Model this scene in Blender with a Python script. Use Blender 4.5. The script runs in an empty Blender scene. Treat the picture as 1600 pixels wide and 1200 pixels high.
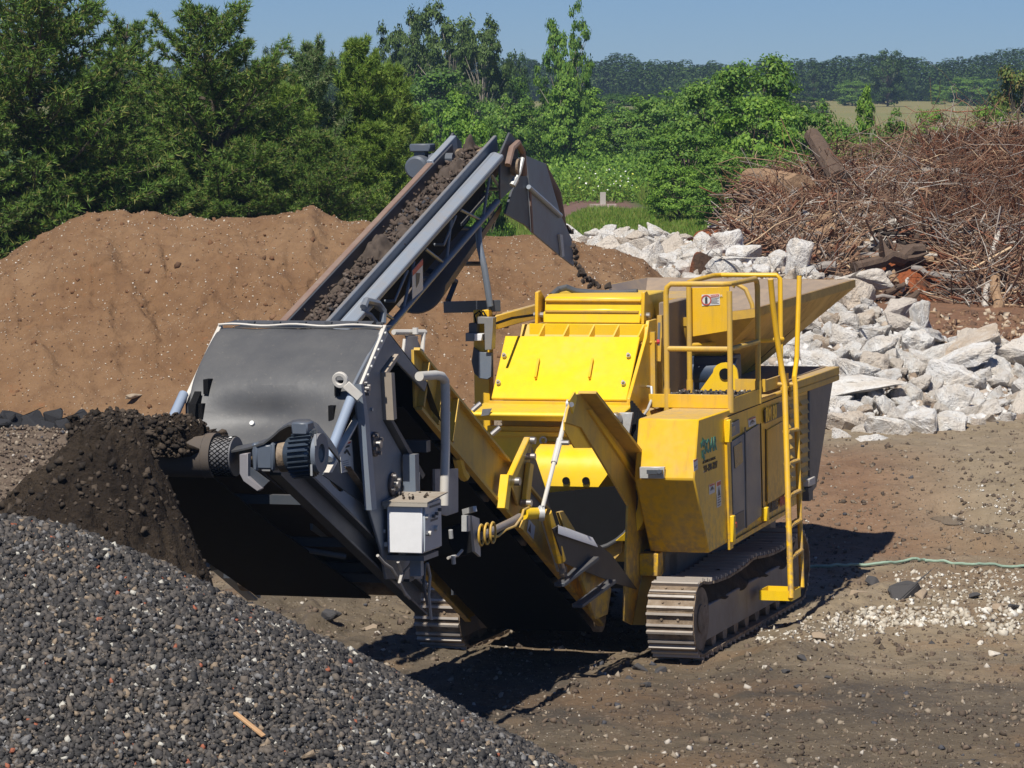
import bpy, bmesh, math, random
import numpy as np
from mathutils import Matrix, Vector
random.seed(7); RNG = np.random.default_rng(7)
SC = bpy.context.scene; COL = SC.collection
PI = math.pi
# ---------------------------------------------------------------- camera
FPX = 5800.0; HY = 110.0; H = 4.86
PITCH = math.atan((600-HY)/FPX)
cam_d = bpy.data.cameras.new('camera'); cam = bpy.data.objects.new('camera', cam_d); COL.objects.link(cam)
cam_d.sensor_width = 36; cam_d.lens = 36*FPX/1600; cam_d.clip_start = .5; cam_d.clip_end = 6000
cam.location = (0, 0, H); cam.rotation_euler = (PI/2-PITCH, 0, 0)
SC.camera = cam
# machine frame: u to its right-hand side in view, v towards its rear, w up
YAW = math.radians(18); ROLL = math.radians(.85); M0 = np.array([.31, 30.3, 0.])
_cy, _sy, _cr, _sr = math.cos(YAW), math.sin(YAW), math.cos(ROLL), math.sin(ROLL)
RM = np.array([[_cy, _sy, 0], [-_sy, _cy, 0], [0, 0, 1]]) @ np.array([[_cr, 0, -_sr], [0, 1, 0], [_sr, 0, _cr]])
MM = Matrix([[*RM[0], M0[0]], [*RM[1], M0[1]], [*RM[2], M0[2]], [0, 0, 0, 1]])
def ray(x, y):
    c, s = math.cos(PITCH), math.sin(PITCH); a = (x-800)/FPX; b = (600-y)/FPX
    return np.array([a, c+b*s, -s+b*c])
def P(x, y, **k):
    """point of the machine's plane u=, v= or w= seen at photo position (x, y), in machine metres"""
    C = RM.T @ (np.array([0, 0, H])-M0); D = RM.T @ ray(x, y)
    (n, val), = k.items(); i = 'uvw'.index(n)
    return C + D*((val-C[i])/D[i])
def W(x, y, d=None, z=None):
    r = ray(x, y); t = (d/r[1]) if d is not None else (z-H)/r[2]
    return np.array([0, 0, H]) + r*t
def M2W(p): return M0 + RM @ np.array(p, float)
# ---------------------------------------------------------------- noise
def _hash(ix, iy, iz, seed):
    n = (ix.astype(np.int64)*374761393 + iy.astype(np.int64)*668265263 + iz.astype(np.int64)*2147483647 + seed*1274126177) & 0xffffffff
    n = ((n ^ (n >> 13))*1274126177) & 0xffffffff
    n = (n ^ (n >> 16)) & 0xffffffff
    return n/4294967295.0
def vnoise(x, y, z=None, seed=0):
    x = np.asarray(x, float); y = np.asarray(y, float); z = np.zeros_like(x) if z is None else np.asarray(z, float)
    ix, iy, iz = np.floor(x), np.floor(y), np.floor(z); fx, fy, fz = x-ix, y-iy, z-iz
    fx = fx*fx*(3-2*fx); fy = fy*fy*(3-2*fy); fz = fz*fz*(3-2*fz); r = 0
    for a in (0, 1):
        for b in (0, 1):
            for c in (0, 1):
                if c and not np.any(fz): continue
                r = r + _hash(ix+a, iy+b, iz+c, seed)*(fx if a else 1-fx)*(fy if b else 1-fy)*(fz if c else 1-fz)
    return r*2-1
def fbm(x, y, z=None, o=4, seed=0, g=.5):
    r = 0; a = 1; f = 1
    for i in range(o):
        r = r + a*vnoise(np.asarray(x)*f+13.7*i, np.asarray(y)*f+7.1*i, None if z is None else np.asarray(z)*f+3.3*i, seed+i); a *= g; f *= 2.03
    return r
def ss(a, b, x):
    t = np.clip((np.asarray(x, float)-a)/(b-a), 0, 1); return t*t*(3-2*t)
# ---------------------------------------------------------------- objects
def tag(o, label=None, cat=None, group=None, kind=None):
    if label: o['label'] = label
    if cat: o['category'] = cat
    if group: o['group'] = group
    if kind: o['kind'] = kind
    return o
def np_mesh(name, verts, faces, smooth=False):
    """faces: array (n,k) or list of such arrays"""
    if isinstance(faces, np.ndarray): faces = [faces]
    me = bpy.data.meshes.new(name)
    verts = np.ascontiguousarray(verts, dtype=np.float32)
    me.vertices.add(len(verts)); me.vertices.foreach_set('co', verts.ravel())
    idx = np.concatenate([f.ravel() for f in faces]).astype(np.int32)
    tot = np.concatenate([np.full(len(f), f.shape[1], np.int32) for f in faces])
    st = np.concatenate([[0], np.cumsum(tot)[:-1]]).astype(np.int32)
    me.loops.add(len(idx)); me.loops.foreach_set('vertex_index', idx)
    me.polygons.add(len(tot)); me.polygons.foreach_set('loop_start', st); me.polygons.foreach_set('loop_total', tot)
    if smooth: me.polygons.foreach_set('use_smooth', np.ones(len(tot), bool))
    me.update(calc_edges=True); me.validate(); return me
def link(name, me, m=None, parent=None):
    o = bpy.data.objects.new(name, me); COL.objects.link(o)
    if m is not None and me is not None and not me.materials: me.materials.append(m)
    if parent is not None: o.parent = parent
    return o
def empty(name, label, cat, group=None, mat=None):
    o = bpy.data.objects.new(name, None); COL.objects.link(o); o.empty_display_size = .3
    if mat is not None: o.matrix_world = mat
    return tag(o, label, cat, group)
V3 = lambda p: np.array(p, float)
def unit(v):
    v = V3(v); return v/(np.linalg.norm(v)+1e-12)
def frame(d, up=(0, 0, 1)):
    d = unit(d); s = np.cross(d, up)
    if np.linalg.norm(s) < 1e-3: s = np.cross(d, (1, 0, 0))
    s = unit(s); return d, s, np.cross(s, d)
class MB:
    def __init__(s): s.v = []; s.f = []
    def add(s, vs, fs):
        b = len(s.v); s.v += [tuple(map(float, p)) for p in vs]; s.f += [tuple(b+i for i in f) for f in fs]; return s
    def hexa(s, p): return s.add(p, [(0, 3, 2, 1), (4, 5, 6, 7), (0, 1, 5, 4), (1, 2, 6, 5), (2, 3, 7, 6), (3, 0, 4, 7)])
    def box(s, a, b):
        (x0, y0, z0), (x1, y1, z1) = a, b
        return s.hexa([(x0, y0, z0), (x1, y0, z0), (x1, y1, z0), (x0, y1, z0), (x0, y0, z1), (x1, y0, z1), (x1, y1, z1), (x0, y1, z1)])
    def obox(s, c, X, Y, Z):
        c, X, Y, Z = map(V3, (c, X, Y, Z))
        return s.hexa([c+i*X+j*Y+k*Z for k in (-.5, .5) for i, j in ((-.5, -.5), (.5, -.5), (.5, .5), (-.5, .5))])
    def bar(s, p0, p1, w, h, up=(0, 0, 1)):
        p0, p1 = V3(p0), V3(p1); d, sd, u = frame(p1-p0, up)
        return s.obox((p0+p1)/2, p1-p0, sd*w, u*h)
    def prism(s, pts, vec):
        pts = [V3(p) for p in pts]; n = len(pts); vec = V3(vec)
        return s.add(pts+[p+vec for p in pts], [tuple(range(n))[::-1], tuple(range(n, 2*n))]+[(i, (i+1) % n, n+(i+1) % n, n+i) for i in range(n)])
    def tube(s, path, r, n=10, cap=True, r1=None):
        path = [V3(p) for p in path]; m = len(path); vs = []; fs = []; pu = None
        for i, p in enumerate(path):
            d = unit(path[min(i+1, m-1)]-path[max(i-1, 0)])
            if pu is None: _, a, b = frame(d)
            else: a = unit(pu-np.dot(pu, d)*d)
            b = np.cross(d, a)
            pu = a; rr = r if r1 is None else r+(r1-r)*i/(m-1)
            vs += [p+rr*(math.cos(2*PI*k/n)*a+math.sin(2*PI*k/n)*b) for k in range(n)]
        for i in range(m-1): fs += [(i*n+k, i*n+(k+1) % n, (i+1)*n+(k+1) % n, (i+1)*n+k) for k in range(n)]
        if cap: fs += [tuple(range(n))[::-1], tuple((m-1)*n+k for k in range(n))]
        return s.add(vs, fs)
    def cyl(s, p0, p1, r, n=16): return s.tube([p0, p1], r, n)
    def ring(s, c, ax, r0, r1, t, n=24):
        """flat washer: centre c, axis ax, inner r0, outer r1, thickness t"""
        d, a, b = frame(ax); c = V3(c); vs = []; fs = []
        for rr, k in ((r1, -.5), (r1, .5), (r0, .5), (r0, -.5)):
            vs += [c+d*t*k+rr*(math.cos(2*PI*i/n)*a+math.sin(2*PI*i/n)*b) for i in range(n)]
        for q in range(4):
            for i in range(n): fs.append((q*n+i, q*n+(i+1) % n, ((q+1) % 4)*n+(i+1) % n, ((q+1) % 4)*n+i))
        return s.add(vs, fs)
    def sheet(s, rows, t, up=(0, 0, 1)):
        """thick sheet through a grid of points"""
        R = np.array(rows, float); a, b = R.shape[:2]
        n = np.cross(np.gradient(R, axis=0).reshape(-1, 3), np.gradient(R, axis=1).reshape(-1, 3)).reshape(a, b, 3)
        n /= np.linalg.norm(n, axis=2, keepdims=True)+1e-9
        vs = list((R+n*t/2).reshape(-1, 3))+list((R-n*t/2).reshape(-1, 3)); o = a*b; fs = []
        for i in range(a-1):
            for j in range(b-1):
                q = (i*b+j, i*b+j+1, (i+1)*b+j+1, (i+1)*b+j); fs += [q, tuple(o+k for k in q[::-1])]
        edge = [i*b for i in range(a)]; e2 = [i*b+b-1 for i in range(a)]; e3 = list(range(b)); e4 = [(a-1)*b+j for j in range(b)]
        for e in (edge, e2, e3, e4):
            for i in range(len(e)-1): fs.append((e[i], e[i+1], o+e[i+1], o+e[i]))
        return s.add(vs, fs)
    def build(s, name, m, parent=None, bevel=0, ang=35, seg=1):
        me = bpy.data.meshes.new(name); me.from_pydata(s.v, [], s.f); me.update()
        bm = bmesh.new(); bm.from_mesh(me); bmesh.ops.recalc_face_normals(bm, faces=bm.faces); bm.to_mesh(me); bm.free()
        me.polygons.foreach_set('use_smooth', np.ones(len(me.polygons), bool)); me.set_sharp_from_angle(angle=math.radians(ang))
        o = link(name, me, m, parent)
        if bevel:
            b = o.modifiers.new('bevel', 'BEVEL'); b.width = bevel; b.segments = seg; b.limit_method = 'ANGLE'; b.angle_limit = math.radians(40); b.harden_normals = False
        return o
# ---------------------------------------------------------------- materials
class NT:
    def __init__(s, name):
        s.m = bpy.data.materials.new(name); s.m.use_nodes = True; s.t = s.m.node_tree; s.t.nodes.clear()
        s.out = s.n('OutputMaterial'); s.b = s.n('BsdfPrincipled'); s.l(s.b.outputs[0], s.out.inputs[0])
    def n(s, typ, **k):
        o = s.t.nodes.new('ShaderNode'+typ)
        for a, b in k.items(): setattr(o, a, b)
        return o
    def l(s, a, b): s.t.links.new(a, b)
    def set(s, node, key, val):
        i = node.inputs[key]
        if hasattr(val, 'links') or isinstance(val, bpy.types.NodeSocket): s.l(val, i)
        else: i.default_value = val if not (isinstance(val, tuple) and len(val) == 3 and i.type == 'RGBA') else (*val, 1)
    def pos(s, obj=False, scale=(1, 1, 1)):
        o = s.n('TexCoord').outputs['Object'] if obj else s.n('NewGeometry').outputs['Position']
        if scale != (1, 1, 1):
            mp = s.n('Mapping'); s.l(o, mp.inputs[0]); mp.inputs['Scale'].default_value = scale; o = mp.outputs[0]
        return o
    def noise(s, v, scale, detail=4, rough=.55, dist=0):
        o = s.n('TexNoise'); s.l(v, o.inputs['Vector']); o.inputs['Scale'].default_value = scale; o.inputs['Detail'].default_value = detail
        o.inputs['Roughness'].default_value = rough; o.inputs['Distortion'].default_value = dist; return o.outputs['Fac']
    def voro(s, v, scale, feat='F1', out='Distance'):
        o = s.n('TexVoronoi', feature=feat); s.l(v, o.inputs['Vector']); o.inputs['Scale'].default_value = scale; return o.outputs[out]
    def ramp(s, f, stops, interp='LINEAR'):
        o = s.n('ValToRGB'); o.color_ramp.interpolation = interp; e = o.color_ramp.elements
        while len(e) < len(stops): e.new(.5)
        for i, (p, c) in enumerate(stops):
            e[i].position = p; e[i].color = (*c, 1) if isinstance(c, tuple) else (c, c, c, 1)
        s.l(f, o.inputs[0]); return o.outputs[0]
    def mix(s, f, a, b, mode='MIX'):
        o = s.n('Mix', data_type='RGBA', blend_type=mode)
        for k, v in ((0, f), (6, a), (7, b)):
            if isinstance(v, bpy.types.NodeSocket): s.l(v, o.inputs[k])
            else: o.inputs[k].default_value = v if k == 0 else (*v, 1)
        return o.outputs[2]
    def math(s, op, a, b=0, c=None, clamp=False):
        o = s.n('Math', operation=op, use_clamp=clamp)
        for k, v in ((0, a), (1, b)) + (((2, c),) if c is not None else ()):
            if isinstance(v, bpy.types.NodeSocket): s.l(v, o.inputs[k])
            else: o.inputs[k].default_value = v
        return o.outputs[0]
    def bump(s, h, strength=.5, dist=.01, prev=None):
        o = s.n('Bump'); o.inputs['Strength'].default_value = strength; o.inputs['Distance'].default_value = dist; s.l(h, o.inputs['Height'])
        if prev is not None: s.l(prev, o.inputs['Normal'])
        s.l(o.outputs[0], s.b.inputs['Normal']); return o.outputs[0]
    def fin(s, col=None, rough=None, metal=None, spec=None):
        for k, v in (('Base Color', col), ('Roughness', rough), ('Metallic', metal), ('Specular IOR Level', spec)):
            if v is not None: s.set(s.b, k, v)
        return s.m
def paint(name, base, dirt=(.22, .16, .1), amt=.5, rough=.35, up=.5, seed=0, chips=None, streak=0, splash=0):
    """painted steel with dust that gathers on upward faces, grime patches, chipped spots"""
    t = NT(name); p = t.pos(True); n1 = t.noise(p, 2.3+seed*.1, 6, .65); n2 = t.noise(p, 14, 5, .6)
    g = t.math('MULTIPLY', t.ramp(n1, [(.38, 0.), (.72, 1.)]), t.ramp(n2, [(.3, .2), (.65, 1.)]))
    sep = t.n('SeparateXYZ'); t.l(t.n('NewGeometry').outputs['Normal'], sep.inputs[0])
    u = t.ramp(sep.outputs[2], [(.75, 0.), (.95, 1.)]); u2 = t.math('MULTIPLY', u, t.ramp(n2, [(.25, .35), (.6, 1.)]))
    f = t.math('ADD', t.math('MULTIPLY', g, amt), t.math('MULTIPLY', u2, up), clamp=True)
    c = t.mix(t.math('MULTIPLY', f, .95), t.mix(n2, tuple(x*.9 for x in base), tuple(min(1, x*1.08) for x in base)), dirt)
    if streak:
        ps = t.pos(True, (9, 9, .7)); st = t.ramp(t.noise(ps, 1.6, 4, .6), [(.52, 0.), (.72, 1.)])
        c = t.mix(t.math('MULTIPLY', st, streak), c, tuple(x*.6 for x in dirt))
    if splash:      # mud thrown up on the lower panels by the tracks
        so_ = t.n('SeparateXYZ'); t.l(p, so_.inputs[0]); zz = t.math('ADD', so_.outputs[2], t.math('MULTIPLY', t.math('SUBTRACT', n1, .5), 1.2))
        sp_ = t.math('MULTIPLY', t.ramp(t.math('MULTIPLY', zz, .5), [(.35, 1.), (.78, 0.)]), t.ramp(n2, [(.42, 0.), (.6, 1.)])); c = t.mix(t.math('MULTIPLY', sp_, splash), c, (.25, .17, .1))
    if chips:
        ch = t.ramp(t.noise(p, 30, 5, .7), [(.68, 0.), (.71, 1.)], 'LINEAR'); c = t.mix(t.math('MULTIPLY', ch, .8), c, chips)
    t.bump(n2, .08, .004)
    return t.fin(c, t.math('ADD', t.math('MULTIPLY', f, .45), rough), spec=.5)
def rnd_mat(name, stops, rough=.9, spec=.3, interp='CONSTANT', bump=0, trans=0, var=0):
    """colour chosen per separate piece of the mesh"""
    t = NT(name); r = t.n('NewGeometry').outputs['Random Per Island']; c = t.ramp(r, stops, interp)
    if var:
        c = t.mix(var, c, t.ramp(t.noise(t.pos(), 6, 3), [(.3, .25), (.7, 1.)]), 'MULTIPLY')
    if bump: t.bump(t.noise(t.pos(), bump, 3), .6, .01)
    t.fin(c, rough, spec=spec)
    if trans:
        tr = t.n('BsdfTranslucent'); t.l(c, tr.inputs[0]); mx = t.n('MixShader'); mx.inputs[0].default_value = trans
        t.l(t.b.outputs[0], mx.inputs[1]); t.l(tr.outputs[0], mx.inputs[2]); t.l(mx.outputs[0], t.out.inputs[0])
    return t.m
def plain(name, col, rough=.6, metal=0, spec=.5, nz=0, ns=20):
    t = NT(name); c = col
    if nz:
        n = t.noise(t.pos(True), ns, 5, .65); c = t.mix(n, tuple(x*(1-nz) for x in col), tuple(min(1, x*(1+nz)) for x in col)); t.bump(n, .15, .005)
    return t.fin(c, rough, metal, spec)
YEL = paint('yellow_paint', (.80, .465, .010), dirt=(.5, .34, .14), amt=.55, rough=.32, up=.85, chips=(.16, .11, .07), streak=.3, splash=.75)
YEL_CLEAN = paint('yellow_paint_bright', (.88, .57, .010), dirt=(.45, .3, .12), amt=.35, rough=.3, up=.3, streak=.1)
YEL_DUST = paint('yellow_paint_dusty', (.66, .40, .035), dirt=(.4, .29, .16), amt=.9, rough=.45, up=.9, streak=.3, splash=.7)
YEL_HOP = paint('yellow_worn_paint', (.62, .38, .05), dirt=(.2, .13, .08), amt=.9, rough=.5, up=.9, chips=(.14, .1, .08))
GREY = paint('grey_blue_paint', (.15, .18, .22), dirt=(.2, .17, .14), amt=.6, rough=.38, up=.5, chips=(.12, .07, .05))
GREY_L = paint('light_blue_grey_paint', (.25, .295, .35), dirt=(.26, .22, .18), amt=.5, rough=.4, up=.2, chips=(.12, .08, .06))
GREY_D = paint('dark_grey_paint', (.06, .07, .085), dirt=(.12, .1, .08), amt=.5, rough=.45, up=.4)
RUST = paint('rusty_rail', (.2, .12, .09), dirt=(.25, .19, .15), amt=.9, rough=.7, up=.3)
STEEL = plain('bare_steel', (.4, .38, .36), .42, .8, nz=.4)
GALV = plain('galvanised_steel', (.5, .5, .48), .5, .3, nz=.3)
TUBE_W = paint('pale_tube_paint', (.62, .59, .53), dirt=(.36, .29, .21), amt=.5, rough=.5, up=.2)
WHITE = paint('white_enamel', (.8, .8, .8), dirt=(.3, .25, .2), amt=.12, rough=.3, up=.7)
BLACK = plain('black_rubber_smooth', (.007, .007, .0075), .8, nz=.4, ns=9, spec=.15)
MOTOR = paint('motor_grey_paint', (.10, .12, .15), dirt=(.1, .09, .08), amt=.6, rough=.35, up=.5)
def rubber():
    t = NT('dusty_rubber'); p = t.pos(True); a = t.noise(p, 2.0, 6, .6); b = t.noise(p, 40, 4, .7)
    c = t.mix(t.ramp(a, [(.3, 0.), (.7, 1.)]), (.058, .060, .065), (.108, .106, .102)); c = t.mix(t.ramp(b, [(.6, 0.), (.75, .5)]), c, (.2, .18, .155))
    t.bump(b, .12, .003, t.bump(a, .25, .03)); return t.fin(c, .5, spec=.45)
RUBBER = rubber()
def mudsteel():
    t = NT('muddy_track_steel'); p = t.pos(True); a = t.noise(p, 7, 6, .7); b = t.noise(p, 45, 4, .7)
    c = t.ramp(a, [(.35, (.30, .235, .17)), (.5, (.215, .155, .10)), (.68, (.11, .078, .05))]); c = t.mix(t.ramp(b, [(.5, 0.), (.7, .5)]), c, (.2, .165, .13))
    t.bump(b, .5, .012); return t.fin(c, .75, spec=.4)
MUD = mudsteel()
def caked():
    t = NT('caked_soil'); p = t.pos(); a = t.noise(p, 9, 6, .7)
    c = t.ramp(a, [(.3, (.028, .02, .014)), (.6, (.06, .043, .03)), (.8, (.1, .075, .052))]); t.bump(a, .9, .03); return t.fin(c, .95, spec=.2)
CAKED = caked()
# ---------------------------------------------------------------- light
SUN_EL = math.radians(56); SUN_TRAVEL = math.radians(19)     # light travels towards +Y turned this far to +X
w = bpy.data.worlds.new('World'); SC.world = w; w.use_nodes = True; wt = w.node_tree
bg = wt.nodes['Background']; sky = wt.nodes.new('ShaderNodeTexSky'); sky.sky_type = 'NISHITA'; sky.sun_disc = False
sky.sun_elevation = SUN_EL; sky.sun_rotation = PI+SUN_TRAVEL
sky.altitude = 250; sky.air_density = .7; sky.dust_density = 0; sky.ozone_density = 6
tint = wt.nodes.new('ShaderNodeMix'); tint.data_type = 'RGBA'; tint.blend_type = 'MULTIPLY'; tint.inputs[0].default_value = 1; tint.inputs[7].default_value = (.60, .755, 1.03, 1)
wt.links.new(sky.outputs[0], tint.inputs[6]); wt.links.new(tint.outputs[2], bg.inputs[0]); bg.inputs[1].default_value = .056
sd = bpy.data.lights.new('sun', 'SUN'); so = bpy.data.objects.new('sun', sd); COL.objects.link(so)
sd.energy = 4.4; sd.angle = math.radians(.55); sd.color = (1, .955, .88)
trav = Vector((math.sin(SUN_TRAVEL)*math.cos(SUN_EL), math.cos(SUN_TRAVEL)*math.cos(SUN_EL), -math.sin(SUN_EL)))
so.rotation_euler = trav.to_track_quat('-Z', 'Y').to_euler(); so.location = (-20, -20, 40)
SC.view_settings.view_transform = 'Standard'; SC.view_settings.look = 'None'; SC.view_settings.exposure = .38; SC.view_settings.gamma = 1
SC.cycles.max_bounces = 6; SC.cycles.diffuse_bounces = 3; SC.cycles.glossy_bounces = 2; SC.cycles.transmission_bounces = 2; SC.cycles.volume_bounces = 0
SC.cycles.use_denoising = True
# ================================================================ ground
def zg(X, Y):
    X = np.asarray(X, float); Y = np.asarray(Y, float)
    z = .70*ss(37.3-.0*X, 41.3, Y+.25*(X-3))*ss(.3, 2.4, X)
    z = z + .5*ss(46, 60, Y)*ss(-3, 2, X) - .9*ss(80, 135, Y)*ss(-3, 2, X)
    near = 1-ss(60, 90, Y)
    z = z + near*(.05*fbm(X*.45, Y*.45, o=3, seed=3)+.022*fbm(X*2.2, Y*2.2, o=3, seed=5)+.012*fbm(X*9, Y*9, o=2, seed=8))
    u_ = (X-M0[0])*_cy-(Y-M0[1])*_sy; v_ = (X-M0[0])*_sy+(Y-M0[1])*_cy; foot = ss(-1.9, -1.2, u_)*(1-ss(1.25, 1.7, u_))*ss(-1.2, -.3, v_)*(1-ss(4.4, 5.5, v_)); z = z*(1-foot)-.015*foot
    # churned ruts beside and in front of the machine
    rut = np.exp(-((X-2.9-.12*(Y-30))/.35)**2)*ss(29, 31, Y)*(1-ss(36, 38, Y)); z = z-.06*rut
    bank = np.exp(-((X+1.7+.1*(Y-31))/.9)**2-((Y-32.2)/2.2)**2); z = z+.22*bank*(1+.5*fbm(X*3, Y*3, o=3, seed=11))
    z = z + near*.02*np.abs(fbm(X*2.2, Y*5., o=3, seed=16))
    z = z + .06*np.exp(-((X-2.35-.32*(Y-31))/.25)**2)*ss(29.8, 30.6, Y)*(1-ss(34.5, 36, Y))*(1+.6*fbm(X*6, Y*6, o=2, seed=14))
    for (Xc, Yc, zc, a_, b_) in PUDS:
        w_ = 1-ss(.85, 1.7, np.sqrt(((X-Xc)/a_)**2+((Y-Yc)/b_)**2)); z = z*(1-w_)+zc*w_
    return z
PUDS = []
def _solve(x, y):
    Y = 35.
    for _ in range(60): X = (x-800)/FPX*Y; Y = .7*Y+.3*(H-float(zg(X, Y)))*FPX/(y-HY)
    return X, Y, float(zg(X, Y))
PUDS = [(*_solve(x, y), a, b) for x, y, a, b in ((1487, 815, .17, .42), (1540, 829, .14, .36))]
ang = np.unique(np.concatenate([np.linspace(-.9, -.17, 36), np.linspace(-.17, .17, 420), np.linspace(.17, .9, 36)]))
dist = np.concatenate([np.linspace(4, 24, 60), np.linspace(24.05, 48, 430), np.geomspace(48.2, 4000, 190)])
Dg, Ag = np.meshgrid(dist, ang, indexing='ij'); Xg = Dg*np.tan(Ag); Yg = Dg
vs = np.stack([Xg, Yg, zg(Xg, Yg)], -1).reshape(-1, 3); a, b = Dg.shape
q = (np.arange(a-1)[:, None]*b+np.arange(b-1)[None]).ravel()
def ground_mat():
    t = NT('dirt_ground'); p = t.pos(); a = t.noise(p, .35, 6, .6); b = t.noise(p, 2.2, 6, .65); c = t.noise(p, 18, 5, .7); sp = t.n('SeparateXYZ'); t.l(p, sp.inputs[0])
    dark = t.ramp(b, [(.3, (.080, .063, .042)), (.7, (.14, .108, .072))]); light = t.ramp(b, [(.3, (.20, .155, .098)), (.7, (.28, .22, .148))])
    red = (.165, .10, .052)
    lat = t.math('ADD', t.math('MULTIPLY', sp.outputs[0], .13), t.math('MULTIPLY', t.math('SUBTRACT', sp.outputs[1], 29.5), .13))
    f = t.ramp(t.math('ADD', lat, t.math('MULTIPLY', t.math('SUBTRACT', a, .5), 1.8)), [(.1, 0.), (.75, 1.)])
    col = t.mix(f, dark, light)
    wb = t.math('MULTIPLY', t.ramp(t.math('ADD', t.math('MULTIPLY', t.math('SUBTRACT', sp.outputs[1], 26.6), .25), t.math('MULTIPLY', t.math('SUBTRACT', a, .5), .9)), [(.05, 0.), (.3, 1.), (.5, 1.), (.72, 0.)]), t.ramp(t.noise(t.pos(False, (.4, 1.6, 1)), 2.2, 4, .6), [(.35, .35), (.6, 1.)])); col = t.mix(t.math('MULTIPLY', wb, .75), col, (.055, .046, .038))
    rf = t.ramp(t.noise(p, .55, 4, .6), [(.5, 0.), (.62, 1.)]); col = t.mix(t.math('MULTIPLY', rf, .55), col, red)
    # brown earth slope behind the machine on the right
    sl = t.math('MULTIPLY', t.ramp(t.math('MULTIPLY', t.math('SUBTRACT', sp.outputs[1], 36.3), .15), [(.0, 0.), (.12, 1.), (.62, 1.), (.85, 0.)]), t.ramp(t.math('MULTIPLY', sp.outputs[0], .2), [(.1, 0.), (.3, 1.), (.75, 1.), (1, .0)]))
    col = t.mix(t.math('MULTIPLY', sl, .85), col, t.ramp(b, [(.3, (.15, .082, .045)), (.7, (.22, .125, .07))]))
    br_ = t.math('MULTIPLY', t.ramp(t.math('MULTIPLY', t.math('SUBTRACT', sp.outputs[1], 46), .05), [(.0, 0.), (.08, 1.), (.8, 1.), (1, 0.)]), t.ramp(t.math('MULTIPLY', sp.outputs[0], .1), [(.4, 0.), (.5, 1.)]))
    col = t.mix(br_, col, t.ramp(b, [(.3, (.13, .07, .04)), (.7, (.25, .13, .07))]))
    col = t.mix(t.ramp(c, [(.58, 0.), (.72, .7)]), col, (.3, .25, .19)); col = t.mix(t.ramp(c, [(.28, .6), (.4, 0.)]), col, (.04, .03, .022))
    g = t.ramp(t.math('ADD', t.math('MULTIPLY', sp.outputs[1], .01), t.math('MULTIPLY', a, .1)), [(.75, 0.), (.82, 1.)])
    grass = t.mix(t.ramp(a, [(.3, 0.), (.7, 1.)]), (.05, .1, .018), (.085, .13, .03))
    field = t.mix(t.noise(p, .03, 5, .6), (.3, .22, .10), (.13, .18, .05)); grass = t.mix(t.ramp(t.math('MULTIPLY', sp.outputs[1], .002), [(.45, 0.), (.6, 1.)]), grass, field)
    strip = t.ramp(t.math('MULTIPLY', t.math('SUBTRACT', sp.outputs[1], 111), .05), [(0, 0.), (.06, 1.), (.9, 1.), (.99, 0.)])
    strip = t.math('MULTIPLY', strip, t.ramp(t.math('MULTIPLY', sp.outputs[0], .1), [(.0, 0.), (.02, 1.), (.38, 1.), (.44, 0.)]))
    grass = t.mix(strip, grass, (.17, .1, .075))
    col = t.mix(g, col, grass)
    t.bump(c, .75, .03, t.bump(b, .6, .08)); wet = t.ramp(a, [(.35, .62), (.6, .92)])
    return t.fin(col, wet, spec=.3)
ground = link('ground', np_mesh('ground', vs, np.stack([q, q+1, q+b+1, q+b], 1), True), ground_mat()); tag(ground, kind='structure')
# ---------------------------------------------------------------- stones
def ico(sub=0):
    bm = bmesh.new(); bmesh.ops.create_icosphere(bm, subdivisions=sub+1, radius=1); v = np.array([x.co[:] for x in bm.verts]); f = np.array([[x.index for x in g.verts] for g in bm.faces]); bm.free(); return v, f
IV, IF = ico(0); IV1, IF1 = ico(1)
def rotm(n):
    q = RNG.normal(size=(n, 4)); q /= np.linalg.norm(q, axis=1, keepdims=True); w, x, y, z = q.T
    return np.stack([1-2*(y*y+z*z), 2*(x*y-z*w), 2*(x*z+y*w), 2*(x*y+z*w), 1-2*(x*x+z*z), 2*(y*z-x*w), 2*(x*z-y*w), 2*(y*z+x*w), 1-2*(x*x+y*y)], 1).reshape(n, 3, 3)
CV = np.array([(x, y, z) for x in (-1, 1) for y in (-1, 1) for z in (-1, 1)], float)*.72; CF = np.array([(0, 1, 3), (0, 3, 2), (4, 6, 7), (4, 7, 5), (0, 4, 5), (0, 5, 1), (2, 3, 7), (2, 7, 6), (0, 2, 6), (0, 6, 4), (1, 5, 7), (1, 7, 3)])
def stones(C, S, jag=.3, fine=False, flat=.75, chip=False):
    n = len(C); V, F = (CV, CF) if chip else (IV1, IF1) if fine else (IV, IF)
    sc = RNG.uniform(.55, 1.25, (n, 1, 3)); sc[..., 2] *= flat
    if chip: V = V+np.array([0, 0, 0]); v = (V[None]+RNG.uniform(-.38, .38, (n, 8, 3)))*sc
    else: v = V[None]*sc*(1+RNG.uniform(-jag, jag, (n, len(V), 1)))
    v = np.einsum('nij,nkj->nki', rotm(n), v)*S[:, None, None]+C[:, None]
    f = F[None]+(np.arange(n)*len(V))[:, None, None]
    return v.reshape(-1, 3), f.reshape(-1, 3)
def stone_obj(name, C, S, mat, parent=None, **k):
    v, f = stones(np.asarray(C), np.asarray(S), **k); return link(name, np_mesh(name, v, f), mat, parent)
MIXED = rnd_mat('mixed_ground_stones', [(0, (.1, .075, .055)), (.3, (.15, .11, .08)), (.6, (.22, .17, .12)), (.84, (.34, .28, .21)), (.94, (.52, .47, .4)), (.975, (.08, .08, .09))], var=.4)
PALE = rnd_mat('pale_pebbles', [(0, (.45, .4, .32)), (.4, (.6, .55, .46)), (.7, (.33, .27, .2)), (.88, (.72, .69, .62))], var=.3)
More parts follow.
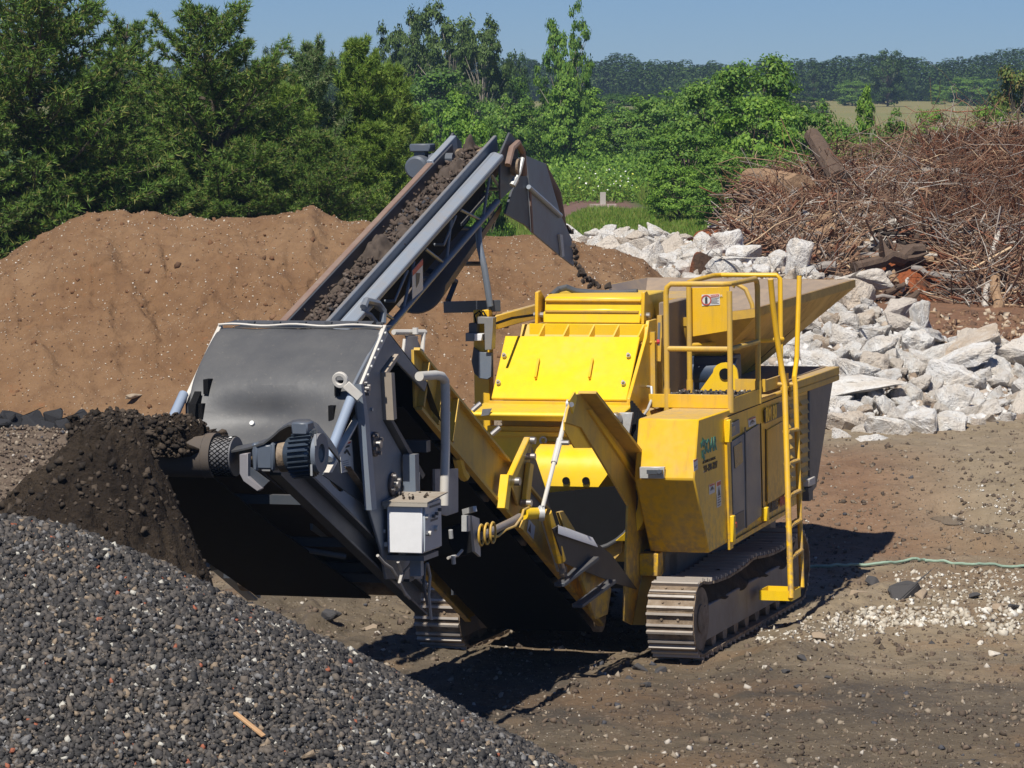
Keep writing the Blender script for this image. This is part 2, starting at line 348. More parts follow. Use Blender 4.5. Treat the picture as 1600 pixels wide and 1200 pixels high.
def ground_scatter(n, x0, x1, y0, y1, s0, s1, pw=2.5, pix=True):
    px = RNG.uniform(x0, x1, n); py = RNG.uniform(y0, y1, n); d = H*FPX/(py-HY)
    X = (px-800)/FPX*d; Y = d; Z = zg(X, Y)
    for _ in range(14): Y = .55*Y+.45*(H-Z)*FPX/(py-HY); X = (px-800)/FPX*Y; Z = zg(X, Y)
    S = s0+(s1-s0)*RNG.uniform(0, 1, n)**pw; return np.stack([X, Y, Z+S*.15], 1), S
C1, S1 = ground_scatter(52000, -300, 1900, 660, 1330, .005, .030, 6)
tag(stone_obj('ground_gravel', C1, S1, MIXED, chip=True), 'loose mixed brown and tan gravel strewn over the dirt yard', 'gravel', kind='stuff')
cs = []; ss_ = []
for (x0, x1, y0, y1, n, a0, a1) in ((1340, 1540, 955, 985, 420, .015, .045), (1290, 1420, 962, 1000, 160, .01, .035), (1540, 1700, 950, 1000, 300, .015, .05), (1400, 1640, 895, 950, 500, .008, .035), (1180, 1340, 975, 1010, 180, .01, .035), (1500, 1700, 760, 840, 300, .008, .025), (1250, 1330, 965, 990, 40, .015, .03)):
    c, s = ground_scatter(n, x0, x1, y0, y1, a0, a1, 2.2); cs.append(c); ss_.append(s)
tag(stone_obj('pale_pebbles', np.vstack(cs), np.concatenate(ss_)*.8, PALE, chip=True), 'band of whitish pebbles lying on the ground right of the crawler track', 'gravel', kind='stuff')
# individual larger stones by the tracks
SM_D = plain('dark_stone', (.055, .052, .052), .9, nz=.5, ns=30); SM_T = plain('tan_stone', (.3, .23, .16), .9, nz=.4, ns=30); SM_W = plain('white_stone', (.55, .5, .42), .9, nz=.3, ns=30)
def rock_mesh(name, r, ext=(1, 1, 1), n=12, rough=.05, sub=2, seed=0):
    rg = np.random.default_rng(seed); bm = bmesh.new()
    pts = rg.uniform(-1, 1, (n, 3)); pts /= np.max(np.abs(pts), axis=1, keepdims=True)**.75
    for p in pts*np.array(ext)*r: bm.verts.new(p)
    g = bmesh.ops.convex_hull(bm, input=bm.verts); bmesh.ops.delete(bm, geom=[e for e in g['geom_interior'] if isinstance(e, bmesh.types.BMVert)], context='VERTS')
    bmesh.ops.bevel(bm, geom=bm.edges[:], offset=r*.07, segments=1, affect='EDGES', profile=.6)
    bmesh.ops.triangulate(bm, faces=bm.faces)
    for _ in range(sub):
        bmesh.ops.subdivide_edges(bm, edges=[e for e in bm.edges if e.calc_length() > r*.16], cuts=1, use_grid_fill=False); bmesh.ops.triangulate(bm, faces=bm.faces)
    v = np.array([x.co[:] for x in bm.verts]); d = fbm(v[:, 0]*3/r+seed, v[:, 1]*3/r, v[:, 2]*3/r, o=4, seed=seed, g=.6)*rough*r
    nn = v/(np.linalg.norm(v, axis=1, keepdims=True)+1e-6); v = v+nn*d[:, None]
    for x, c in zip(bm.verts, v): x.co = c
    bmesh.ops.recalc_face_normals(bm, faces=bm.faces); me = bpy.data.meshes.new(name); bm.to_mesh(me); bm.free(); return me
SMALL = [rock_mesh('small_stone', 1, (1, .8, .55), 12, .06, 1, 100+i) for i in range(4)]
def place(name, me, c, s, m, lab, cat, group=None, rz=None, tilt=0):
    o = bpy.data.objects.new(name, me); COL.objects.link(o); o.location = c; o.scale = (s, s, s) if np.isscalar(s) else s
    o.rotation_euler = (random.uniform(-tilt, tilt), random.uniform(-tilt, tilt), random.uniform(0, 6.28) if rz is None else rz)
    if not me.materials: me.materials.append(None)
    o.material_slots[0].link = 'OBJECT'; o.material_slots[0].material = m
    return tag(o, lab, cat, group)
def gp(x, y):
    Y = H*FPX/(y-HY)
    for _ in range(30): X = (x-800)/FPX*Y; Y = .6*Y+.4*(H-float(zg(X, Y)))*FPX/(y-HY)
    return np.array([(x-800)/FPX*Y, Y, float(zg((x-800)/FPX*Y, Y))])
G1 = 'lumps of stone lying on the yard'
for (x, y, s, m, lab) in [(1076, 1040, .10, SM_D, 'dark grey stone leaning against the front foot of the right crawler track'), (1003, 1052, .1, SM_D, 'dark stone just in front of the right crawler track, by two others'), (1035, 1056, .09, SM_D, 'flat grey lump on the ground below the right track, right of the dark ones'), (988, 1068, .08, SM_D, 'black lump lowest of the stones in front of the right track'), (1010, 1078, .07, SM_D, 'small black stone nearest the camera below the right track'),
    (1260, 1036, .08, SM_D, 'black round stone alone on the gravel right of the track, above a smaller one'), (1232, 1056, .06, SM_D, 'small dark stone lower left of the round black stone'), (1255, 1082, .07, SM_D, 'black stone on the wet patch of the dirt yard'), (1300, 1066, .055, SM_D, 'little dark stone right of the black stone on wet ground'), (1200, 1050, .05, SM_W, 'small white stone standing alone on the dirt below the ladder'), (1308, 974, .07, SM_W, 'oval white stone at the left end of the pebble band'),
    (1285, 1004, .11, SM_T, 'flat tan stone on the ground below the pebble band'), (1420, 935, .24, SM_D, 'jagged grey rock lump right of the hose, largest of its cluster'), (1447, 937, .15, SM_T, 'pale grey slab beside the jagged grey rock'), (1375, 915, .15, SM_D, 'grey broken rock just below the green hose'), (1345, 935, .13, SM_T, 'tan rock at the edge of the machine shadow'), (1462, 1011, .09, SM_D, 'dark stone on the gravel at the right below the pebble band'), (1560, 1028, .08, SM_W, 'cream stone at the far right on brown ground'), (1537, 1010, .06, SM_W, 'little white stone on the right near the cream stone'),
    (1590, 955, .1, SM_D, 'dark rock at the right edge by the pebbles'), (1570, 955, .12, SM_T, 'pinkish tan flat rock at the right edge'), (1530, 938, .1, SM_D, 'dark clod above the pebbles on the right'), (512, 978, .15, SM_D, 'angular grey rock on brown earth left of the left track'), (575, 990, .17, SM_T, 'tan rock buried in brown earth left of the left track'), (460, 905, .17, SM_T, 'pale rock at the upper left edge of the brown earth under the screen'), (500, 925, .2, SM_D, 'grey boulder at the back of the brown earth under the screen'), (545, 925, .16, SM_D, 'grey broken rock right of the grey boulder under the screen'), (590, 905, .18, SM_T, 'pale rock in sunlight under the right rail of the screen')]:
    place('stone', random.choice(SMALL), gp(x, y)+np.array([0, 0, s*.2]), s, m, lab, 'stone', G1, tilt=.4) if 0 else place('stone', random.choice(SMALL), gp(x, y)+np.array([0, 0, s*.08]), s*.72, m, lab, 'stone', G1, tilt=.3)
# ---------------------------------------------------------------- height-field piles
def field(name, X, Y, Z, m, lab, cat, parent=None):
    a, b = X.shape; q = (np.arange(a-1)[:, None]*b+np.arange(b-1)[None]).ravel()
    o = link(name, np_mesh(name, np.stack([X, Y, Z], -1).reshape(-1, 3), np.stack([q, q+b, q+b+1, q+1], 1), True), m, parent); 
    return tag(o, lab, cat) if lab else o
def ztop(y, D): return H-(y-HY)/FPX*D
# red-brown dirt pile
CR = np.array([(-700, 560), (-450, 520), (-200, 470), (0, 401), (60, 366), (110, 340), (150, 326), (185, 324), (205, 332), (240, 333), (300, 332), (335, 340), (400, 341), (430, 338), (470, 330), (492, 328), (545, 345), (600, 347), (660, 352), (760, 369), (800, 373), (850, 371), (900, 376), (960, 394), (1005, 404), (1035, 430), (1080, 470), (1180, 560), (1300, 660)], float)
DC = 56.0
cx = (CR[:, 0]-800)/FPX*DC; cz = H-(CR[:, 1]-HY)/FPX*DC
def zdirt(X, Y, det=True):
    wob = .35*fbm(X*.35, X*0+3, o=2, seed=21)
    c = np.interp(X, cx, cz, left=-1, right=-1)+.035*fbm(X*2.6, Y*0, o=4, seed=2)
    base = 51.2+wob; cr = DC+.25*fbm(X*.5, X*0, o=2, seed=4)
    t = np.clip((Y-base)/(cr-base), -.2, 1); b = np.clip((Y-cr)/4.2, 0, 1.2)
    prof = np.where(Y < cr, 1-(1-t)**1.25, 1-b**1.3*1.0)
    prof = np.where(t < 0, t*.5, prof)
    z = c*prof
    if det:
        m = np.clip(c, 0, 3)/3
        z = z + m*(.16*fbm(X*.8, Y*.55, o=4, seed=31)+.08*fbm(X*2.6+Y*.6, Y*.8, o=3, seed=33)-.09*np.abs(fbm(X*1.3+.9*Y, Y*.35, o=3, seed=35))+.03*fbm(X*8, Y*8, o=3, seed=37)+.05*fbm(X*3.2+.35*Y, Y*.5, o=3, seed=39))*(.25+.75*np.sin(np.clip(np.where(Y < cr, t, 1), 0, 1)*PI))
        # erosion cracks in the crust
        n = fbm(X*.9, Y*.7, o=4, seed=41); z = z-.07*np.exp(-(n/.035)**2)*ss(.2, .6, t)
    return z
Xd, Yd = np.meshgrid(np.linspace(-14.6, 4.8, 640), np.concatenate([np.linspace(50.3, 57, 300), np.linspace(57.1, 61, 50)]), indexing='ij')
def dirt_mat():
    t = NT('red_brown_dirt'); p = t.pos(); a = t.noise(p, .45, 5, .6); b = t.noise(p, 3.5, 6, .65); c = t.noise(p, 26, 4, .7)
    col = t.mix(t.ramp(a, [(.35, 0.), (.65, 1.)]), (.175, .097, .048), (.225, .138, .075)); col = t.mix(t.ramp(b, [(.3, .6), (.55, 0.)]), col, (.12, .066, .036))
    col = t.mix(t.ramp(b, [(.62, 0.), (.8, .7)]), col, (.26, .10, .04)); col = t.mix(t.ramp(c, [(.62, 0.), (.75, .5)]), col, (.30, .21, .13)); col = t.mix(t.ramp(c, [(.3, .5), (.4, 0.)]), col, (.11, .06, .035))
    t.bump(c, .6, .03, t.bump(b, .7, .08)); return t.fin(col, .95, spec=.15)
DIRT = dirt_mat()
field('dirt_pile', Xd, Yd, zdirt(Xd, Yd), DIRT, 'long heap of reddish brown soil flecked with white stones behind the crusher', 'dirt pile')
n = 15000; X = RNG.uniform(-12, 4, n); Y = RNG.uniform(51, 56.6, n); Z = zdirt(X, Y); k = Z > .05
S = .005+.011*RNG.uniform(0, 1, n)**3; S[:60] = RNG.uniform(.014, .026, 60)
WF = rnd_mat('white_flecks', [(0, (.42, .34, .25)), (.3, (.62, .56, .47)), (.5, (.3, .2, .12)), (.75, (.16, .09, .05)), (.92, (.08, .05, .035))])
tag(stone_obj('white_flecks', np.stack([X, Y, Z+S*.3], 1)[k], S[k], WF, chip=True), 'small white stones speckling the reddish soil heap', 'gravel', kind='stuff')
place('stone', SMALL[1], [(206-800)/FPX*51.9, 51.9, float(zdirt(np.array(-5.31), np.array(51.9)))+.05], (.07, .2, .08), plain('pale_wood_grey', (.35, .28, .2), .9, nz=.3), 'pale elongated stone near the foot of the soil heap left of the screen', 'stone', rz=-.6)
n = 2000; X = RNG.uniform(-12.5, 4.2, n); Y = RNG.uniform(50.9, 56.8, n); Z = zdirt(X, Y); k = Z > .03; S = .01+.045*RNG.uniform(0, 1, n)**3.5
tag(stone_obj('soil_clods', np.stack([X, Y, Z], 1)[k], S[k], rnd_mat('reddish_clods', [(0, (.15, .075, .036)), (.4, (.2, .11, .058)), (.75, (.25, .15, .09)), (.95, (.1, .055, .03))], bump=18), jag=.4), 'crumbling clods of reddish soil scattered over the soil heap', 'soil', kind='stuff')
# wood chips on the brown ground below the brushwood
C_, S_ = ground_scatter(1800, 1425, 1800, 488, 575, .02, .09, 2.5); tag(stone_obj('wood_chips', C_, S_, rnd_mat('wood_chip_mix', [(0, (.2, .12, .07)), (.35, (.33, .22, .13)), (.6, (.12, .07, .045)), (.8, (.45, .36, .26))]), chip=True, flat=.3), 'wood chips and litter on the brown ground below the brushwood heap', 'wood chips', kind='stuff')
# weeds sprouting on the soil heap
# dark blocks at the foot of the soil heap (left edge) and mound of brown gravel in front of them
BLK = rnd_mat('black_clods', [(0, (.012, .012, .014)), (.5, (.02, .02, .022)), (.8, (.035, .032, .03))], bump=25)
Xq, Yq = np.meshgrid(np.linspace(-9.5, -4.3, 160), np.linspace(40, 49.5, 150), indexing='ij')
zq = zg(Xq, Yq)+.32*ss(40.4, 45.2, Yq)*(1-ss(46.5, 47.9, Yq))*(1-ss(-5.9, -4.6, Xq))*(1+.18*fbm(Xq*1.4, Yq*1.4, o=4, seed=51))+.02*fbm(Xq*8, Yq*8, o=2, seed=52)-.02
GB = NT('grey_brown_gravel'); _p = GB.pos(); _c = GB.noise(_p, 22, 5, .7); _b = GB.noise(_p, 3, 5, .6)
_col = GB.mix(GB.ramp(_b, [(.35, 0.), (.65, 1.)]), (.125, .09, .065), (.19, .145, .105)); _col = GB.mix(GB.ramp(_c, [(.55, 0.), (.7, .8)]), _col, (.33, .27, .2)); _col = GB.mix(GB.ramp(_c, [(.3, .8), (.42, 0.)]), _col, (.05, .04, .03)); GB.bump(_c, .9, .04)
GB.fin(_col, .95, spec=.2)
field('gravel_bank', Xq, Yq, zq, GB.m, 'low bank of grey brown gravel behind the dark fines pile at the left edge', 'gravel bank')
n = 5000; X = RNG.uniform(-9, -4.4, n); Y = RNG.uniform(40.5, 47.5, n); fi = RNG.uniform(.01, .035, n)
z = zg(X, Y)+.32*ss(40.4, 45.2, Y)*(1-ss(46.5, 47.9, Y))*(1-ss(-5.9, -4.6, X))*(1+.18*fbm(X*1.4, Y*1.4, o=4, seed=51))
tag(stone_obj('bank_gravel', np.stack([X, Y, z], 1), fi, MIXED), 'loose stones covering the grey brown bank at the left edge', 'gravel', kind='stuff')
xs = list(range(-140, 150, 26)); bl = [rock_mesh('dark_block', 1, (1, .85, .8), 12, .05, 1, 300+i) for i in range(4)]
BLKM = plain('black_lump', (.018, .018, .02), .9, nz=.4)  # even black for the row of lumps that fills the dark band
for i, x in enumerate(xs):
    for j, (yy, D) in enumerate(((668, 49.6), (690, 48.6))):
        X = (x+random.uniform(-9, 9)-800)/FPX*D; zc = H-(yy+random.uniform(-6, 6)-HY)/FPX*D
        place('dark_block', random.choice(bl), (X, D, max(zc-.06, .12)), random.uniform(.17, .27), BLKM, 'black lump in the dark row at the foot of the soil heap, left edge', 'lump', 'black lumps along the foot of the soil heap', tilt=.5)
# gravel heap in the foreground
GA = (-3.10, 20.0, 2.51)
def zgrav(X, Y, det=True):
    r = np.sqrt((X-GA[0])**2+((Y-GA[1]))**2+1.)
    z = GA[2]-.05-.585*(r-1)
    if det: z = z+.035*fbm(X*1.3, Y*1.3, o=4, seed=61)
    return z
r_, th = np.meshgrid(np.linspace(.0, 6.2, 170), np.linspace(0, 2*PI, 260), indexing='ij')
Xc = GA[0]+r_*np.cos(th); Yc = GA[1]+r_*np.sin(th)
t = NT('crushed_grey_fines'); _p = t.pos(); _c = t.noise(_p, 40, 4, .7); t.bump(_c, .8, .02); GRM = t.fin(t.ramp(_c, [(.3, (.02, .02, .02)), (.7, (.07, .066, .06))]), .95, spec=.2)
field('gravel_heap', Xc, Yc, zgrav(Xc, Yc), GRM, 'big heap of dark grey crushed aggregate in the lower left foreground', 'gravel heap')
GS = rnd_mat('grey_aggregate', [(0, (.036, .034, .033)), (.3, (.06, .055, .052)), (.56, (.088, .078, .069)), (.76, (.13, .108, .087)), (.88, (.17, .165, .16)), (.94, (.25, .19, .13)), (.978, (.46, .44, .38)), (.996, (.3, .1, .055))], bump=60, spec=.35, rough=.8)
n = 520000
rr = 6.0*np.sqrt(RNG.uniform(0, 1, n)); tt = RNG.uniform(-PI*1.02, .35, n); X = GA[0]+rr*np.cos(tt); Y = GA[1]+rr*np.sin(tt); k = (Y > 12.6) & ((X/Y) > -.17) & (FPX*(H-zgrav(X, Y))/Y+HY < 1290)
X, Y = X[k], Y[k]; n = len(X); S = .0065+.0175*RNG.uniform(0, 1, n)**2.6; S[:200] = RNG.uniform(.024, .036, 200)
tag(stone_obj('aggregate_stones', np.stack([X, Y, zgrav(X, Y)+S*RNG.uniform(-.1, .75, n)], 1), S, GS, chip=True), 'crushed grey stones covering the foreground heap', 'gravel', kind='stuff')
def hgrav(x, y):
    Y = 17.
    for _ in range(30): X = (x-800)/FPX*Y; Y = .5*Y+.5*(H-float(zgrav(np.array(X), np.array(Y))))*FPX/(y-HY)
    return np.array([(x-800)/FPX*Y, Y, float(zgrav(np.array((x-800)/FPX*Y), np.array(Y)))])
b_ = MB(); p0, p1 = hgrav(362, 1132), hgrav(408, 1170); b_.bar(p0+[0, 0, .035], p1+[0, 0, .035], .03, .014)
tag(b_.build('wood_splinter', plain('fresh_wood', (.5, .3, .15), .8, nz=.3), bevel=.003), 'thin splinter of light wood lying on the grey aggregate at the bottom', 'wood splinter')
# dark fines pile under the discharge drum
FA = np.array([-2.34, 22.75, 2.70])
def zfin(X, Y, det=True):
    dx = X-FA[0]; dx = dx-np.clip(dx, -.22, .03); dy = Y-FA[1]; r = np.sqrt(dx**2+dy**2+.03); th = np.arctan2(dy, dx)
    right = np.clip(np.cos(th), 0, 1)**1.2; back = np.clip(np.sin(th), 0, 1)
    s = .66+2.2*right*(1-.55*np.clip(-np.sin(th), 0, 1))+.25*back*np.clip(-np.cos(th)*0+1, 0, 1)
    s = s+.42*np.clip(-np.cos(th), 0, 1)
    z = FA[2]+.08-s*r+.0*r
    z = np.maximum(z, FA[2]-.7*0-s*r)
    if det: z = z+.06*fbm(X*3.2, Y*3.2, o=3, seed=71)+.085*np.abs(fbm(X*7, Y*7, o=3, seed=73))+.02*fbm(X*22, Y*22, o=2, seed=75)
    return z
r_, th = np.meshgrid(np.linspace(.0, 5.2, 260), np.linspace(0, 2*PI, 420), indexing='ij')
Xc = FA[0]+r_*np.cos(th); Yc = FA[1]+r_*np.sin(th)
t = NT('dark_damp_fines'); _p = t.pos(); _a = t.noise(_p, 1.2, 4, .6); _c = t.noise(_p, 24, 5, .7)
_col = t.mix(t.ramp(_a, [(.35, 0.), (.65, 1.)]), (.028, .021, .016), (.058, .043, .030)); _col = t.mix(t.ramp(_c, [(.3, .7), (.5, 0.)]), _col, (.014, .011, .009)); _col = t.mix(t.ramp(_c, [(.6, 0.), (.78, .6)]), _col, (.11, .08, .055))
t.bump(_c, 1, .05); FIN = t.fin(_col, .97, spec=.12)
field('fines_pile', Xc, Yc, zfin(Xc, Yc), FIN, 'dark brown crumbly pile of crushed fines under the discharge drum', 'fines pile')
n = 34000; rr = 5*np.sqrt(RNG.uniform(0, 1, n)); tt = RNG.uniform(0, 2*PI, n); X = FA[0]+rr*np.cos(tt); Y = FA[1]+rr*np.sin(tt); k = Y < 24.2; X, Y = X[k], Y[k]; n = len(X)
S = .007+.024*RNG.uniform(0, 1, n)**3
CLM = rnd_mat('soil_crumbs', [(0, (.024, .018, .013)), (.35, (.042, .031, .022)), (.7, (.07, .052, .037)), (.985, (.25, .2, .15))], bump=40)
tag(stone_obj('fines_crumbs', np.stack([X, Y, zfin(X, Y)+S*.2], 1), S, CLM, chip=True), 'clods and crumbs of damp soil covering the dark fines pile', 'soil', kind='stuff')
# puddles
PUD = plain('puddle_water', (.10, .085, .068), .16, spec=.35)
for i, (Xc, Yc, zc, rx, ry) in enumerate(PUDS):
    th = np.linspace(0, 2*PI, 33)[:-1]; rad = .9*(1+.22*np.array([math.sin(3*a+i)+.5*math.sin(5*a+2*i) for a in th]))
    b_ = MB(); b_.add([(Xc+rx*r*math.cos(a), Yc+ry*r*math.sin(a), zc+.004) for a, r in zip(th, rad)], [tuple(range(32))]); tag(b_.build('water', PUD), kind='structure')
# hose
HOS = plain('green_hose', (.26, .36, .27), .6, nz=.3)
hp = [gp(x, y)+[0, 0, .025] for x, y in ((1262, 893), (1300, 892), (1345, 889), (1390, 886), (1420, 883), (1438, 880), (1452, 883), (1490, 887), (1530, 889), (1570, 892), (1610, 892), (1700, 889), (1800, 886))]
hp = [np.array(p) for p in hp]; dense = []
for i in range(len(hp)-1):
    for k in range(8): dense.append(hp[i]*(1-k/8)+hp[i+1]*k/8)
dense = [np.array([p[0], p[1], float(zg(p[0], p[1]))+.025]) for p in dense]
tag(MB().tube(dense, .015, 8).build('water_hose', HOS), 'pale green hose snaking over the dirt from behind the machine to the right', 'hose')
# ---------------------------------------------------------------- broken concrete
def conc():
    t = NT('broken_concrete'); p = t.pos(True); a = t.noise(p, 1.6, 5, .65); b = t.noise(p, 9, 5, .7); oi = t.n('ObjectInfo').outputs['Random']
    base = t.ramp(oi, [(0, (.74, .715, .66)), (.55, (.79, .77, .73)), (.8, (.64, .57, .48)), (.95, (.52, .41, .3)), (1, (.72, .71, .69))])
    c = t.mix(t.ramp(a, [(.42, 0.), (.6, .8)]), base, (.64, .57, .48)); c = t.mix(t.ramp(b, [(.3, .5), (.45, 0.)]), c, (.36, .33, .29)); c = t.mix(t.ramp(b, [(.6, 0.), (.7, .6)]), c, (.84, .84, .83))
    t.bump(b, .8, .07, t.bump(a, .5, .1)); return t.fin(c, .92, spec=.2)
CONC = conc()
EXT = [(1, .85, .75), (1, .75, .65), (1.05, .75, .55), (.9, .9, .8), (1.2, .65, .55), (1, .8, .65), (1.05, .85, .5), (.85, .8, .8), (1.2, .6, .6), (1, .9, .65), (1, .75, .7), (1.05, .85, .65)]
RK = [rock_mesh('concrete_chunk', 1, e, 11+(i % 4), .07, 2, 500+i) for i, e in enumerate(EXT)]
def Drub(x, y): return np.interp(y, [340, 360, 400, 450, 540, 640, 700], [58, 56.5, 54, 51.5, 47.5, 44, 41.6])+max(0, 1290-x)/400*6.5
def label_rock(x, y, big, kind):
    size = 'large' if big > .42 else ('mid-sized' if big > .3 else 'small'); sh = {2: 'flat slab', 4: 'long slab', 6: 'flat slab', 8: 'long block', 1: 'wedge', 10: 'blocky lump'}.get(kind, 'chunk')
    if y < 450: pl = 'at the far left end of the rubble' if x < 1040 else ('of the rubble behind the guardrail' if x < 1230 else 'just behind the hopper rim')
    elif y < 540: pl = 'high on the rubble right of the hopper' if x < 1420 else 'high on the rubble under the brushwood'
    elif y < 620: pl = 'in mid rubble beside the ladder' if x < 1420 else 'in mid rubble near the right edge'
    else: pl = 'at the rubble foot behind the engine housing' if x < 1420 else 'at the lower right foot of the rubble'
    return f'{size} pale {sh} of concrete {pl}'
BOT = [(900, 385), (1000, 402), (1040, 430), (1300, 650), (1320, 688), (1380, 690), (1450, 672), (1600, 640), (1760, 610)]
TOPB = [(880, 372), (940, 355), (1040, 358), (1150, 380), (1230, 405), (1300, 430), (1380, 470), (1450, 505), (1520, 535), (1600, 545), (1760, 550)]
bx = [p[0] for p in BOT]; by = [p[1] for p in BOT]; tx = [p[0] for p in TOPB]; ty = [p[1] for p in TOPB]
# earth under the rubble
gx, gt = np.meshgrid(np.linspace(860, 1800, 130), np.linspace(-.16, 1.05, 60), indexing='ij')
yy = np.interp(gx, bx, by)*(1-gt)+np.interp(gx, tx, ty)*gt; DD = np.vectorize(Drub)(gx, yy); RX = (gx-800)/FPX*DD; RZ = H-(yy-HY)/FPX*DD-.16
RZ = RZ-ss(.9, 1.05, gt)*1.4-ss(0, -.08, gt)*.0-(gt < -.03)*1.0
RZ = RZ-ss(900, 860, gx)*1.5
RZ = RZ+.05*fbm(RX*2, DD*2, o=3, seed=81)
field('rubble_bed', RX, DD, RZ, GB.m, 'brown earth showing between the lumps of broken concrete', 'earth')
GRK = 'lumps in the heap of broken concrete'; pts = []
cnt = 0
for att in range(16000):
    if len(pts) >= 292: break
    x = random.uniform(890, 1760); y0 = np.interp(x, tx, ty); y1 = np.interp(x, bx, by); y = random.uniform(y0, y1)
    if 1010 < x < 1255 and y > 470 and random.random() < .93: continue
    D = float(Drub(x, y)); r = random.choice((.15, .17, .19, .22, .25, .28, .31, .35))*(1.05 if x > 1300 else .95)*(1.15 if x < 1150 else 1)
    pr = r*FPX/D
    if any(((x-a)**2+((y-b)*1.45)**2)**.5 < (pr+c)*.43 for a, b, c in pts): continue
    pts.append((x, y, pr)); k = random.randrange(12); z = H-(y-HY)/FPX*D
    place('concrete_chunk', RK[k], ((x-800)/FPX*D, D, z-.10+r*.1), (r*.92, r*.92, r*random.uniform(.8, 1.1)), CONC, label_rock(x, y, r, k), 'concrete chunk', GRK, tilt=.55)
for (x, y, s, k, rx, rz, lab) in ((1253, 412, (.30, .26, .42), 7, .25, .2, 'upright rounded white block standing at the top of the rubble behind the hopper'), (1436, 500, (.15, .14, .32), 10, -.1, .3, 'narrow upright concrete post stub sticking up in the middle of the rubble'), (1510, 545, (.5, .36, .2), 9, .35, -.25, 'biggest flat slab lying tilted at the top right of the rubble'), (1440, 525, (.4, .2, .17), 4, -.2, .75, 'long pinkish slab leaning up to the right in the rubble'), (1497, 565, (.45, .26, .24), 4, .3, -.5, 'long white slab sloping down to the right in the rubble'), (1325, 605, (.62, .5, .18), 6, .05, .1, 'flat white slab jutting out beside the rear of the engine housing'), (1340, 445, (.5, .35, .25), 3, .1, .2, 'white chunk directly under the hopper rim corner')):
    D = float(Drub(x, y)); o = place('concrete_chunk', RK[k], ((x-800)/FPX*D, D-.25, H-(y-HY)/FPX*D+.05), s, CONC, lab, 'concrete chunk', GRK, rz=rz); o.rotation_euler[1] = -rx if k != 7 else .1; o.rotation_euler[0] = rx
n = 5500; px = RNG.uniform(890, 1760, n); t_ = RNG.uniform(0, 1, n); y_ = np.interp(px, bx, by)*(1-t_)+np.interp(px, tx, ty)*t_; D_ = np.array([Drub(a, b) for a, b in zip(px, y_)])
Cr = np.stack([(px-800)/FPX*D_, D_, H-(y_-HY)/FPX*D_-.13], 1)
tag(stone_obj('concrete_fragments', Cr, RNG.uniform(.02, .09, n), rnd_mat('concrete_bits', [(0, (.5, .48, .45)), (.35, (.6, .58, .55)), (.6, (.4, .33, .26)), (.8, (.24, .18, .13))], bump=20), jag=.35), 'small pale fragments filling the gaps in the heap of broken concrete', 'rubble', kind='stuff')
# ---------------------------------------------------------------- brushwood heap
BT = np.array([(1060, 368), (1090, 345), (1150, 322), (1175, 272), (1250, 268), (1300, 248), (1400, 238), (1460, 214), (1520, 207), (1600, 207), (1700, 205), (1800, 225), (1900, 300)], float)
BB = np.array([(1060, 372), (1120, 385), (1180, 425), (1240, 440), (1300, 470), (1380, 490), (1450, 505), (1520, 510), (1600, 520), (1700, 530), (1900, 540)], float)
def brush(x, t, out=0.):
    y = np.interp(x, BB[:, 0], BB[:, 1])*(1-t)+np.interp(x, BT[:, 0], BT[:, 1])*t; D = 58.5+7*np.maximum(t, 0)**1.2+6*np.minimum(t, 0)-out; z = H-(y-HY)/FPX*D
    return np.stack([(x-800)/FPX*D, D+0*x, z], -1)
gx, gt = np.meshgrid(np.linspace(1055, 1900, 200), np.linspace(-.42, 1.25, 130), indexing='ij')
Bv = brush(gx, np.clip(gt, -.42, 1)); Bv[..., 2] += .5*np.exp(-((gx-1412)/50)**2-((gt-.2)/.14)**2)-1.5*ss(1088, 1052, gx); over = np.clip(gt-1, 0, 1); Bv[..., 1] += over*16+.0; Bv[..., 2] -= over*12+(gt < -.38)*1.2
Bv[..., 2] += .12*fbm(Bv[..., 0]*1.6, Bv[..., 1]*1.6, o=4, seed=91)-.1
t = NT('red_soil_and_rotten_wood'); _p = t.pos(); _a = t.noise(_p, .8, 5, .6); _c = t.noise(_p, 14, 5, .7)
_col = t.mix(t.ramp(_a, [(.46, 0.), (.54, 1.)]), (.09, .055, .036), (.33, .10, .038)); _col = t.mix(t.ramp(_c, [(.3, .7), (.5, 0.)]), _col, (.02, .015, .011)); t.bump(_c, 1, .08)
field('brush_heap_soil', Bv[..., 0], Bv[..., 1], Bv[..., 2], t.fin(_col, .95, spec=.15), 'red soil and rotten litter showing through the brushwood heap', 'soil')
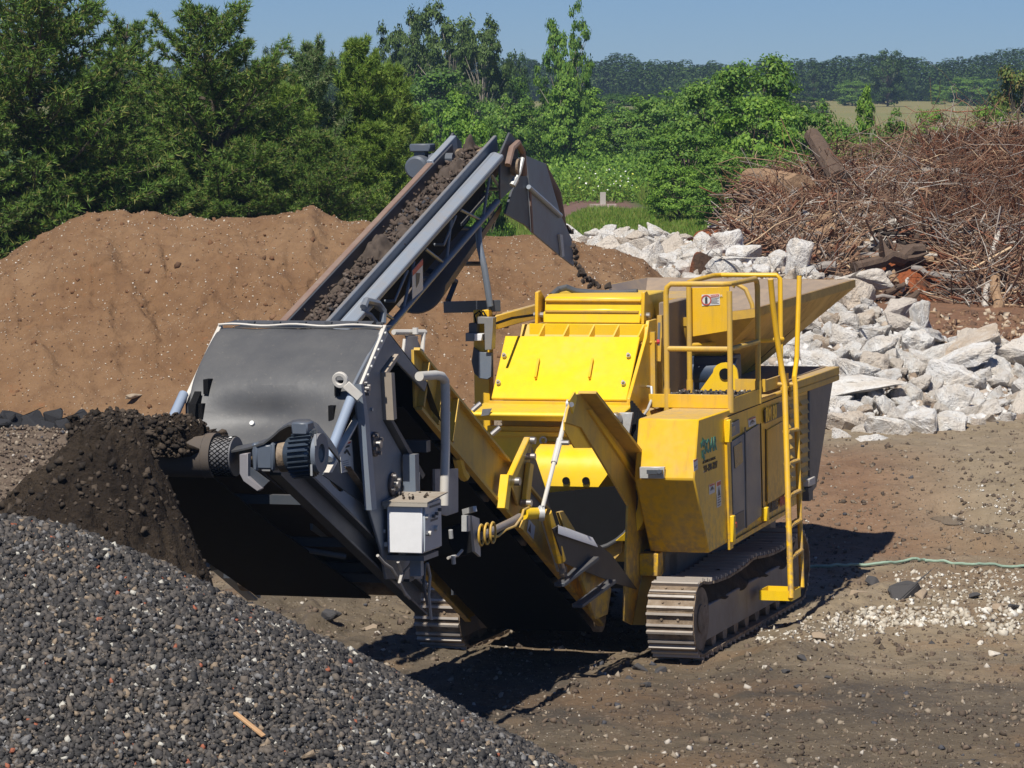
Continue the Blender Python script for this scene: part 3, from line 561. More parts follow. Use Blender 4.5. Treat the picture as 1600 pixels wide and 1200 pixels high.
def sticks(n, L0, L1, R0, R1, seg=4, bend=.25, region=None, horiz=.55, lift=(.0, .12), ends=1.0):
    """n bent tapering sticks as triangular tubes, with centres on the brush heap"""
    x0, x1, t0, t1 = region or (1165, 1800, .02, 1.0)
    x = RNG.uniform(x0, x1, n); tt = RNG.uniform(t0, t1, n); _e = ((x-1412)/95)**2+((tt-.2)/.26)**2 < 1; x = np.where(_e & (RNG.uniform(size=n) < .97), RNG.uniform(1480, 1800, n), x); C = brush(x, tt); C[:, 2] += RNG.uniform(*lift, n); C[:, 1] -= RNG.uniform(0, .35, n)
    L = L0+(L1-L0)*RNG.uniform(0, 1, n)**1.6; R = R0+(R1-R0)*RNG.uniform(0, 1, n)**2
    az = RNG.uniform(0, 2*PI, n); el = RNG.normal(0, .35, n)-.2*(RNG.uniform(size=n) < .4)
    d = np.stack([np.cos(az)*np.cos(el), np.sin(az)*np.cos(el)*.6, np.sin(el)+.0], 1); d /= np.linalg.norm(d, axis=1, keepdims=True)
    p = C-d*L[:, None]/2; dirs = d.copy(); V = []; side = np.cross(d, [0.3, .2, 1.0]); side /= np.linalg.norm(side, axis=1, keepdims=True)
    for i in range(seg+1):
        up = np.cross(side, dirs); r = R*(1-.65*i/seg*ends)
        for k in range(3):
            a = 2*PI*k/3; V.append(p+(side*math.cos(a)+up*math.sin(a))*r[:, None])
        dirs = dirs+RNG.normal(0, bend, (n, 3)); dirs /= np.linalg.norm(dirs, axis=1, keepdims=True); side = side-dirs*np.sum(side*dirs, 1, keepdims=True); side /= np.linalg.norm(side, axis=1, keepdims=True)
        p = p+dirs*(L/seg)[:, None]
    V = np.stack(V, 1); m = V.shape[1]; F = []
    for i in range(seg):
        for k in range(3): F.append((i*3+k, i*3+(k+1) % 3, i*3+3+(k+1) % 3, i*3+3+k))
    F = np.array(F)[None]+(np.arange(n)*m)[:, None, None]
    return V.reshape(-1, 3), F.reshape(-1, 4)
TWIG = rnd_mat('dead_twigs', [(0, (.13, .075, .05)), (.22, (.25, .145, .09)), (.46, (.33, .21, .135)), (.62, (.3, .25, .21)), (.72, (.46, .41, .35)), (.81, (.24, .10, .055)), (.94, (.58, .42, .26))])
v1, f1 = sticks(6200, .4, 1.9, .005, .017, 5, .27); v2, f2 = sticks(2600, .25, 1.1, .015, .045, 3, .16, (1140, 1400, .02, .8)); v3, f3 = sticks(4200, .5, 1.8, .004, .011, 5, .26, (1330, 1850, .45, 1.0), lift=(0, .2))
v4, f4 = sticks(1300, .6, 1.9, .012, .03, 3, .12, (1380, 1620, .05, .5))
V = np.vstack([v1, v2, v3, v4]); F = np.vstack([f1, f2+len(v1), f3+len(v1)+len(v2), f4+len(v1)+len(v2)+len(v3)])
tag(link('brushwood_tangle', np_mesh('brushwood_tangle', V, F), TWIG), 'tangle of dead branches and twigs heaped at the right', 'brushwood', kind='stuff')
REDN = rnd_mat('dead_red_needles', [(0, (.17, .07, .035)), (.4, (.24, .105, .055)), (.75, (.12, .06, .035))])
def red_tufts(n, x0, x1, t0, t1):
    x = RNG.uniform(x0, x1, n); tt = RNG.uniform(t0, t1, n); C = brush(x, tt); C[:, 2] += RNG.uniform(0, .2, n); C[:, 1] -= RNG.uniform(.1, .55, n); D = RNG.normal(size=(n, 3)); D[:, 1] -= .6; D /= np.linalg.norm(D, axis=1, keepdims=True)
    L = np.full(n, .2); k = 12; n_ = n; Cc = np.repeat(C, k, 0); Dd = np.repeat(D, k, 0)+RNG.normal(size=(n*k, 3))*.7; Dd /= np.linalg.norm(Dd, axis=1, keepdims=True); Ll = RNG.uniform(.1, .3, n*k); Pp = np.cross(Dd, RNG.normal(size=(n*k, 3))); Pp /= np.linalg.norm(Pp, axis=1, keepdims=True)
    v = np.stack([Cc-Pp*.01, Cc+Pp*.01, Cc+Dd*Ll[:, None]], 1); return v.reshape(-1, 3), (np.arange(n*k)*3)[:, None]+np.arange(3)[None]
va, fa = red_tufts(2600, 1430, 1640, .5, .97); vb, fb_ = red_tufts(700, 1190, 1290, .55, .9); vc, fc_ = red_tufts(900, 1540, 1760, .2, .7)
tag(link('dead_red_needles', np_mesh('dead_red_needles', np.vstack([va, vb, vc]), np.vstack([fa, fb_+len(va), fc_+len(va)+len(vb)])), REDN), 'dead rust red needles caught in the top of the brushwood heap', 'dead needles', kind='stuff')
BARK = []
for nm, c in (('tan_log', (.34, .22, .13)), ('brown_bark', (.13, .09, .065)), ('grey_log', (.3, .27, .24)), ('dark_bark', (.055, .042, .034)), ('pale_log', (.55, .5, .43))):
    t = NT(nm); _p = t.pos(True); _a = t.noise(_p, 6, 6, .7); _c = t.mix(_a, tuple(x*.5 for x in c), tuple(min(1, x*1.35) for x in c)); t.bump(_a, .9, .05); BARK.append(t.fin(_c, .9, spec=.2))
def log(p0, p1, r0, r1, m, name, lab, cat, group=None, bend=.06, stub=0):
    p0, p1 = V3(p0), V3(p1); L = np.linalg.norm(p1-p0); path = [p0+(p1-p0)*k/6+np.array([random.gauss(0, bend), 0, random.gauss(0, bend)])*L*math.sin(k/6*PI)*.6 for k in range(7)]
    c = (p0+p1)/2; path = [p-c for p in path]; b = MB().tube(path, r0, 9, r1=r1)
    for k in range(stub):
        q = path[2+k % 4]; d = unit(np.array([random.gauss(0, 1), random.gauss(0, .5), random.gauss(0, 1)])); b.tube([q, q+d*L*.18, q+d*L*.3+[0, 0, .04]], r1*.5, 6, r1=r1*.15)
    o = b.build(name, m); o.location = c; return tag(o, lab, cat, group)
log(brush(1172., .99, .6)+[0, 0, .0], brush(1250., .83, 1.4), .20, .3, BARK[0], 'log', 'fat pale broken trunk at the top left of the brushwood heap', 'log', bend=.02)
log(brush(1268., 1.06, .9)+[0, 0, .42], brush(1312., .85, 1.1)+[0, 0, .0], .15, .19, BARK[1], 'log', 'thick brown log pointing up left out of the top of the brushwood heap', 'log', bend=.01)
log(brush(1533., .02, .8), brush(1562., .52, 1.0), .055, .045, BARK[4], 'branch', 'white peeled branch standing almost upright at the right of the brushwood', 'branch', bend=.05)
log(brush(1562., .52, 1.0), brush(1577., .53, .9), .045, .03, BARK[4], 'branch', 'short white broken end hooked over the top of the upright peeled branch', 'branch', bend=.02)
log(brush(1560., .05, .9), brush(1556., .27, .9), .09, .08, BARK[0], 'log', 'tan stake leaning beside the white peeled branch', 'log', bend=.02)
log(brush(1355., .02, .8), brush(1350., .22, .8), .06, .05, BARK[0], 'log', 'short upright tan stake left of the red soil patch', 'log', bend=.02)
log(brush(1575., -.12, .5), brush(1610., .03, .8), .12, .07, BARK[3], 'log', 'black charred log half buried in the soil at the right edge', 'log', bend=.03)
log(brush(1440., .83, .8), brush(1500., .8, .8), .1, .08, BARK[2], 'log', 'pale grey log lying level high on the brushwood heap', 'log', bend=.03)
log(brush(1335., .26, 1.1), brush(1440., .40, 1.1), .1, .12, BARK[1], 'log', 'crooked brown limb running across the middle of the brushwood', 'log', bend=.12, stub=3)
for i in range(150):
    x = random.uniform(1150, 1700) if i % 2 else random.uniform(1160, 1400); tt = random.uniform(.04, .72) if x < 1450 else random.uniform(.03, .9); p = brush(np.array(x), tt, .6); L = random.uniform(.35, 1.2); a = random.uniform(0, PI); e = random.gauss(0, .16)
    d = np.array([math.cos(a)*math.cos(e), .3*math.sin(a), math.sin(e)+.12*math.sin(a)]); r = random.uniform(.03, .08)*(1.35 if x < 1330 else 1); k = random.choice((0, 0, 1, 1, 2, 3, 4))
    col = ('tan', 'brown', 'grey', 'dark', 'whitish')[k]; side = 'left' if x < 1300 else ('middle' if x < 1480 else 'right'); ht = 'lower' if tt < .35 else 'upper'
    log(p-d*L/2, p+d*L/2, r, r*.7, BARK[k], 'log', f'{col} dead log in the {ht} {side} part of the brushwood heap', 'log', 'logs lying in the brushwood heap', bend=.08, stub=random.choice((0, 1, 2)))
# ================================================================ vegetation
def leaf_mat(name, cols, trans=.35, rough=.55):
    n = len(cols); return rnd_mat(name, [(i/n, c) for i, c in enumerate(cols)], rough=rough, spec=.25, trans=trans)
LM = {
 'pine': leaf_mat('pine_needles', [(0.092, 0.173, 0.029), (0.134, 0.242, 0.035), (0.069, 0.125, 0.029), (0.188, 0.302, 0.046), (0.122, 0.204, 0.047), (0.269, 0.264, 0.074)], .25),
 'cedar': leaf_mat('cedar_needles', [(0.169, 0.281, 0.037), (0.226, 0.338, 0.053), (0.124, 0.215, 0.037), (0.293, 0.374, 0.065)], .25),
 'pale': leaf_mat('pale_cedar_tips', [(0.194, 0.270, 0.103), (0.151, 0.243, 0.073), (0.108, 0.216, 0.052), (0.270, 0.310, 0.156)], .25),
 'bright': leaf_mat('bright_leaves', [(0.167, 0.310, 0.040), (0.223, 0.379, 0.055), (0.121, 0.239, 0.040), (0.290, 0.443, 0.064)], .4),
 'mid': leaf_mat('mid_green_leaves', [(0.124, 0.248, 0.040), (0.174, 0.305, 0.046), (0.096, 0.191, 0.034), (0.223, 0.345, 0.055)], .38),
 'dark': leaf_mat('dark_leaves', [(0.065, 0.143, 0.022), (0.099, 0.191, 0.028), (0.048, 0.104, 0.021), (0.131, 0.228, 0.030)], .3),
 'oak': leaf_mat('oak_leaves', [(0.081, 0.132, 0.030), (0.106, 0.171, 0.036), (0.061, 0.101, 0.026), (0.133, 0.194, 0.047)], .3),
 'far': leaf_mat('far_wood_leaves', [(0.040, 0.081, 0.014), (0.055, 0.104, 0.016), (0.033, 0.063, 0.013), (0.068, 0.115, 0.019)], .2),
 'olive': leaf_mat('olive_leaves', [(0.134, 0.195, 0.042), (0.101, 0.158, 0.036), (0.185, 0.224, 0.052), (0.219, 0.180, 0.052)], .3),
 'grass': leaf_mat('grass_blades', [(0.169, 0.294, 0.036), (0.219, 0.339, 0.052), (0.126, 0.231, 0.030), (0.337, 0.370, 0.093), (0.269, 0.309, 0.062)], .4),
}
TRUNK = plain('tree_bark', (.11, .085, .065), .95, nz=.5, ns=12); TRUNK_P = plain('pale_tree_bark', (.3, .26, .21), .95, nz=.4, ns=12)
def leaves(C, S, N=None, asp=.55, droop=0):
    """diamond leaves at C with size S, roughly facing N"""
    n = len(C); N = RNG.normal(size=(n, 3)) if N is None else N+RNG.normal(size=(n, 3))*.75
    N /= np.linalg.norm(N, axis=1, keepdims=True)+1e-9; T = np.cross(N, RNG.normal(size=(n, 3))); T /= np.linalg.norm(T, axis=1, keepdims=True)+1e-9; B = np.cross(N, T)
    S = S[:, None]; v = np.stack([C-T*S*.5, C+B*S*asp*.5+N*S*.08, C+T*S*.5, C-B*S*asp*.5+N*S*.08], 1)
    return v.reshape(-1, 3), (np.arange(n)*4)[:, None]+np.arange(4)[None]
def needles(C, D, L, k=9, w=.012, spread=.75):
    """tufts: k thin blades from each C, fanning round D"""
    n = len(C); C = np.repeat(C, k, 0); D = np.repeat(D, k, 0)+RNG.normal(size=(n*k, 3))*spread; D /= np.linalg.norm(D, axis=1, keepdims=True)
    L = np.repeat(L, k)*RNG.uniform(.7, 1.2, n*k); P_ = np.cross(D, RNG.normal(size=(n*k, 3))); P_ /= np.linalg.norm(P_, axis=1, keepdims=True)
    v = np.stack([C-P_*w, C+P_*w, C+D*L[:, None]+P_*w*.3], 1); return v.reshape(-1, 3), (np.arange(n*k)*3)[:, None]+np.arange(3)[None]
def pine_arch(seed, Ht=6.0, Rw=1.9, top=.9, dens=1.0, mat='pine', up=.25):
    """young pine of height 1 unit = Ht; returns (crown mesh, trunk mesh)"""
    rg = random.Random(seed); np.random.seed(seed); C = []; D = []; tb = MB()
    lean = [0, 0]; tr = [np.array([.06*math.sin(h*1.3+seed)*h/Ht*2, .05*math.cos(h+seed), h]) for h in np.linspace(0, Ht, 9)]; tb.tube(tr, .11*Ht/6, 8, r1=.015)
    h = Ht*.10
    while h < Ht*.985:
        f = h/Ht; prof = (1-f)**.56*(.6+.4*min(1, f*4)); nb = rg.randint(4, 6) if f < .85 else rg.randint(3, 4); a0 = rg.uniform(0, 6.28)
        cx_, cy_ = np.interp(h, [p[2] for p in tr], [p[0] for p in tr]), np.interp(h, [p[2] for p in tr], [p[1] for p in tr])
        for b in range(nb):
            a = a0+b*6.283/nb+rg.uniform(-.4, .4); L = Rw*prof*rg.uniform(.45, 1.35)+.12; el = up+rg.uniform(-.25, .3)+f*.45
            m = 7; pts = []; p = np.array([cx_, cy_, h]); d = np.array([math.cos(a)*math.cos(el-.25), math.sin(a)*math.cos(el-.25), math.sin(el-.25)])
            for i in range(m+1):
                pts.append(p.copy()); p = p+d*L/m; d = unit(d+np.array([rg.gauss(0, .07), rg.gauss(0, .07), .07]))
            tb.tube(pts, .02*L+.006, 5, r1=.004, cap=False)
            for i in range(2, m+1):
                q = pts[i]; dd = unit(pts[i]-pts[i-1]); sl = L*.34*(1-.55*i/m)+.1
                for sgn in (-1, 1, 0):
                    if sgn == 0 and i < m-1: continue
                    s = unit(dd*.8+sgn*np.cross(dd, (0, 0, 1))*1.0+np.array([0, 0, rg.uniform(-.05, .35)])) if sgn else dd
                    nt = max(2, int(sl/.085*dens))
                    for k in range(nt):
                        C.append(q+s*sl*(k+.5)/nt+np.array([rg.gauss(0, .03), rg.gauss(0, .03), rg.gauss(0, .03)])); D.append(unit(s+np.array([0, 0, .45])))
                    if i % 2 == 0 and L > .8: tb.bar(q, q+s*sl, .008, .008)
        h += Ht*(.036+.02*rg.random())*(1-.35*f)
    C = np.array(C); D = np.array(D); v, f = needles(C, D, np.full(len(C), .125), 15, .0105, .85)
    me = np_mesh('crown', v, f); me.materials.append(LM[mat]); to = tb
    m2 = bpy.data.meshes.new('trunk'); m2.from_pydata(tb.v, [], tb.f); m2.update(); m2.materials.append(TRUNK); print('pine', len(C)); return me, m2
def shrub_arch(seed, n=9000, leaf=.05, mat='mid', shape='round', clumps=60, trunkvis=.0, gap=.0):
    """leafy crown in a unit box: width 2 (x,y in -1..1), height 0..2"""
    rg = np.random.default_rng(seed); K = clumps; th = rg.uniform(0, 2*PI, K); 
    if shape == 'cone': hz = rg.uniform(.02, .98, K)**.9; rad = (1-hz)**.8*.95*rg.uniform(.55, 1.05, K); cr = .12+.14*(1-hz)
    elif shape == 'tall': hz = .1+.85*rg.uniform(0, 1, K); rad = np.sin(np.clip(hz, 0, 1)*PI*.9+.25)*.8*rg.uniform(.3, 1.1, K); cr = rg.uniform(.13, .22, K)
    elif shape == 'tree': hz = .32+.64*rg.uniform(0, 1, K); rad = np.sqrt(np.clip(1-((hz-.62)/.40)**2, .02, 1))*rg.uniform(.35, 1.05, K); cr = rg.uniform(.10, .19, K)
    else: hz = rg.uniform(.03, .95, K); rad = np.sqrt(np.clip(1-((hz-.38)/.64)**2, .02, 1))*rg.uniform(.45, 1.02, K)*.92; cr = rg.uniform(.13, .26, K)
    hz = hz*(1+.10*np.sin(3*th+seed)); c = np.stack([rad*np.cos(th), rad*np.sin(th), hz*2], 1)
    w = cr**2; idx = rg.choice(K, n, p=w/w.sum()); dr = rg.normal(size=(n, 3)); dr /= np.linalg.norm(dr, axis=1, keepdims=True); dr[:, 2] = np.where(dr[:, 2] < -.3, -dr[:, 2]*.5, dr[:, 2])
    rr = cr[idx]*(rg.uniform(0, 1, n)**.45)*(1+.35*rg.normal(size=n)*.5); C = c[idx]+dr*rr[:, None]*np.array([1.1, 1.1, .85])
    C = C[C[:, 2] > .0]; dr = dr[:len(C)]
    v, f = leaves(C, rg.uniform(.6, 1.4, len(C))*leaf, C-np.array([0, 0, .7])+dr, .6); me = np_mesh('crown', v, f); me.materials.append(LM[mat])
    tb = MB(); tb.tube([(0, 0, 0), (.02, .01, .5), (-.02, .02, 1.0), (.0, 0, 1.45)], .045, 7, r1=.015)
    for k in range(0, K, 2): tb.tube([(0, 0, max(.1, c[k, 2]*.45)), (c[k]*[.5, .5, .78]), c[k]], .018, 5, r1=.004, cap=False)
    m2 = bpy.data.meshes.new('trunk'); m2.from_pydata(tb.v, [], tb.f); m2.update(); m2.materials.append(TRUNK_P if trunkvis else TRUNK); return me, m2
def put_tree(arch, name, cat, x, ytop, D, hw, label, group=None, uh=2.0, uw=1.0, z0=None, rz=None):
    """arch of height uh and half-width uw put so that its top is seen at (x, ytop), standing at distance D"""
    X = (x-800)/FPX*D; z0 = float(zg(X, D))-.05 if z0 is None else z0; hgt = ztop(ytop, D)-z0; wd = hw/FPX*D
    r = empty(name, label, cat, group); r.location = (X, D, z0); r.rotation_euler[2] = random.uniform(0, 6.28) if rz is None else rz; r.scale = (wd/uw, wd/uw, hgt/uh)
    for nm, me in zip(('crown', 'trunk'), arch):
        o = bpy.data.objects.new(nm, me); COL.objects.link(o); o.parent = r
    return r
PA = [pine_arch(11, 6, 2.0), pine_arch(12, 6, 1.7, up=.1), pine_arch(13, 6, 2.2, up=.35)]
CA = [pine_arch(15, 5.5, 1.5, mat='cedar', up=.6, dens=1.25), pine_arch(16, 5.5, 1.5, mat='pale', up=.7, dens=1.2)]
GP_ = 'pines crowding behind the soil heap'
for (x, y, D, hw, a, lab) in [(55, -75, 60.5, 190, 0, 'tallest dark pine at the left edge, its top cut off by the frame'), (195, 38, 67, 125, 1, 'pine with a narrow spire top second from the left, against the sky'), (335, 20, 63, 165, 2, 'broad pine with a jagged top standing clear against the sky, left of the pale cedar'),
    (-60, 130, 59, 160, 1, 'low dark pine filling the left edge below the tallest pine'), (150, 165, 61, 175, 0, 'pine with low spreading boughs left of centre behind the soil heap'), (275, 140, 65, 150, 2, 'dark pine half hidden between the spire topped pine and the broad pine'), (420, 118, 65.5, 130, 0, 'dark pine in the gap between the broad pine and the pale cedar'),
    (20, 292, 61.5, 120, 2, 'small shaded pine at the left edge, just above the end of the soil heap'), (395, 225, 61.8, 130, 1, 'lower pine right of centre whose boughs touch the soil heap'), (500, 215, 62, 110, 0, 'dark pine below the bright cedars, behind the foot of the grey conveyor'), (640, 165, 74, 80, 1, 'dark pine at the right end of the row, behind the grey conveyor'), (250, 262, 61.5, 120, 0, 'low shaded pine right behind the crest of the soil heap'), (-330, 20, 62, 180, 2, 'pine outside the left edge, the one farther out'), (-190, -20, 66, 170, 0, 'pine just outside the left edge')]:
    put_tree(PA[a], 'pine_tree', 'pine tree', x, y, D, hw*1.22, lab, GP_, 6.0, 2.1)
for (x, y, D, hw, a, lab) in [(482, 84, 66, 95, 1, 'cedar with pale tan tips right of the broad pine'), (560, 80, 67, 100, 0, 'bright green cedar right of the pale tipped one'), (615, 118, 69, 75, 0, 'bright green cedar at the right end of the evergreen row'), (455, 150, 64.5, 95, 0, 'lower bright cedar in front of the pale tipped one'), (585, 205, 66, 95, 0, 'low bright cedar behind the grey motor of the conveyor')]:
    put_tree(CA[a], 'cedar_tree', 'cedar tree', x, y, D, hw*1.2, lab, 'cedars behind the soil heap', 5.5, 1.6)
SH = {k: shrub_arch(*a) for k, a in {'b1': (21, 13000, .075, 'bright', 'round', 90), 'b2': (22, 13000, .075, 'bright', 'tall', 90), 'm1': (23, 14000, .07, 'mid', 'round', 100), 'm2': (24, 12000, .07, 'mid', 'tall', 80), 'd1': (25, 12000, .065, 'dark', 'cone', 90), 'd2': (26, 12000, .07, 'dark', 'round', 80),
    'o1': (27, 15000, .065, 'oak', 'tree', 110, 1), 'o2': (28, 13000, .07, 'oak', 'tree', 90, 1), 't1': (29, 12000, .07, 'mid', 'tree', 90, 1), 'ol': (30, 13000, .07, 'olive', 'round', 90), 'r1': (31, 16000, .06, 'mid', 'round', 130), 'f1': (32, 7000, .08, 'far', 'round', 80), 'f2': (33, 5000, .09, 'far', 'tall', 50)}.items()}
def sh(k, x, y, D, hw, lab, name='leafy_bush', cat='bush', group='leafy bushes behind the yard', **kw): return put_tree(SH[k], name, cat, x, y, D, hw, lab, group, 2.0, 1.08, **kw)
for a in [('b1', 655, 168, 104, 62, 'bright bush just right of the cedar row'), ('b2', 712, 156, 112, 60, 'bright bush with a ragged top above the left rail of the grey conveyor'), ('m1', 790, 150, 152, 62, 'green bush directly behind the head of the grey conveyor'), ('b1', 745, 195, 98, 66, 'bright low bush just above the conveyor head'), ('m2', 640, 205, 92, 60, 'lower bush between the cedars and the grey motor'),
    ('b2', 925, 146, 162, 62, 'bright bush below the slender tree'), ('m1', 985, 165, 160, 66, 'green bush right of the slender tree, beside the distant wood'), ('b1', 862, 195, 156, 55, 'bright bush right of the chute'), ('b1', 905, 188, 158, 60, 'bright bush behind the meadow, right of the chute'), ('m1', 1035, 140, 150, 75, 'dark topped bush at the left end of the big thicket'),
    ('r1', 1180, 102, 104, 105, 'biggest round bush, highest of the thicket above the crusher'), ('r1', 1105, 128, 106, 85, 'bushy crown left of the biggest bush'), ('b1', 1190, 160, 92, 90, 'lighter leafy bush in front of the biggest bush'), ('m1', 1075, 195, 96, 90, 'shaded green bush in the left half of the thicket'), ('m1', 1265, 160, 100, 70, 'bush at the right shoulder of the biggest bush'),
    ('r1', 1135, 240, 86, 80, 'low leafy bush right above the pale rubble'), ('b1', 1060, 262, 92, 55, 'low bright bush at the edge of the meadow'), ('m1', 1225, 235, 84, 70, 'low bush right behind the fat broken trunk'), ('m1', 1300, 195, 92, 60, 'bush behind the upright log of the brushwood heap'), ('b2', 1352, 145, 104, 36, 'slim upright sapling in front of the pale field'),
    ('m2', 1400, 180, 96, 45, 'small bush right of the slim sapling'), ('b1', 1455, 178, 98, 40, 'bright small bush near the right end of the pale field'), ('m1', 1500, 196, 90, 60, 'low bush just over the top of the brushwood heap'), ('ol', 1590, 118, 116, 62, 'olive green bush at the right edge in front of the distant wood'), ('b1', 1545, 172, 104, 45, 'bright bush left of the olive one at the right edge'), ('m1', 1350, 215, 86, 60, 'low bush behind the middle of the brushwood heap'), ('ol', 1720, 110, 118, 80, 'bush outside the right edge'), ('b1', 700, 232, 88, 60, 'low bright bush behind the left side of the grey conveyor'), ('m1', 1008, 215, 148, 50, 'low green bush at the left corner of the thicket'), ('m1', 830, 172, 154, 55, 'green bush behind the conveyor head pulley')]: sh(*a)
sh('d1', 850, 130, 160, 40, 'dark cone shaped evergreen below and left of the slender tree', 'evergreen_tree', 'evergreen', 'dark evergreens in the thicket'); sh('d1', 768, 196, 94, 36, 'small dark cone shaped evergreen above the conveyor', 'evergreen_tree', 'evergreen', 'dark evergreens in the thicket')
for a in [('o1', 632, 32, 190, 50, 'left oak of the dark pair against the sky'), ('o1', 705, 22, 186, 66, 'middle oak, tallest of the dark group, with its trunk showing'), ('o2', 755, 50, 182, 48, 'right oak of the dark group'), ('o2', 675, 85, 196, 70, 'lower oak between the two tall ones')]: sh(*a, name='oak_tree', cat='oak tree', group='dark oaks on the skyline')
for a in [('d2', 690, 110, 176, 95, 'dark bush under the oaks'), ('d2', 790, 105, 184, 60, 'dark bush right of the oaks'), ('f1', 805, 82, 240, 30, 'bluish tree between the oaks and the slender tree'), ('f1', 630, 120, 190, 60, 'dark bush at the left foot of the oaks')]: sh(*a, group='dark bushes under the oaks')
sh('t1', 880, 26, 150, 46, 'slender light green tree with a pale trunk standing high against the sky', 'slender_tree', 'tree', 'trees on the skyline'); sh('b2', 885, 128, 149, 58, 'leafy bush round the trunk of the slender tree')
for i_, (x_, y_, w_) in enumerate(((900, 140, 60), (955, 146, 50), (1005, 147, 60), (1060, 146, 60), (1120, 143, 60), (1180, 144, 60), (1235, 148, 40), (1275, 152, 24), (1560, 150, 40), (1620, 148, 50))): sh(('f1', 'd2')[i_ % 2], x_, y_, 330+7*i_, w_, 'low dark bush in the line before the distant wood', name='distant_bush', group='bushes in the line before the distant wood')
sh('f1', 1385, 79, 470, 38, 'big round dark tree in front of the distant wood', 'round_tree', 'tree', 'trees on the skyline'); sh('f1', 426, 73, 300, 26, 'small round dark tree seen between the broad pine and the pale cedar', 'round_tree', 'tree', 'trees on the skyline')
sh('f1', 497, 74, 290, 30, 'distant dark tree top behind the pale cedar', 'round_tree', 'tree', 'trees on the skyline'); sh('f1', 545, 80, 290, 30, 'distant tree top behind the bright cedar', 'round_tree', 'tree', 'trees on the skyline')
sh('b1', 1464, 133, 500, 16, 'small light bush before the distant wood, right of the round tree'); sh('m1', 1330, 125, 480, 30, 'bush left of the big round distant tree'); sh('m1', 1520, 120, 480, 50, 'bush right of the big round distant tree'); sh('f2', 1270, 100, 520, 22, 'upright tree at the left end of the distant wood above the thicket', 'round_tree', 'tree', 'trees on the skyline')
# distant wood as one mass
vv = []; ff = []; o = 0; tv = MB()
xs = list(np.arange(330, 1900, 9.)); xs += list(np.arange(-300, 330, 14.)); xs += list(np.arange(-4200, -300, 26.))+list(np.arange(1900, 5200, 26.))
for i, x in enumerate(xs):
    for D in (560+random.uniform(-12, 12), 590+random.uniform(-10, 10)):
        yt = np.interp(x, [330, 640, 800, 900, 960, 1050, 1150, 1240, 1300, 1400, 1500, 1560, 1600, 1900], [98, 98, 96, 98, 92, 99, 104, 96, 92, 90, 96, 82, 78, 90])+random.gauss(0, 3.5)+2.5*math.sin(x*.031)+2*math.sin(x*.083)+(D-575)*.05
        X = (x+random.uniform(-4, 4)-800)/FPX*D; h = ztop(yt, D); wd = random.uniform(1.3, 2.6); n = 700 if -80 < x < 1700 else 160
        hz = RNG.uniform(0, 1, n); rd = wd*(.2+(1-hz)**.45*(.8+.15*np.sin(hz*19+i)))*RNG.uniform(.5, 1.05, n)**.5; th = RNG.uniform(0, 2*PI, n)
        C = np.stack([X+rd*np.cos(th), D+rd*np.sin(th), .2+hz*(h-.2)], 1); v, f = leaves(C, RNG.uniform(.26, .55, n)*(1 if n > 200 else 2.), C-np.array([X, D, h*.4]), .7); vv.append(v); ff.append(f+o); o += len(v)
tag(link('distant_wood', np_mesh('distant_wood', np.vstack(vv), np.vstack(ff)), LM['far']), 'dark belt of woodland along the horizon', 'woodland', kind='stuff')
# meadow grass and weeds
n = 60000; px = RNG.uniform(690, 1180, n); Y = 70+75*RNG.uniform(0, 1, n)**1.2; X = (px-800)/FPX*Y; k = ~((Y > 111) & (Y < 130) & (X > .6) & (X < 4.3)) 
X, Y = X[k], Y[k]; Z = zg(X, Y); hh = RNG.uniform(.12, .42, len(X))*np.where(Y < 112, .5, 1.)*(1+.9*ss(100, 130, Y))*(1+.5*vnoise(X*.8, Y*.3, seed=5)); D_ = RNG.normal(0, .3, (len(X), 3)); D_[:, 2] = 1; D_ /= np.linalg.norm(D_, axis=1, keepdims=True)
v, f = needles(np.stack([X, Y, Z], 1), D_, hh, 3, .018, .2); tag(link('meadow_grass', np_mesh('meadow_grass', v, f), LM['grass']), 'tall green grass of the meadow behind the crusher', 'grass', kind='stuff')
n = 26000; px = RNG.uniform(700, 1260, n); Y = RNG.uniform(126, 150, n); X = (px-800)/FPX*Y; Z = zg(X, Y)+RNG.uniform(0, 1.1, n)*(1+.4*vnoise(X*.9, Y*.4, seed=9)); v, f = leaves(np.stack([X, Y, Z], 1), RNG.uniform(.08, .2, n))
tag(link('weeds', np_mesh('weeds', v, f), LM['bright']), 'rank green weeds between the meadow and the bushes', 'weeds', kind='stuff')
n = 150; px = RNG.uniform(900, 1120, n); Y = RNG.uniform(118, 140, n); X = (px-800)/FPX*Y; Z = zg(X, Y)+RNG.uniform(.5, 1.2, n); v, f = leaves(np.stack([X, Y, Z], 1), RNG.uniform(.04, .09, n), np.tile([0, -.6, 1.], (n, 1)), 1.)
tag(link('wild_flowers', np_mesh('wild_flowers', v, f), rnd_mat('flower_heads', [(0, (.75, .75, .68)), (.6, (.6, .65, .1))])), 'scattered white and yellow wild flower heads in the meadow', 'wild flowers', kind='stuff')
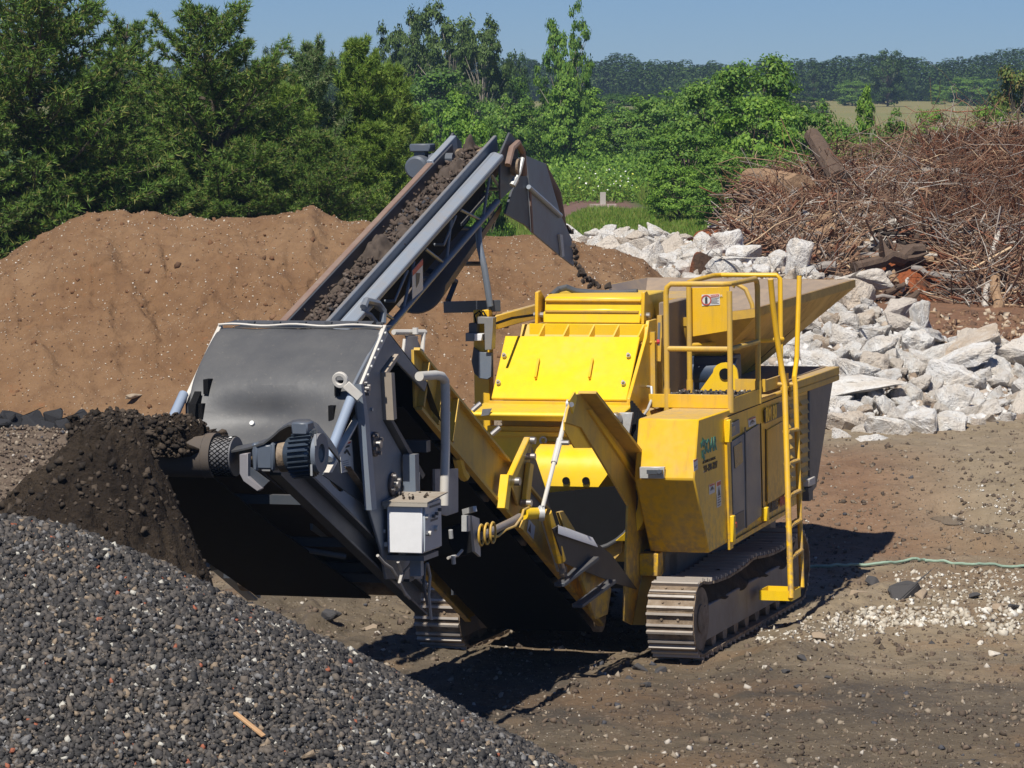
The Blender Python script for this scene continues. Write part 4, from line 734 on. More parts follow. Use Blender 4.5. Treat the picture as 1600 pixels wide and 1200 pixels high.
# small weeds on the soil heap
GW = 'tiny weeds sprouting on the soil heap'
wl = {(80, 470): 'tiny weed high on the left slope of the soil heap', (168, 482): 'tiny weed on the soil heap, middle of the three on the left slope', (165, 533): 'tiny weed on the soil heap below the middle one', (135, 440): 'small green sprout near the left crest of the soil heap', (215, 440): 'small green sprout right of the one near the left crest', (375, 443): 'green sprout on the soil heap halfway to the grey conveyor'}
for (x, y), lab in wl.items():
    D = 53.5
    for _ in range(20): X = (x-800)/FPX*D; zz = float(zdirt(np.array(X), np.array(D))); D = .5*D+.5*(H-zz)*FPX/(y-HY)
    v, f = needles(RNG.normal(0, .04, (14, 3))*[1, 1, .2], np.tile([0, 0, 1.], (14, 1)), np.full(14, .1), 5, .014, .9); o = link('weed', np_mesh('weed', v, f), LM['bright']); o.location = ((x-800)/FPX*D, D, zz+.01); tag(o, lab, 'weed', GW)
# stake on the far dirt strip
c = W(942, 338, d=118.); zc = float(zg(c[0], c[1])); st = empty('marker_post', 'small pale post on a flat base on the brown strip in the meadow', 'marker post'); st.location = (c[0], c[1], zc)
MB().box((-.09, -.05, 0), (.09, .05, max(.5, ztop(316, 118)-zc))).build('post', plain('weathered_post', (.4, .37, .33), .8), st); MB().box((-.42, -.2, 0), (.42, .2, .12)).build('base', plain('pink_grey_base', (.42, .32, .3), .8), st)
# ---------------------------------------------------------------- air
hz_ = MB().box((-700, -5, -3), (700, 760, 30)).build('haze', None); tag(hz_, 'thin summer haze over the yard and woods', 'haze', kind='stuff')
hm = bpy.data.materials.new('haze'); hm.use_nodes = True; nt = hm.node_tree; nt.nodes.clear(); ho = nt.nodes.new('ShaderNodeOutputMaterial'); hv = nt.nodes.new('ShaderNodeVolumePrincipled')
hv.inputs['Color'].default_value = (.55, .76, 1, 1); hv.inputs['Density'].default_value = .0004; hv.inputs['Anisotropy'].default_value = .3; nt.links.new(hv.outputs[0], ho.inputs['Volume']); hz_.data.materials.append(hm)
# ================================================================ tracked crusher (yellow)
def thing(name, label, cat, group=None): return empty(name, label, cat, group, MM)
def vw(u, pts): return [(u, a, b) for a, b in pts]
CY = YEL; TX = Vector
def plate(u, pix, th, **k):
    """upright plate: outline traced on the plane u, thickness th towards +u (or the given vector)"""
    return [P(x, y, u=u) for x, y in pix], (th, 0, 0)
def text(s, size, origin, X, Y, m, name, parent, ex=.0015, align='LEFT', bold=0, sx=1):
    cu = bpy.data.curves.new(name, 'FONT'); cu.body = s; cu.size = size; cu.extrude = ex; cu.align_x = align; cu.offset = bold; cu.resolution_u = 3
    o = bpy.data.objects.new(name, cu); COL.objects.link(o); X = Vector(unit(X)); Y = Vector(unit(Y)); Z = X.cross(Y)
    mw = Matrix((X*sx, Y, Z)).transposed().to_4x4(); mw.translation = Vector(origin)
    dg = bpy.context.evaluated_depsgraph_get(); me = bpy.data.meshes.new_from_object(o.evaluated_get(dg)); bpy.data.objects.remove(o)
    me.transform(mw); me.materials.clear(); return link(name, me, m, parent)
cr = thing('rock_crusher', 'yellow tracked rock crusher with guardrailed platform, ladder and wide flared hopper', 'rock crusher')
# --- crawler tracks
def oval(v0, v1, w0, w1, r, n=12):
    p = [(v0+r+(v1-v0-2*r)*i/20, w0) for i in range(21)]
    p += [(v1-r+r*math.sin(a), w0+r-r*math.cos(a)) for a in np.linspace(.15, PI*.95, n)]
    top = [(v1-r-(v1-v0-2*r)*i/24, w1) for i in range(25)]
    p += [(v, w-.05*abs(math.sin((v-v0-r)/(v1-v0-2*r)*PI*2.0))-(.02 if i not in (0, 24) else 0)) for i, (v, w) in enumerate(top)]
    p += [(v0+r-r*math.sin(a), w1-r+r*math.cos(a)) for a in np.linspace(.15, PI*.95, n)]
    return p
def resample(p, step):
    p = np.array(p+[p[0]]); s = np.concatenate([[0], np.cumsum(np.linalg.norm(np.diff(p, axis=0), axis=1))]); n = int(round(s[-1]/step)); t = np.linspace(0, s[-1], n, endpoint=False)
    return np.stack([np.interp(t, s, p[:, 0]), np.interp(t, s, p[:, 1])], 1)
for u0, u1, side in ((.8, 1.2, 1), (-1.22, -.82, -1)):
    tp = oval(.10, 4.2, .015, .66, .315); um = (u0+u1)/2
    root = link('crawler_track', None, None, cr)
    sh_ = resample(tp, .148); n = len(sh_); b = MB(); g = MB(); ln = MB()
    for i in range(n):
        p, q = sh_[i], sh_[(i+1) % n]; d = unit([0, q[0]-p[0], q[1]-p[1]]); nn = np.cross([1, 0, 0], d)*1.0; c = np.array([um, (p[0]+q[0])/2, (p[1]+q[1])/2]); L = np.linalg.norm(q-p)
        nn = -nn if np.dot(nn, c-np.array([um, 2.15, .33])) < 0 and abs(c[1]-2.15) > 1.8 else nn
        if abs(c[1]-2.15) <= 1.8: nn = np.array([0, 0, 1.0]) if c[2] > .33 else np.array([0, 0, -1.0])
        jit = random.uniform(-.004, .004)
        b.obox(c-nn*.014+[jit, 0, 0], (u1-u0, 0, 0), d*L*.93, nn*.022)
        for off in (-.3, .33): g.obox(c+nn*(.010 if off < 0 else .004)+d*L*off, (u1-u0-.006, 0, 0), d*.02, nn*(.036 if off < 0 else .022))
        for du in (-.07, .07): b.cyl(c+[du, 0, 0]+nn*-.002, c+[du, 0, 0]+nn*.008, .012, 6)
        ln.obox(c-nn*.055+[.05, 0, 0], (.03, 0, 0), d*L*1.02, nn*.06); ln.obox(c-nn*.055-[.05, 0, 0], (.03, 0, 0), d*L*1.02, nn*.06)
    b.build('track_shoes', MUD, root); g.build('track_bars', paint('worn_grouser_steel', (.42, .38, .33), dirt=(.26, .2, .15), amt=.7, rough=.5, up=.3), root); ln.build('track_chain', MUD, root)
    b = MB(); us = u1-.035 if side > 0 else u0+.035; th = -.30*side
    b.prism(vw(us, [(.30, .13), (.36, .12), (3.65, .12), (3.8, .2), (3.85, .34), (3.7, .43), (.5, .41), (.34, .38), (.25, .28)]), (th, 0, 0)); b.build('side_frame', paint('track_frame_paint', (.19, .17, .16), dirt=(.24, .18, .13), amt=.9, rough=.5, up=.5, streak=.6), root, bevel=.008)
    b = MB(); rws = [[(us-side*(.01+.03*k+.02*math.sin(v*9+k)), v, .40+.05*k+.015*math.sin(v*13+2*k)) for v in np.linspace(.42, 3.8, 60)] for k in range(5)]; b.sheet(rws, .02); b.build('mud_cake', CAKED, root)
    for k in range(9):
        b = MB(); v = .55+.37*k; b.cyl((us-.01*side, v, .105), (us-.28*side, v, .105), .075, 14); b.build('roller', MUD, root)
    b = MB(); b.cyl((us+.01*side, .44, .335), (us-.28*side, .44, .335), .26, 22); b.cyl((us+.02*side, .44, .335), (us, .44, .335), .12, 18); b.build('drive_sprocket', MUD, root)
    b = MB(); b.cyl((us+.005*side, 3.86, .335), (us-.28*side, 3.86, .335), .26, 22); b.build('idler_wheel', MUD, root)
# --- chassis
b = MB(); b.box((-.78, .7, .42), (-.55, 4.6, .86)); b.box((.55, .7, .42), (.78, 4.6, .86)); b.box((-.78, .9, .5), (.78, 1.15, .8)); b.box((-.78, 3.9, .5), (.78, 4.4, .8)); b.box((-.6, 1.15, .62), (.6, 3.9, .8)); b.build('chassis', GREY_D, cr, bevel=.01)
b = MB(); b.box((.62, .55, .66), (.78, .78, .85)); b.build('chassis_bracket', YEL, cr, bevel=.006)
MB().box((-.78, .30, .64), (.56, 1.6, .67)).build('added_shade_plate', GREY_D, cr)  # added plate that keeps sun off the ground between the tracks
# --- engine housing
US = 1.21
b = MB(); b.prism(vw(.70, [(.30, 2.0), (.15, 1.52), (.60, .86), (4.12, .93), (4.12, 1.99)]), (US-.70, 0, 0)); hs = b.build('engine_housing', YEL, cr, bevel=.012)
b = MB(); b.box((.34, 1.35, .87), (.70, 4.1, 1.97)); b.build('inner_housing', YEL_DUST, hs)
SP = lambda x, y, du=0.: P(x, y, u=US+du)
b = MB(); b.prism([SP(x, y) for x, y in ((1131, 655), (1136, 652), (1142, 856), (1137, 859))], (.022, 0, 0)); b.build('corner_post', YEL, hs)
for (x0, y0, x1, y1) in ((1131, 656, 1136, 690), (1137, 806, 1141, 846), (1190, 793, 1194, 813)):
    a0 = SP(x0, y0); a1 = SP(x1, y1); MB().box((US+.0, a0[1], a1[2]), (US+.05, a0[1]+.075, a0[2])).build('hinge', YEL_CLEAN, hs, bevel=.006)
# door opening with the blue grey panel
b = MB(); b.prism([SP(*p, .004) for p in ((1141, 690), (1185, 662), (1188, 806), (1145, 838))], (.012, 0, 0)); door = b.build('control_door', GREY, hs, bevel=.003)
b = MB(); b.prism([SP(*p, .017) for p in ((1146, 698), (1158.5, 690), (1160, 722), (1148, 732))], (.005, 0, 0)); b.build('window', plain('brown_tinted_glass', (.09, .075, .05), .15), door)
b = MB(); b.prism([SP(*p, .017) for p in ((1163, 668), (1164.5, 667), (1167, 824), (1165.5, 825))], (.006, 0, 0)); b.build('door_edge', GREY_D, door)
b = MB(); b.prism([SP(*p, .017) for p in ((1146, 806), (1162, 797), (1162.5, 824), (1147, 834))], (.004, 0, 0)); b.build('lower_recess', GREY_D, door)
b = MB(); e0 = SP(1147.5, 820, .02); b.cyl(e0, e0+[.02, 0, 0], .025, 12); b.build('red_button', plain('red_plastic', (.5, .03, .03), .4), door)
b = MB(); b.prism([SP(*p, .004) for p in ((1138, 664), (1153, 655), (1154, 676), (1139, 684))], (.012, 0, 0)); dp = b.build('display', GREY, hs); b = MB(); b.prism([SP(*p, .018) for p in ((1140, 669), (1148, 664), (1148.5, 674), (1140.5, 679))], (.003, 0, 0)); b.build('screen', plain('dark_display_glass', (.05, .07, .09), .1), dp)
DK = plain('dark_gap', (.02, .018, .012), .9)
for nm, pp in (('door_seam', ((1187.5, 662), (1188.7, 661.3), (1192, 806), (1190.8, 807))), ('door_seam', ((1195.5, 671), (1196.5, 670), (1197, 783), (1196, 784))), ('door_seam', ((1137, 650), (1262, 602), (1262, 603.2), (1137, 651.5)))):
    MB().prism([SP(*p, .001) for p in pp], (.004, 0, 0)).build(nm, DK, hs)
b = MB(); b.prism([SP(*p) for p in ((1197, 672), (1226, 655), (1229, 768), (1198, 788))], (.012, 0, 0)); d2 = b.build('side_door', YEL, hs, bevel=.004)
b = MB(); b.prism([SP(*p) for p in ((1140, 846), (1229, 795), (1229, 801), (1140, 853))], (.02, 0, 0)); b.build('sill_rail', YEL, hs)
# louvres
lv = link('louvre_panel', None, None, hs)
for c0, c1, off in ((1232, 1243, 0), (1249, 1260, -9)):
    b = MB(); va = SP(c0, 640)[1]; vb = SP(c1, 640)[1]
    for k in range(10):
        w0 = 1.86-k*.088
        if k < 9 or c0 > 1240: b.add([(US+.001, va, w0), (US+.001, vb, w0), (US+.03, vb, w0-.045), (US+.03, va, w0-.045), (US+.001, va, w0-.055), (US+.001, vb, w0-.055)], [(0, 1, 2, 3), (3, 2, 5, 4), (0, 3, 4), (1, 5, 2)])
    b.build('slats', YEL_DUST, lv)
    b = MB(); b.box((US, va-.03, 1.0), (US+.004, vb+.03, 1.89)); b.build('backing', YEL_HOP, lv)
# rear dark box and tan deck
b = MB(); b.add([(.4, 4.14, .93), (US+.01, 4.14, .95), (US+.01, 4.14, 1.93), (.4, 4.14, 1.93), (.4, 5.1, 1.98), (US+.01, 5.14, 1.98), (.4, 4.35, .95), (US+.01, 4.4, 1.0)], [(0, 1, 2, 3), (1, 7, 5, 2), (0, 6, 7, 1), (6, 4, 5, 7), (2, 5, 4, 3), (0, 3, 4, 6)])
b.build('rear_tank', paint('dark_grey_tank', (.085, .09, .10), dirt=(.13, .11, .09), amt=.4, rough=.4, up=.3), cr, bevel=.01)
b = MB(); b.box((US, 4.6, 1.0), (US+.015, 4.62, 1.9)); 
b = MB(); b.box((.36, 3.3, 1.985), (US+.045, 5.22, 2.06)); b.box((US+.02, 3.3, 1.93), (US+.045, 5.22, 1.985)); b.build('rear_deck', YEL_DUST, cr, bevel=.008)
b = MB(); b.box((.40, 3.4, 2.061), (1.15, 5.1, 2.068)); b.build('deck_soil', plain('deck_dirt', (.26, .2, .15), .95, nz=.5), cr)
b = MB(); b.cyl(SP(1257, 772, .0), SP(1257, 772, .0)+[.05, 0, 0], .05, 12); b.box(tuple(SP(1254, 783)), tuple(SP(1254, 783)+[.06, .16, .12])); b.build('fuel_filler', GREY_D, hs)
b = MB(); b.box((US-.01, 3.9, 1.06), (US+.06, 4.15, 1.13)); b.build('tank_bracket', TUBE_W, hs, bevel=.005)
# front latch
lt = P(1004, 728, v=.16); b = MB(); b.add([P(1004, 729, v=.17), P(1042, 729, v=.17), P(1042, 747, v=.13), P(1004, 746, v=.13)], [(0, 1, 2, 3)]); 
q = [P(x, y, v=.20) for x, y in ((1004, 728), (1042, 728), (1042, 746), (1004, 746))]; b = MB(); b.prism([p+[0, -.09, 0] for p in q], (0, .05, 0)); la = b.build('latch_plate', GALV, hs, bevel=.004)
q = [P(x, y, v=.10) for x, y in ((1012, 734), (1036, 734), (1036, 740), (1012, 740))]; b = MB(); b.prism([p+[0, -.03, 0] for p in q], (0, .03, 0)); b.cyl(P(1030, 737, v=.06), P(1030, 737, v=.1), .018, 10); b.build('latch_handle', GREY_D, la)
# lettering on the side
def side_text(s, x, y, size, m, name, sx=1, bold=0, du=.002): return text(s, size, SP(x, y, du), (0, 1, 0), (0, 0, 1), m, name, hs, sx=sx, bold=bold)
GRN = plain('green_lettering', (.02, .22, .16), .5); BRN = plain('dark_lettering', (.07, .05, .03), .6); REDL = plain('red_lettering', (.45, .05, .03), .5); YL = plain('yellow_lettering', (.8, .52, .03), .5); BLKL = plain('black_plate', (.03, .03, .03), .4)
side_text('SOAR', 1100.5, 709, .155, GRN, 'green_lettering', sx=1.0, bold=.006)
b = MB()
for cx_, cy_, a in ((1097.5, 693, .3), (1099, 712, 2.4)):
    c = SP(cx_, cy_, .002); d = np.array([0, math.cos(a), math.sin(a)]); s = np.array([0, -math.sin(a), math.cos(a)])
    b.prism([c-d*.05-s*.02, c+d*.02-s*.02, c+d*.02-s*.045, c+d*.07, c+d*.02+s*.045, c+d*.02+s*.02, c-d*.05+s*.02], (.003, 0, 0))
b.build('recycling_arrows', GRN, hs)
side_text('RECYCLING & CRUSHING', 1098, 725, .034, BRN, 'small_lettering', sx=1.05); side_text('231-398-3297', 1099.5, 738.5, .078, BRN, 'phone_number', sx=1.0, bold=.002)
STK = plain('white_sticker', (.62, .62, .6), .5); STR = plain('red_sticker_print', (.5, .08, .05), .5); STB = plain('black_sticker_print', (.05, .05, .05), .5)
def sticker(pix, red=None, lines=3, name='warning_sticker', parent=None, u=US, du=.0, flip=False, pict=True):
    q = [P(x, y, u=u+du+.001) for x, y in pix]; b = MB(); b.prism(q, (.003, 0, 0)); o = b.build(name, STK, parent or hs); o_, X, Y = q[3], q[2]-q[3], q[0]-q[3]
    def r(a0, b0, a1, b1, m, nm, k): MB().prism([o_+X*a+Y*c+[.0042, 0, 0] for a, c in ((a0, b0), (a1, b0), (a1, b1), (a0, b1))], (.0012, 0, 0)).build(nm, m, o)
    if red: r(.05, .82, .95, .97, STR, 'red_band', 0)
    if pict:
        c = o_+X*.5+Y*.58+[.0042, 0, 0]; MB().prism([c-X*.32-Y*.14, c+X*.32-Y*.14, c+Y*.2], (.0012, 0, 0)).build('pictogram', STB, o)
    for k in range(lines): r(.12, .36-k*.1, .88-(k % 2)*.2, .39-k*.1, STB, 'print_line', k)
    return o
sticker(((1200, 674), (1206.5, 670.5), (1207, 684), (1200.5, 687)), True, 1); sticker(((1199.5, 690), (1215, 683), (1215.5, 695), (1200, 701)), True, 1); sticker(((1200, 705), (1214.5, 698.5), (1215, 710), (1200.5, 716)), True, 1); sticker(((1199.5, 724), (1217, 716), (1217, 728), (1200, 736)), True, 2)
sticker(((1168.5, 655), (1180, 650), (1181, 663), (1169.5, 668)), True, 2); sticker(((1083, 719), (1089.5, 716), (1090, 733), (1084, 737)), True, 2, pict=False); sticker(((1107.5, 758), (1116, 754.5), (1116.5, 769), (1108, 773)), True, 1); sticker(((1119, 753), (1126, 750), (1126.5, 790), (1120, 793.5)), True, 4)
b = MB(); b.prism([SP(*p, .013) for p in ((1194, 641), (1221, 628), (1222, 650), (1195, 662))], (.004, 0, 0)); bp = b.build('model_plate', BLKL, hs); text('RM 80', .165, SP(1196.5, 658.5, .018), (0, 1, 0), (0, .02, 1), YL, 'plate_lettering', bp, bold=.008, sx=.9)
text('RUBBLE ', .11, SP(1201, 801, .014), (0, 1, .02), (0, 0, 1), BRN, 'maker_lettering', hs, bold=.006, sx=.9); text('MASTER', .11, SP(1218.5, 791, .014), (0, 1, .02), (0, 0, 1), REDL, 'maker_lettering', hs, bold=.006, sx=.9)
# --- platform with guard rail
pf = link('platform', None, None, cr); TR = .024
b = MB(); b.box((.50, 1.33, 2.005), (1.22, 2.28, 2.05)); b.build('floor', YEL_DUST, pf); b = MB(); b.box((.5, 1.31, 2.0), (1.22, 1.335, 2.115)); b.box((1.205, 1.335, 1.96), (1.235, 2.28, 2.09)); b.build('kick_plate', YEL, pf, bevel=.003)
C = np.stack([RNG.uniform(.52, 1.19, 700), RNG.uniform(1.36, 2.25, 700), RNG.uniform(2.05, 2.075, 700)], 1); v, f = stones(C, RNG.uniform(.006, .02, 700)); o = link('loose_grit', np_mesh('loose_grit', v, f), GS, pf); tag(o, kind='stuff')
posts = [(.655, 1.335), (1.21, 1.335), (1.22, 2.25), (.60, 2.27)]; top = 3.05
rl = link('guard_rail', None, None, pf)
for (x, y) in posts: MB().tube([(x, y, 1.97), (x, y, top-.06)], TR, 12).build('post', YEL_DUST, rl)
for (x, y) in posts: MB().cyl((x, y, 1.965), (x, y, 2.16), TR*1.25, 12).build('socket', YEL_DUST, rl)
MB().tube([(.655, 1.335, top-.09), (.665, 1.335, top-.03), (.70, 1.335, top), (1.16, 1.335, top), (1.20, 1.37, top), (1.215, 1.5, top), (1.22, 2.16, top), (1.22, 2.23, top-.03), (1.22, 2.25, top-.1)], TR, 12).build('top_rail', YEL_DUST, rl)
MB().tube([(.655, 1.335, 2.50), (1.21, 1.335, 2.50), (1.22, 2.25, 2.50)], TR*.95, 12).build('middle_rail', YEL_DUST, rl)
tb_ = [(.60, 2.27, top-.04), (.605, 2.4, top-.03), (.61, 3.05, top-.02), (.66, 3.15, top-.02), (1.17, 3.15, top-.02), (1.2, 3.15, top-.05), (1.2, 3.15, 2.07)]
MB().tube(tb_, TR*.95, 12).build('top_rail', YEL, rl); MB().tube([(.60, 2.27, 2.46), (1.22, 3.15, 2.46)], TR*.9, 10).build('middle_rail', YEL, rl)
b = MB(); q = [P(x, y, v=2.30) for x, y in ((1076, 450), (1139, 448), (1139, 517), (1077, 527))]; b.prism(q, (0, .02, 0)); sb = b.build('sign_board', YEL, pf, bevel=.003)
q = [P(x, y, v=2.298) for x, y in ((1096.5, 460.5), (1124.5, 459), (1125, 476), (1097, 478))]; b = MB(); b.prism(q, (0, -.003, 0)); sg = b.build('warning_sign', STK, sb); X, Y, O = q[1]-q[0], q[0]-q[3], q[3]
b = MB(); b.ring(O+X*.25+Y*.5+[0, -.006, 0], (0, 1, 0), .036, .046, .002, 24); b.build('red_ring', STR, sg); b = MB(); c = O+X*.25+Y*.5+[0, -.006, 0]; b.prism([c+[-.011, 0, -.03], c+[.011, 0, -.03], c+[.011, 0, .02], c+[.0, 0, .032], c+[-.011, 0, .02]], (0, .002, 0)); b.build('hand_pictogram', STB, sg)
b = MB(); b.prism([O+X*a+Y*c+[0, -.005, 0] for a, c in ((.5, .7), (.97, .72), (.97, .97), (.5, .95))], (0, .002, 0)); b.build('red_band', STR, sg); text('DANGER', .026, O+X*.52+Y*.76+[0, -.0075, 0], (1, 0, .03), (0, 0, 1), STK, 'sign_lettering', sg, ex=.0006)
for k in range(5): MB().prism([O+X*a+Y*c+[0, -.005, 0] for a, c in ((.52, .58-k*.11), (.95-.08*(k % 2), .58-k*.11), (.95-.08*(k % 2), .615-k*.11), (.52, .615-k*.11))], (0, .002, 0)).build('print_line', STB, sg)
b = MB(); n_ = [(.86+.13*math.cos(a), 2.15+.0, 2.20+.13*math.sin(a)) for a in np.linspace(0, PI, 10)]; b = MB(); b.prism([(.86-.19, 2.34, 2.06), (1.03, 2.34, 2.06)]+[(.9+.11*math.cos(a), 2.34, 2.22+.09*math.sin(a)) for a in np.linspace(0, PI, 9)], (0, .03, 0)); lg = b.build('lifting_lug', YEL_CLEAN, pf); MB().cyl((.9, 2.325, 2.21), (.9, 2.345, 2.21), .05, 16).build('hole', BLACK, lg)
# --- ladder
ld = link('ladder', None, None, cr)
RLb, RLt = P(1236, 935, u=1.52), P(1226, 604, u=1.33); RRb, RRt = P(1253, 918, u=1.52), P(1243, 604, u=1.33)
MB().tube([RLb, RLt, P(1222, 580, u=1.30), P(1213, 520, u=1.27), P(1207, 470, u=1.25), P(1204, 436, u=1.25)], .026, 12).build('rail', YEL, ld); MB().tube([RRb, RRt, P(1241, 590, u=1.32), P(1245, 560, u=1.30), P(1249, 431, u=1.30)], .023, 12).build('rail', YEL, ld)
for y in (675, 726, 776, 824, 873):
    t_ = (y-604)/331; a0 = RLt+(RLb-RLt)*t_; a1 = RRt+(RRb-RRt)*(t_+.003); b = MB(); b.bar(a0, a1, .06, .018)
    for k in range(7): c = a0+(a1-a0)*(k+.7)/7.5; b.box(c+[-.03, -.008, .009], c+[.03, .008, .02])
    b.build('rung', YEL_DUST, ld)
S0 = P(1193, 934, u=1.25); tl = link('foot_step', None, None, ld); b = MB(); z = RLb[2]+.02; u0, v0 = 1.24, RLb[1]
for p0, p1 in (((u0, v0, z), (1.53, v0, z)), ((1.53, v0, z), (1.53, v0+.30, z)), ((1.53, v0+.30, z), (u0, v0+.30, z)), ((u0, v0+.30, z), (u0, v0, z))): b.bar(p0, p1, .008, .085)
b.build('step_frame', YEL_CLEAN, tl); b = MB(); b.box((u0, v0, z-.03), (1.53, v0+.3, z-.02)); b.build('tread', YEL_DUST, tl)
b = MB(); q = [P(x, y, u=1.24) for x, y in ((1190, 608), (1223, 614), (1223, 630), (1190, 625))]; b.box((1.0, 2.3, 2.06), (1.27, 2.32, 2.17)); b.box((1.25, 2.32, 2.06), (1.27, 3.15, 2.16)); b.build('ladder_bracket', YEL_DUST, ld)
MB().tube([RLt+[0, 0, .02], RLt+[-.12, 0, .02]], .018, 8).build('rail_tie', YEL_DUST, ld); MB().tube([RRt+[0, 0, .02], RRt+[-.12, 0, .02]], .018, 8).build('rail_tie', YEL_DUST, ld)
# --- crusher box
bx_ = link('crusher_box', None, None, cr); UL, UR = -.80, .40
b = MB(); b.prism(vw(UL+.08, [(1.02, .85), (1.02, 2.02), (1.53, 2.53), (1.62, 2.68), (3.3, 2.68), (3.5, 2.2), (3.5, .85)]), (UR-UL-.10, 0, 0)); b.build('housing', YEL_DUST, bx_)
dirv = unit([0, .5, .5]); nrm = np.array([0, -.7071, .7071]); p0 = np.array([0, 1.0, 2.07]); p1 = np.array([0, 1.5, 2.57])
b = MB(); b.hexa([p0+[UL, 0, 0]-nrm*.0, p0+[UR, 0, 0], p1+[UR-.02, 0, 0], p1+[UL-.03, 0, 0], p0+[UL, 0, 0]+nrm*.03, p0+[UR, 0, 0]+nrm*.03, p1+[UR-.02, 0, 0]+nrm*.03, p1+[UL-.03, 0, 0]+nrm*.03]); fp = b.build('front_plate', YEL_CLEAN, bx_, bevel=.006)
b = MB(); b.box((UL-.02, .97, 2.0), (UR+.02, 1.0, 2.07)); b.build('plate_lip', YEL, fp, bevel=.004)
for x, y0, y1 in ((841, 568, 597), (925, 568, 597)):
    def onpl(x, y):
        r0 = P(x, y, v=1.2); # iterate on inclined plane
        for _ in range(6): r0 = P(x, y, v=1.0+(r0[2]-2.07))
        return r0+nrm*.03
    a0, a1 = onpl(x+3, y0), onpl(x-2, y1); b = MB(); b.bar(a0+nrm*.035, a1+nrm*.035, .018, .012, up=nrm); b.bar(a0+nrm*.018, a0+nrm*.018+(a1-a0)*.08, .018, .036, up=nrm); b.bar(a1+nrm*.018, a1+nrm*.018+(a0-a1)*.08, .018, .036, up=nrm); b.build('handle', YEL, fp)
for x, y in ((790, 562), (781, 604), (984, 562), (976, 605)):
    a0 = onpl(x, y); b = MB(); b.cyl(a0, a0+nrm*.03, .02, 8); b.cyl(a0+nrm*.03, a0+nrm*.05, .012, 8); b.build('bolt', STEEL, fp)
b = MB(); b.box((-.64, 1.57, 2.55), (.42, 1.60, 2.69)); 
b.build('rib_plate', YEL_CLEAN, bx_, bevel=.004)
for u in (-.56, -.34, -.11, .11, .33): b = MB(); b.prism([(u+.05, 1.57, 2.685), (u+.05, 1.57, 2.56), (u, 1.44, 2.525)], (.014, 0, 0)); b.build('gusset', YEL, bx_)
b = MB(); b.prism(vw(-.54, [(1.64, 2.69), (1.66, 2.79), (1.70, 2.80), (1.72, 2.91), (1.80, 2.93), (2.5, 2.93), (2.5, 2.69)]), (.88, 0, 0)); ht = b.build('top_hatch', YEL_CLEAN, bx_, bevel=.01)
MB().cyl((-.53, 1.70, 2.885), (.33, 1.70, 2.885), .014, 8).build('hinge_rod', YEL, ht); MB().box((-.52, 1.645, 2.785), (.32, 1.665, 2.80)).build('seam_strip', YEL_HOP, ht)
for u in (-.60, .355): b = MB(); b.prism([(u, 1.60, 2.69), (u, 1.62, 2.96), (u, 1.70, 2.97), (u, 1.95, 2.80), (u, 2.0, 2.69)], (.03, 0, 0)); b.build('hatch_lug', YEL, bx_, bevel=.004); b = MB(); b.cyl((u-.03, 1.68, 2.76), (u+.06, 1.68, 2.76), .025, 10); b.build('pin', STEEL, bx_)
b = MB(); b.box((-.5, 2.5, 2.66), (.5, 3.6, 2.86)); b.build('inlet_duct', YEL_DUST, bx_)
b = MB(); b.tube([P(862, 462, v=1.9), P(873, 452, v=2.0), P(885, 449, v=2.0), P(900, 455, v=2.05), P(930, 458, v=2.1), P(975, 458, v=2.15), P(996, 456, v=2.15)], .028, 10); b.build('hose', GREY_D, bx_)
# lip beam below the plate, lower front wall, side wall
b = MB(); b.prism(vw(UL-.08, [(.62, 2.01), (.60, 1.98), (.66, 1.93), (1.02, 1.95), (1.02, 2.05)]), (UR-UL+.14, 0, 0)); b.build('lip_beam', YEL_CLEAN, bx_, bevel=.008)
b = MB(); q = [P(x, y, v=.60) for x, y in ((754, 641), (769, 640), (764, 650), (752, 652))]; b.prism([p+[0, -.004, .01] for p in q], (0, .003, 0)); b.build('data_plate', STEEL, bx_)
b = MB(); b.box((UL-.02, .92, .88), (UR, .98, 1.86)); b.box((UL-.02, .86, 1.78), (UR, .92, 1.82)); b.build('lower_wall', YEL_CLEAN, bx_, bevel=.004)
b = MB(); b.ring(P(849, 688, v=.84), (0, 1, 0), .02, .035, .015, 14); b.cyl(P(849, 696, v=.85), P(849, 702, v=.86), .015, 8); b.build('eye_bolt', STEEL, bx_)
b = MB(); b.prism(vw(UR, [(.98, 1.3), (.98, 2.1), (1.52, 2.58), (1.60, 2.72), (1.85, 2.72), (1.85, 1.3)]), (.03, 0, 0)); b.build('side_wall', YEL, bx_, bevel=.004)
for (v, w0, w1) in ((1.62, 1.9, 2.62), (1.85, 1.7, 2.75)): MB().box((UR+.03, v, w0), (UR+.07, v+.05, w1)).build('stiffener', YEL_DUST, bx_)
b = MB(); b.box((UR+.03, 1.9, 1.98), (UR+.12, 2.6, 2.86)); b.build('inlet_side', paint('dusty_grey_plate', (.2, .16, .12), dirt=(.3, .22, .15), amt=.9, rough=.7, up=.8), bx_, bevel=.01)
MB().tube([P(1008, 600, v=1.6), P(1008, 560, v=1.6)], .03, 10).build('hinge_pin', YEL, bx_)
b = MB(); a0 = P(1027, 505, v=1.75); b.bar(P(1030, 504, v=1.75), P(1029, 540, v=1.75), .01, .02); b.build('gauge_rod', GREY, bx_); b = MB(); b.cyl(P(1010, 536, v=1.6), P(1025, 534, v=1.65), .012, 8); b.build('rod', YEL_DUST, bx_); b = MB(); b.cyl(P(1026, 534, v=1.64), P(1030, 534, v=1.65), .02, 8); b.build('red_cap', plain('red_plastic_cap', (.6, .05, .06), .4), bx_)
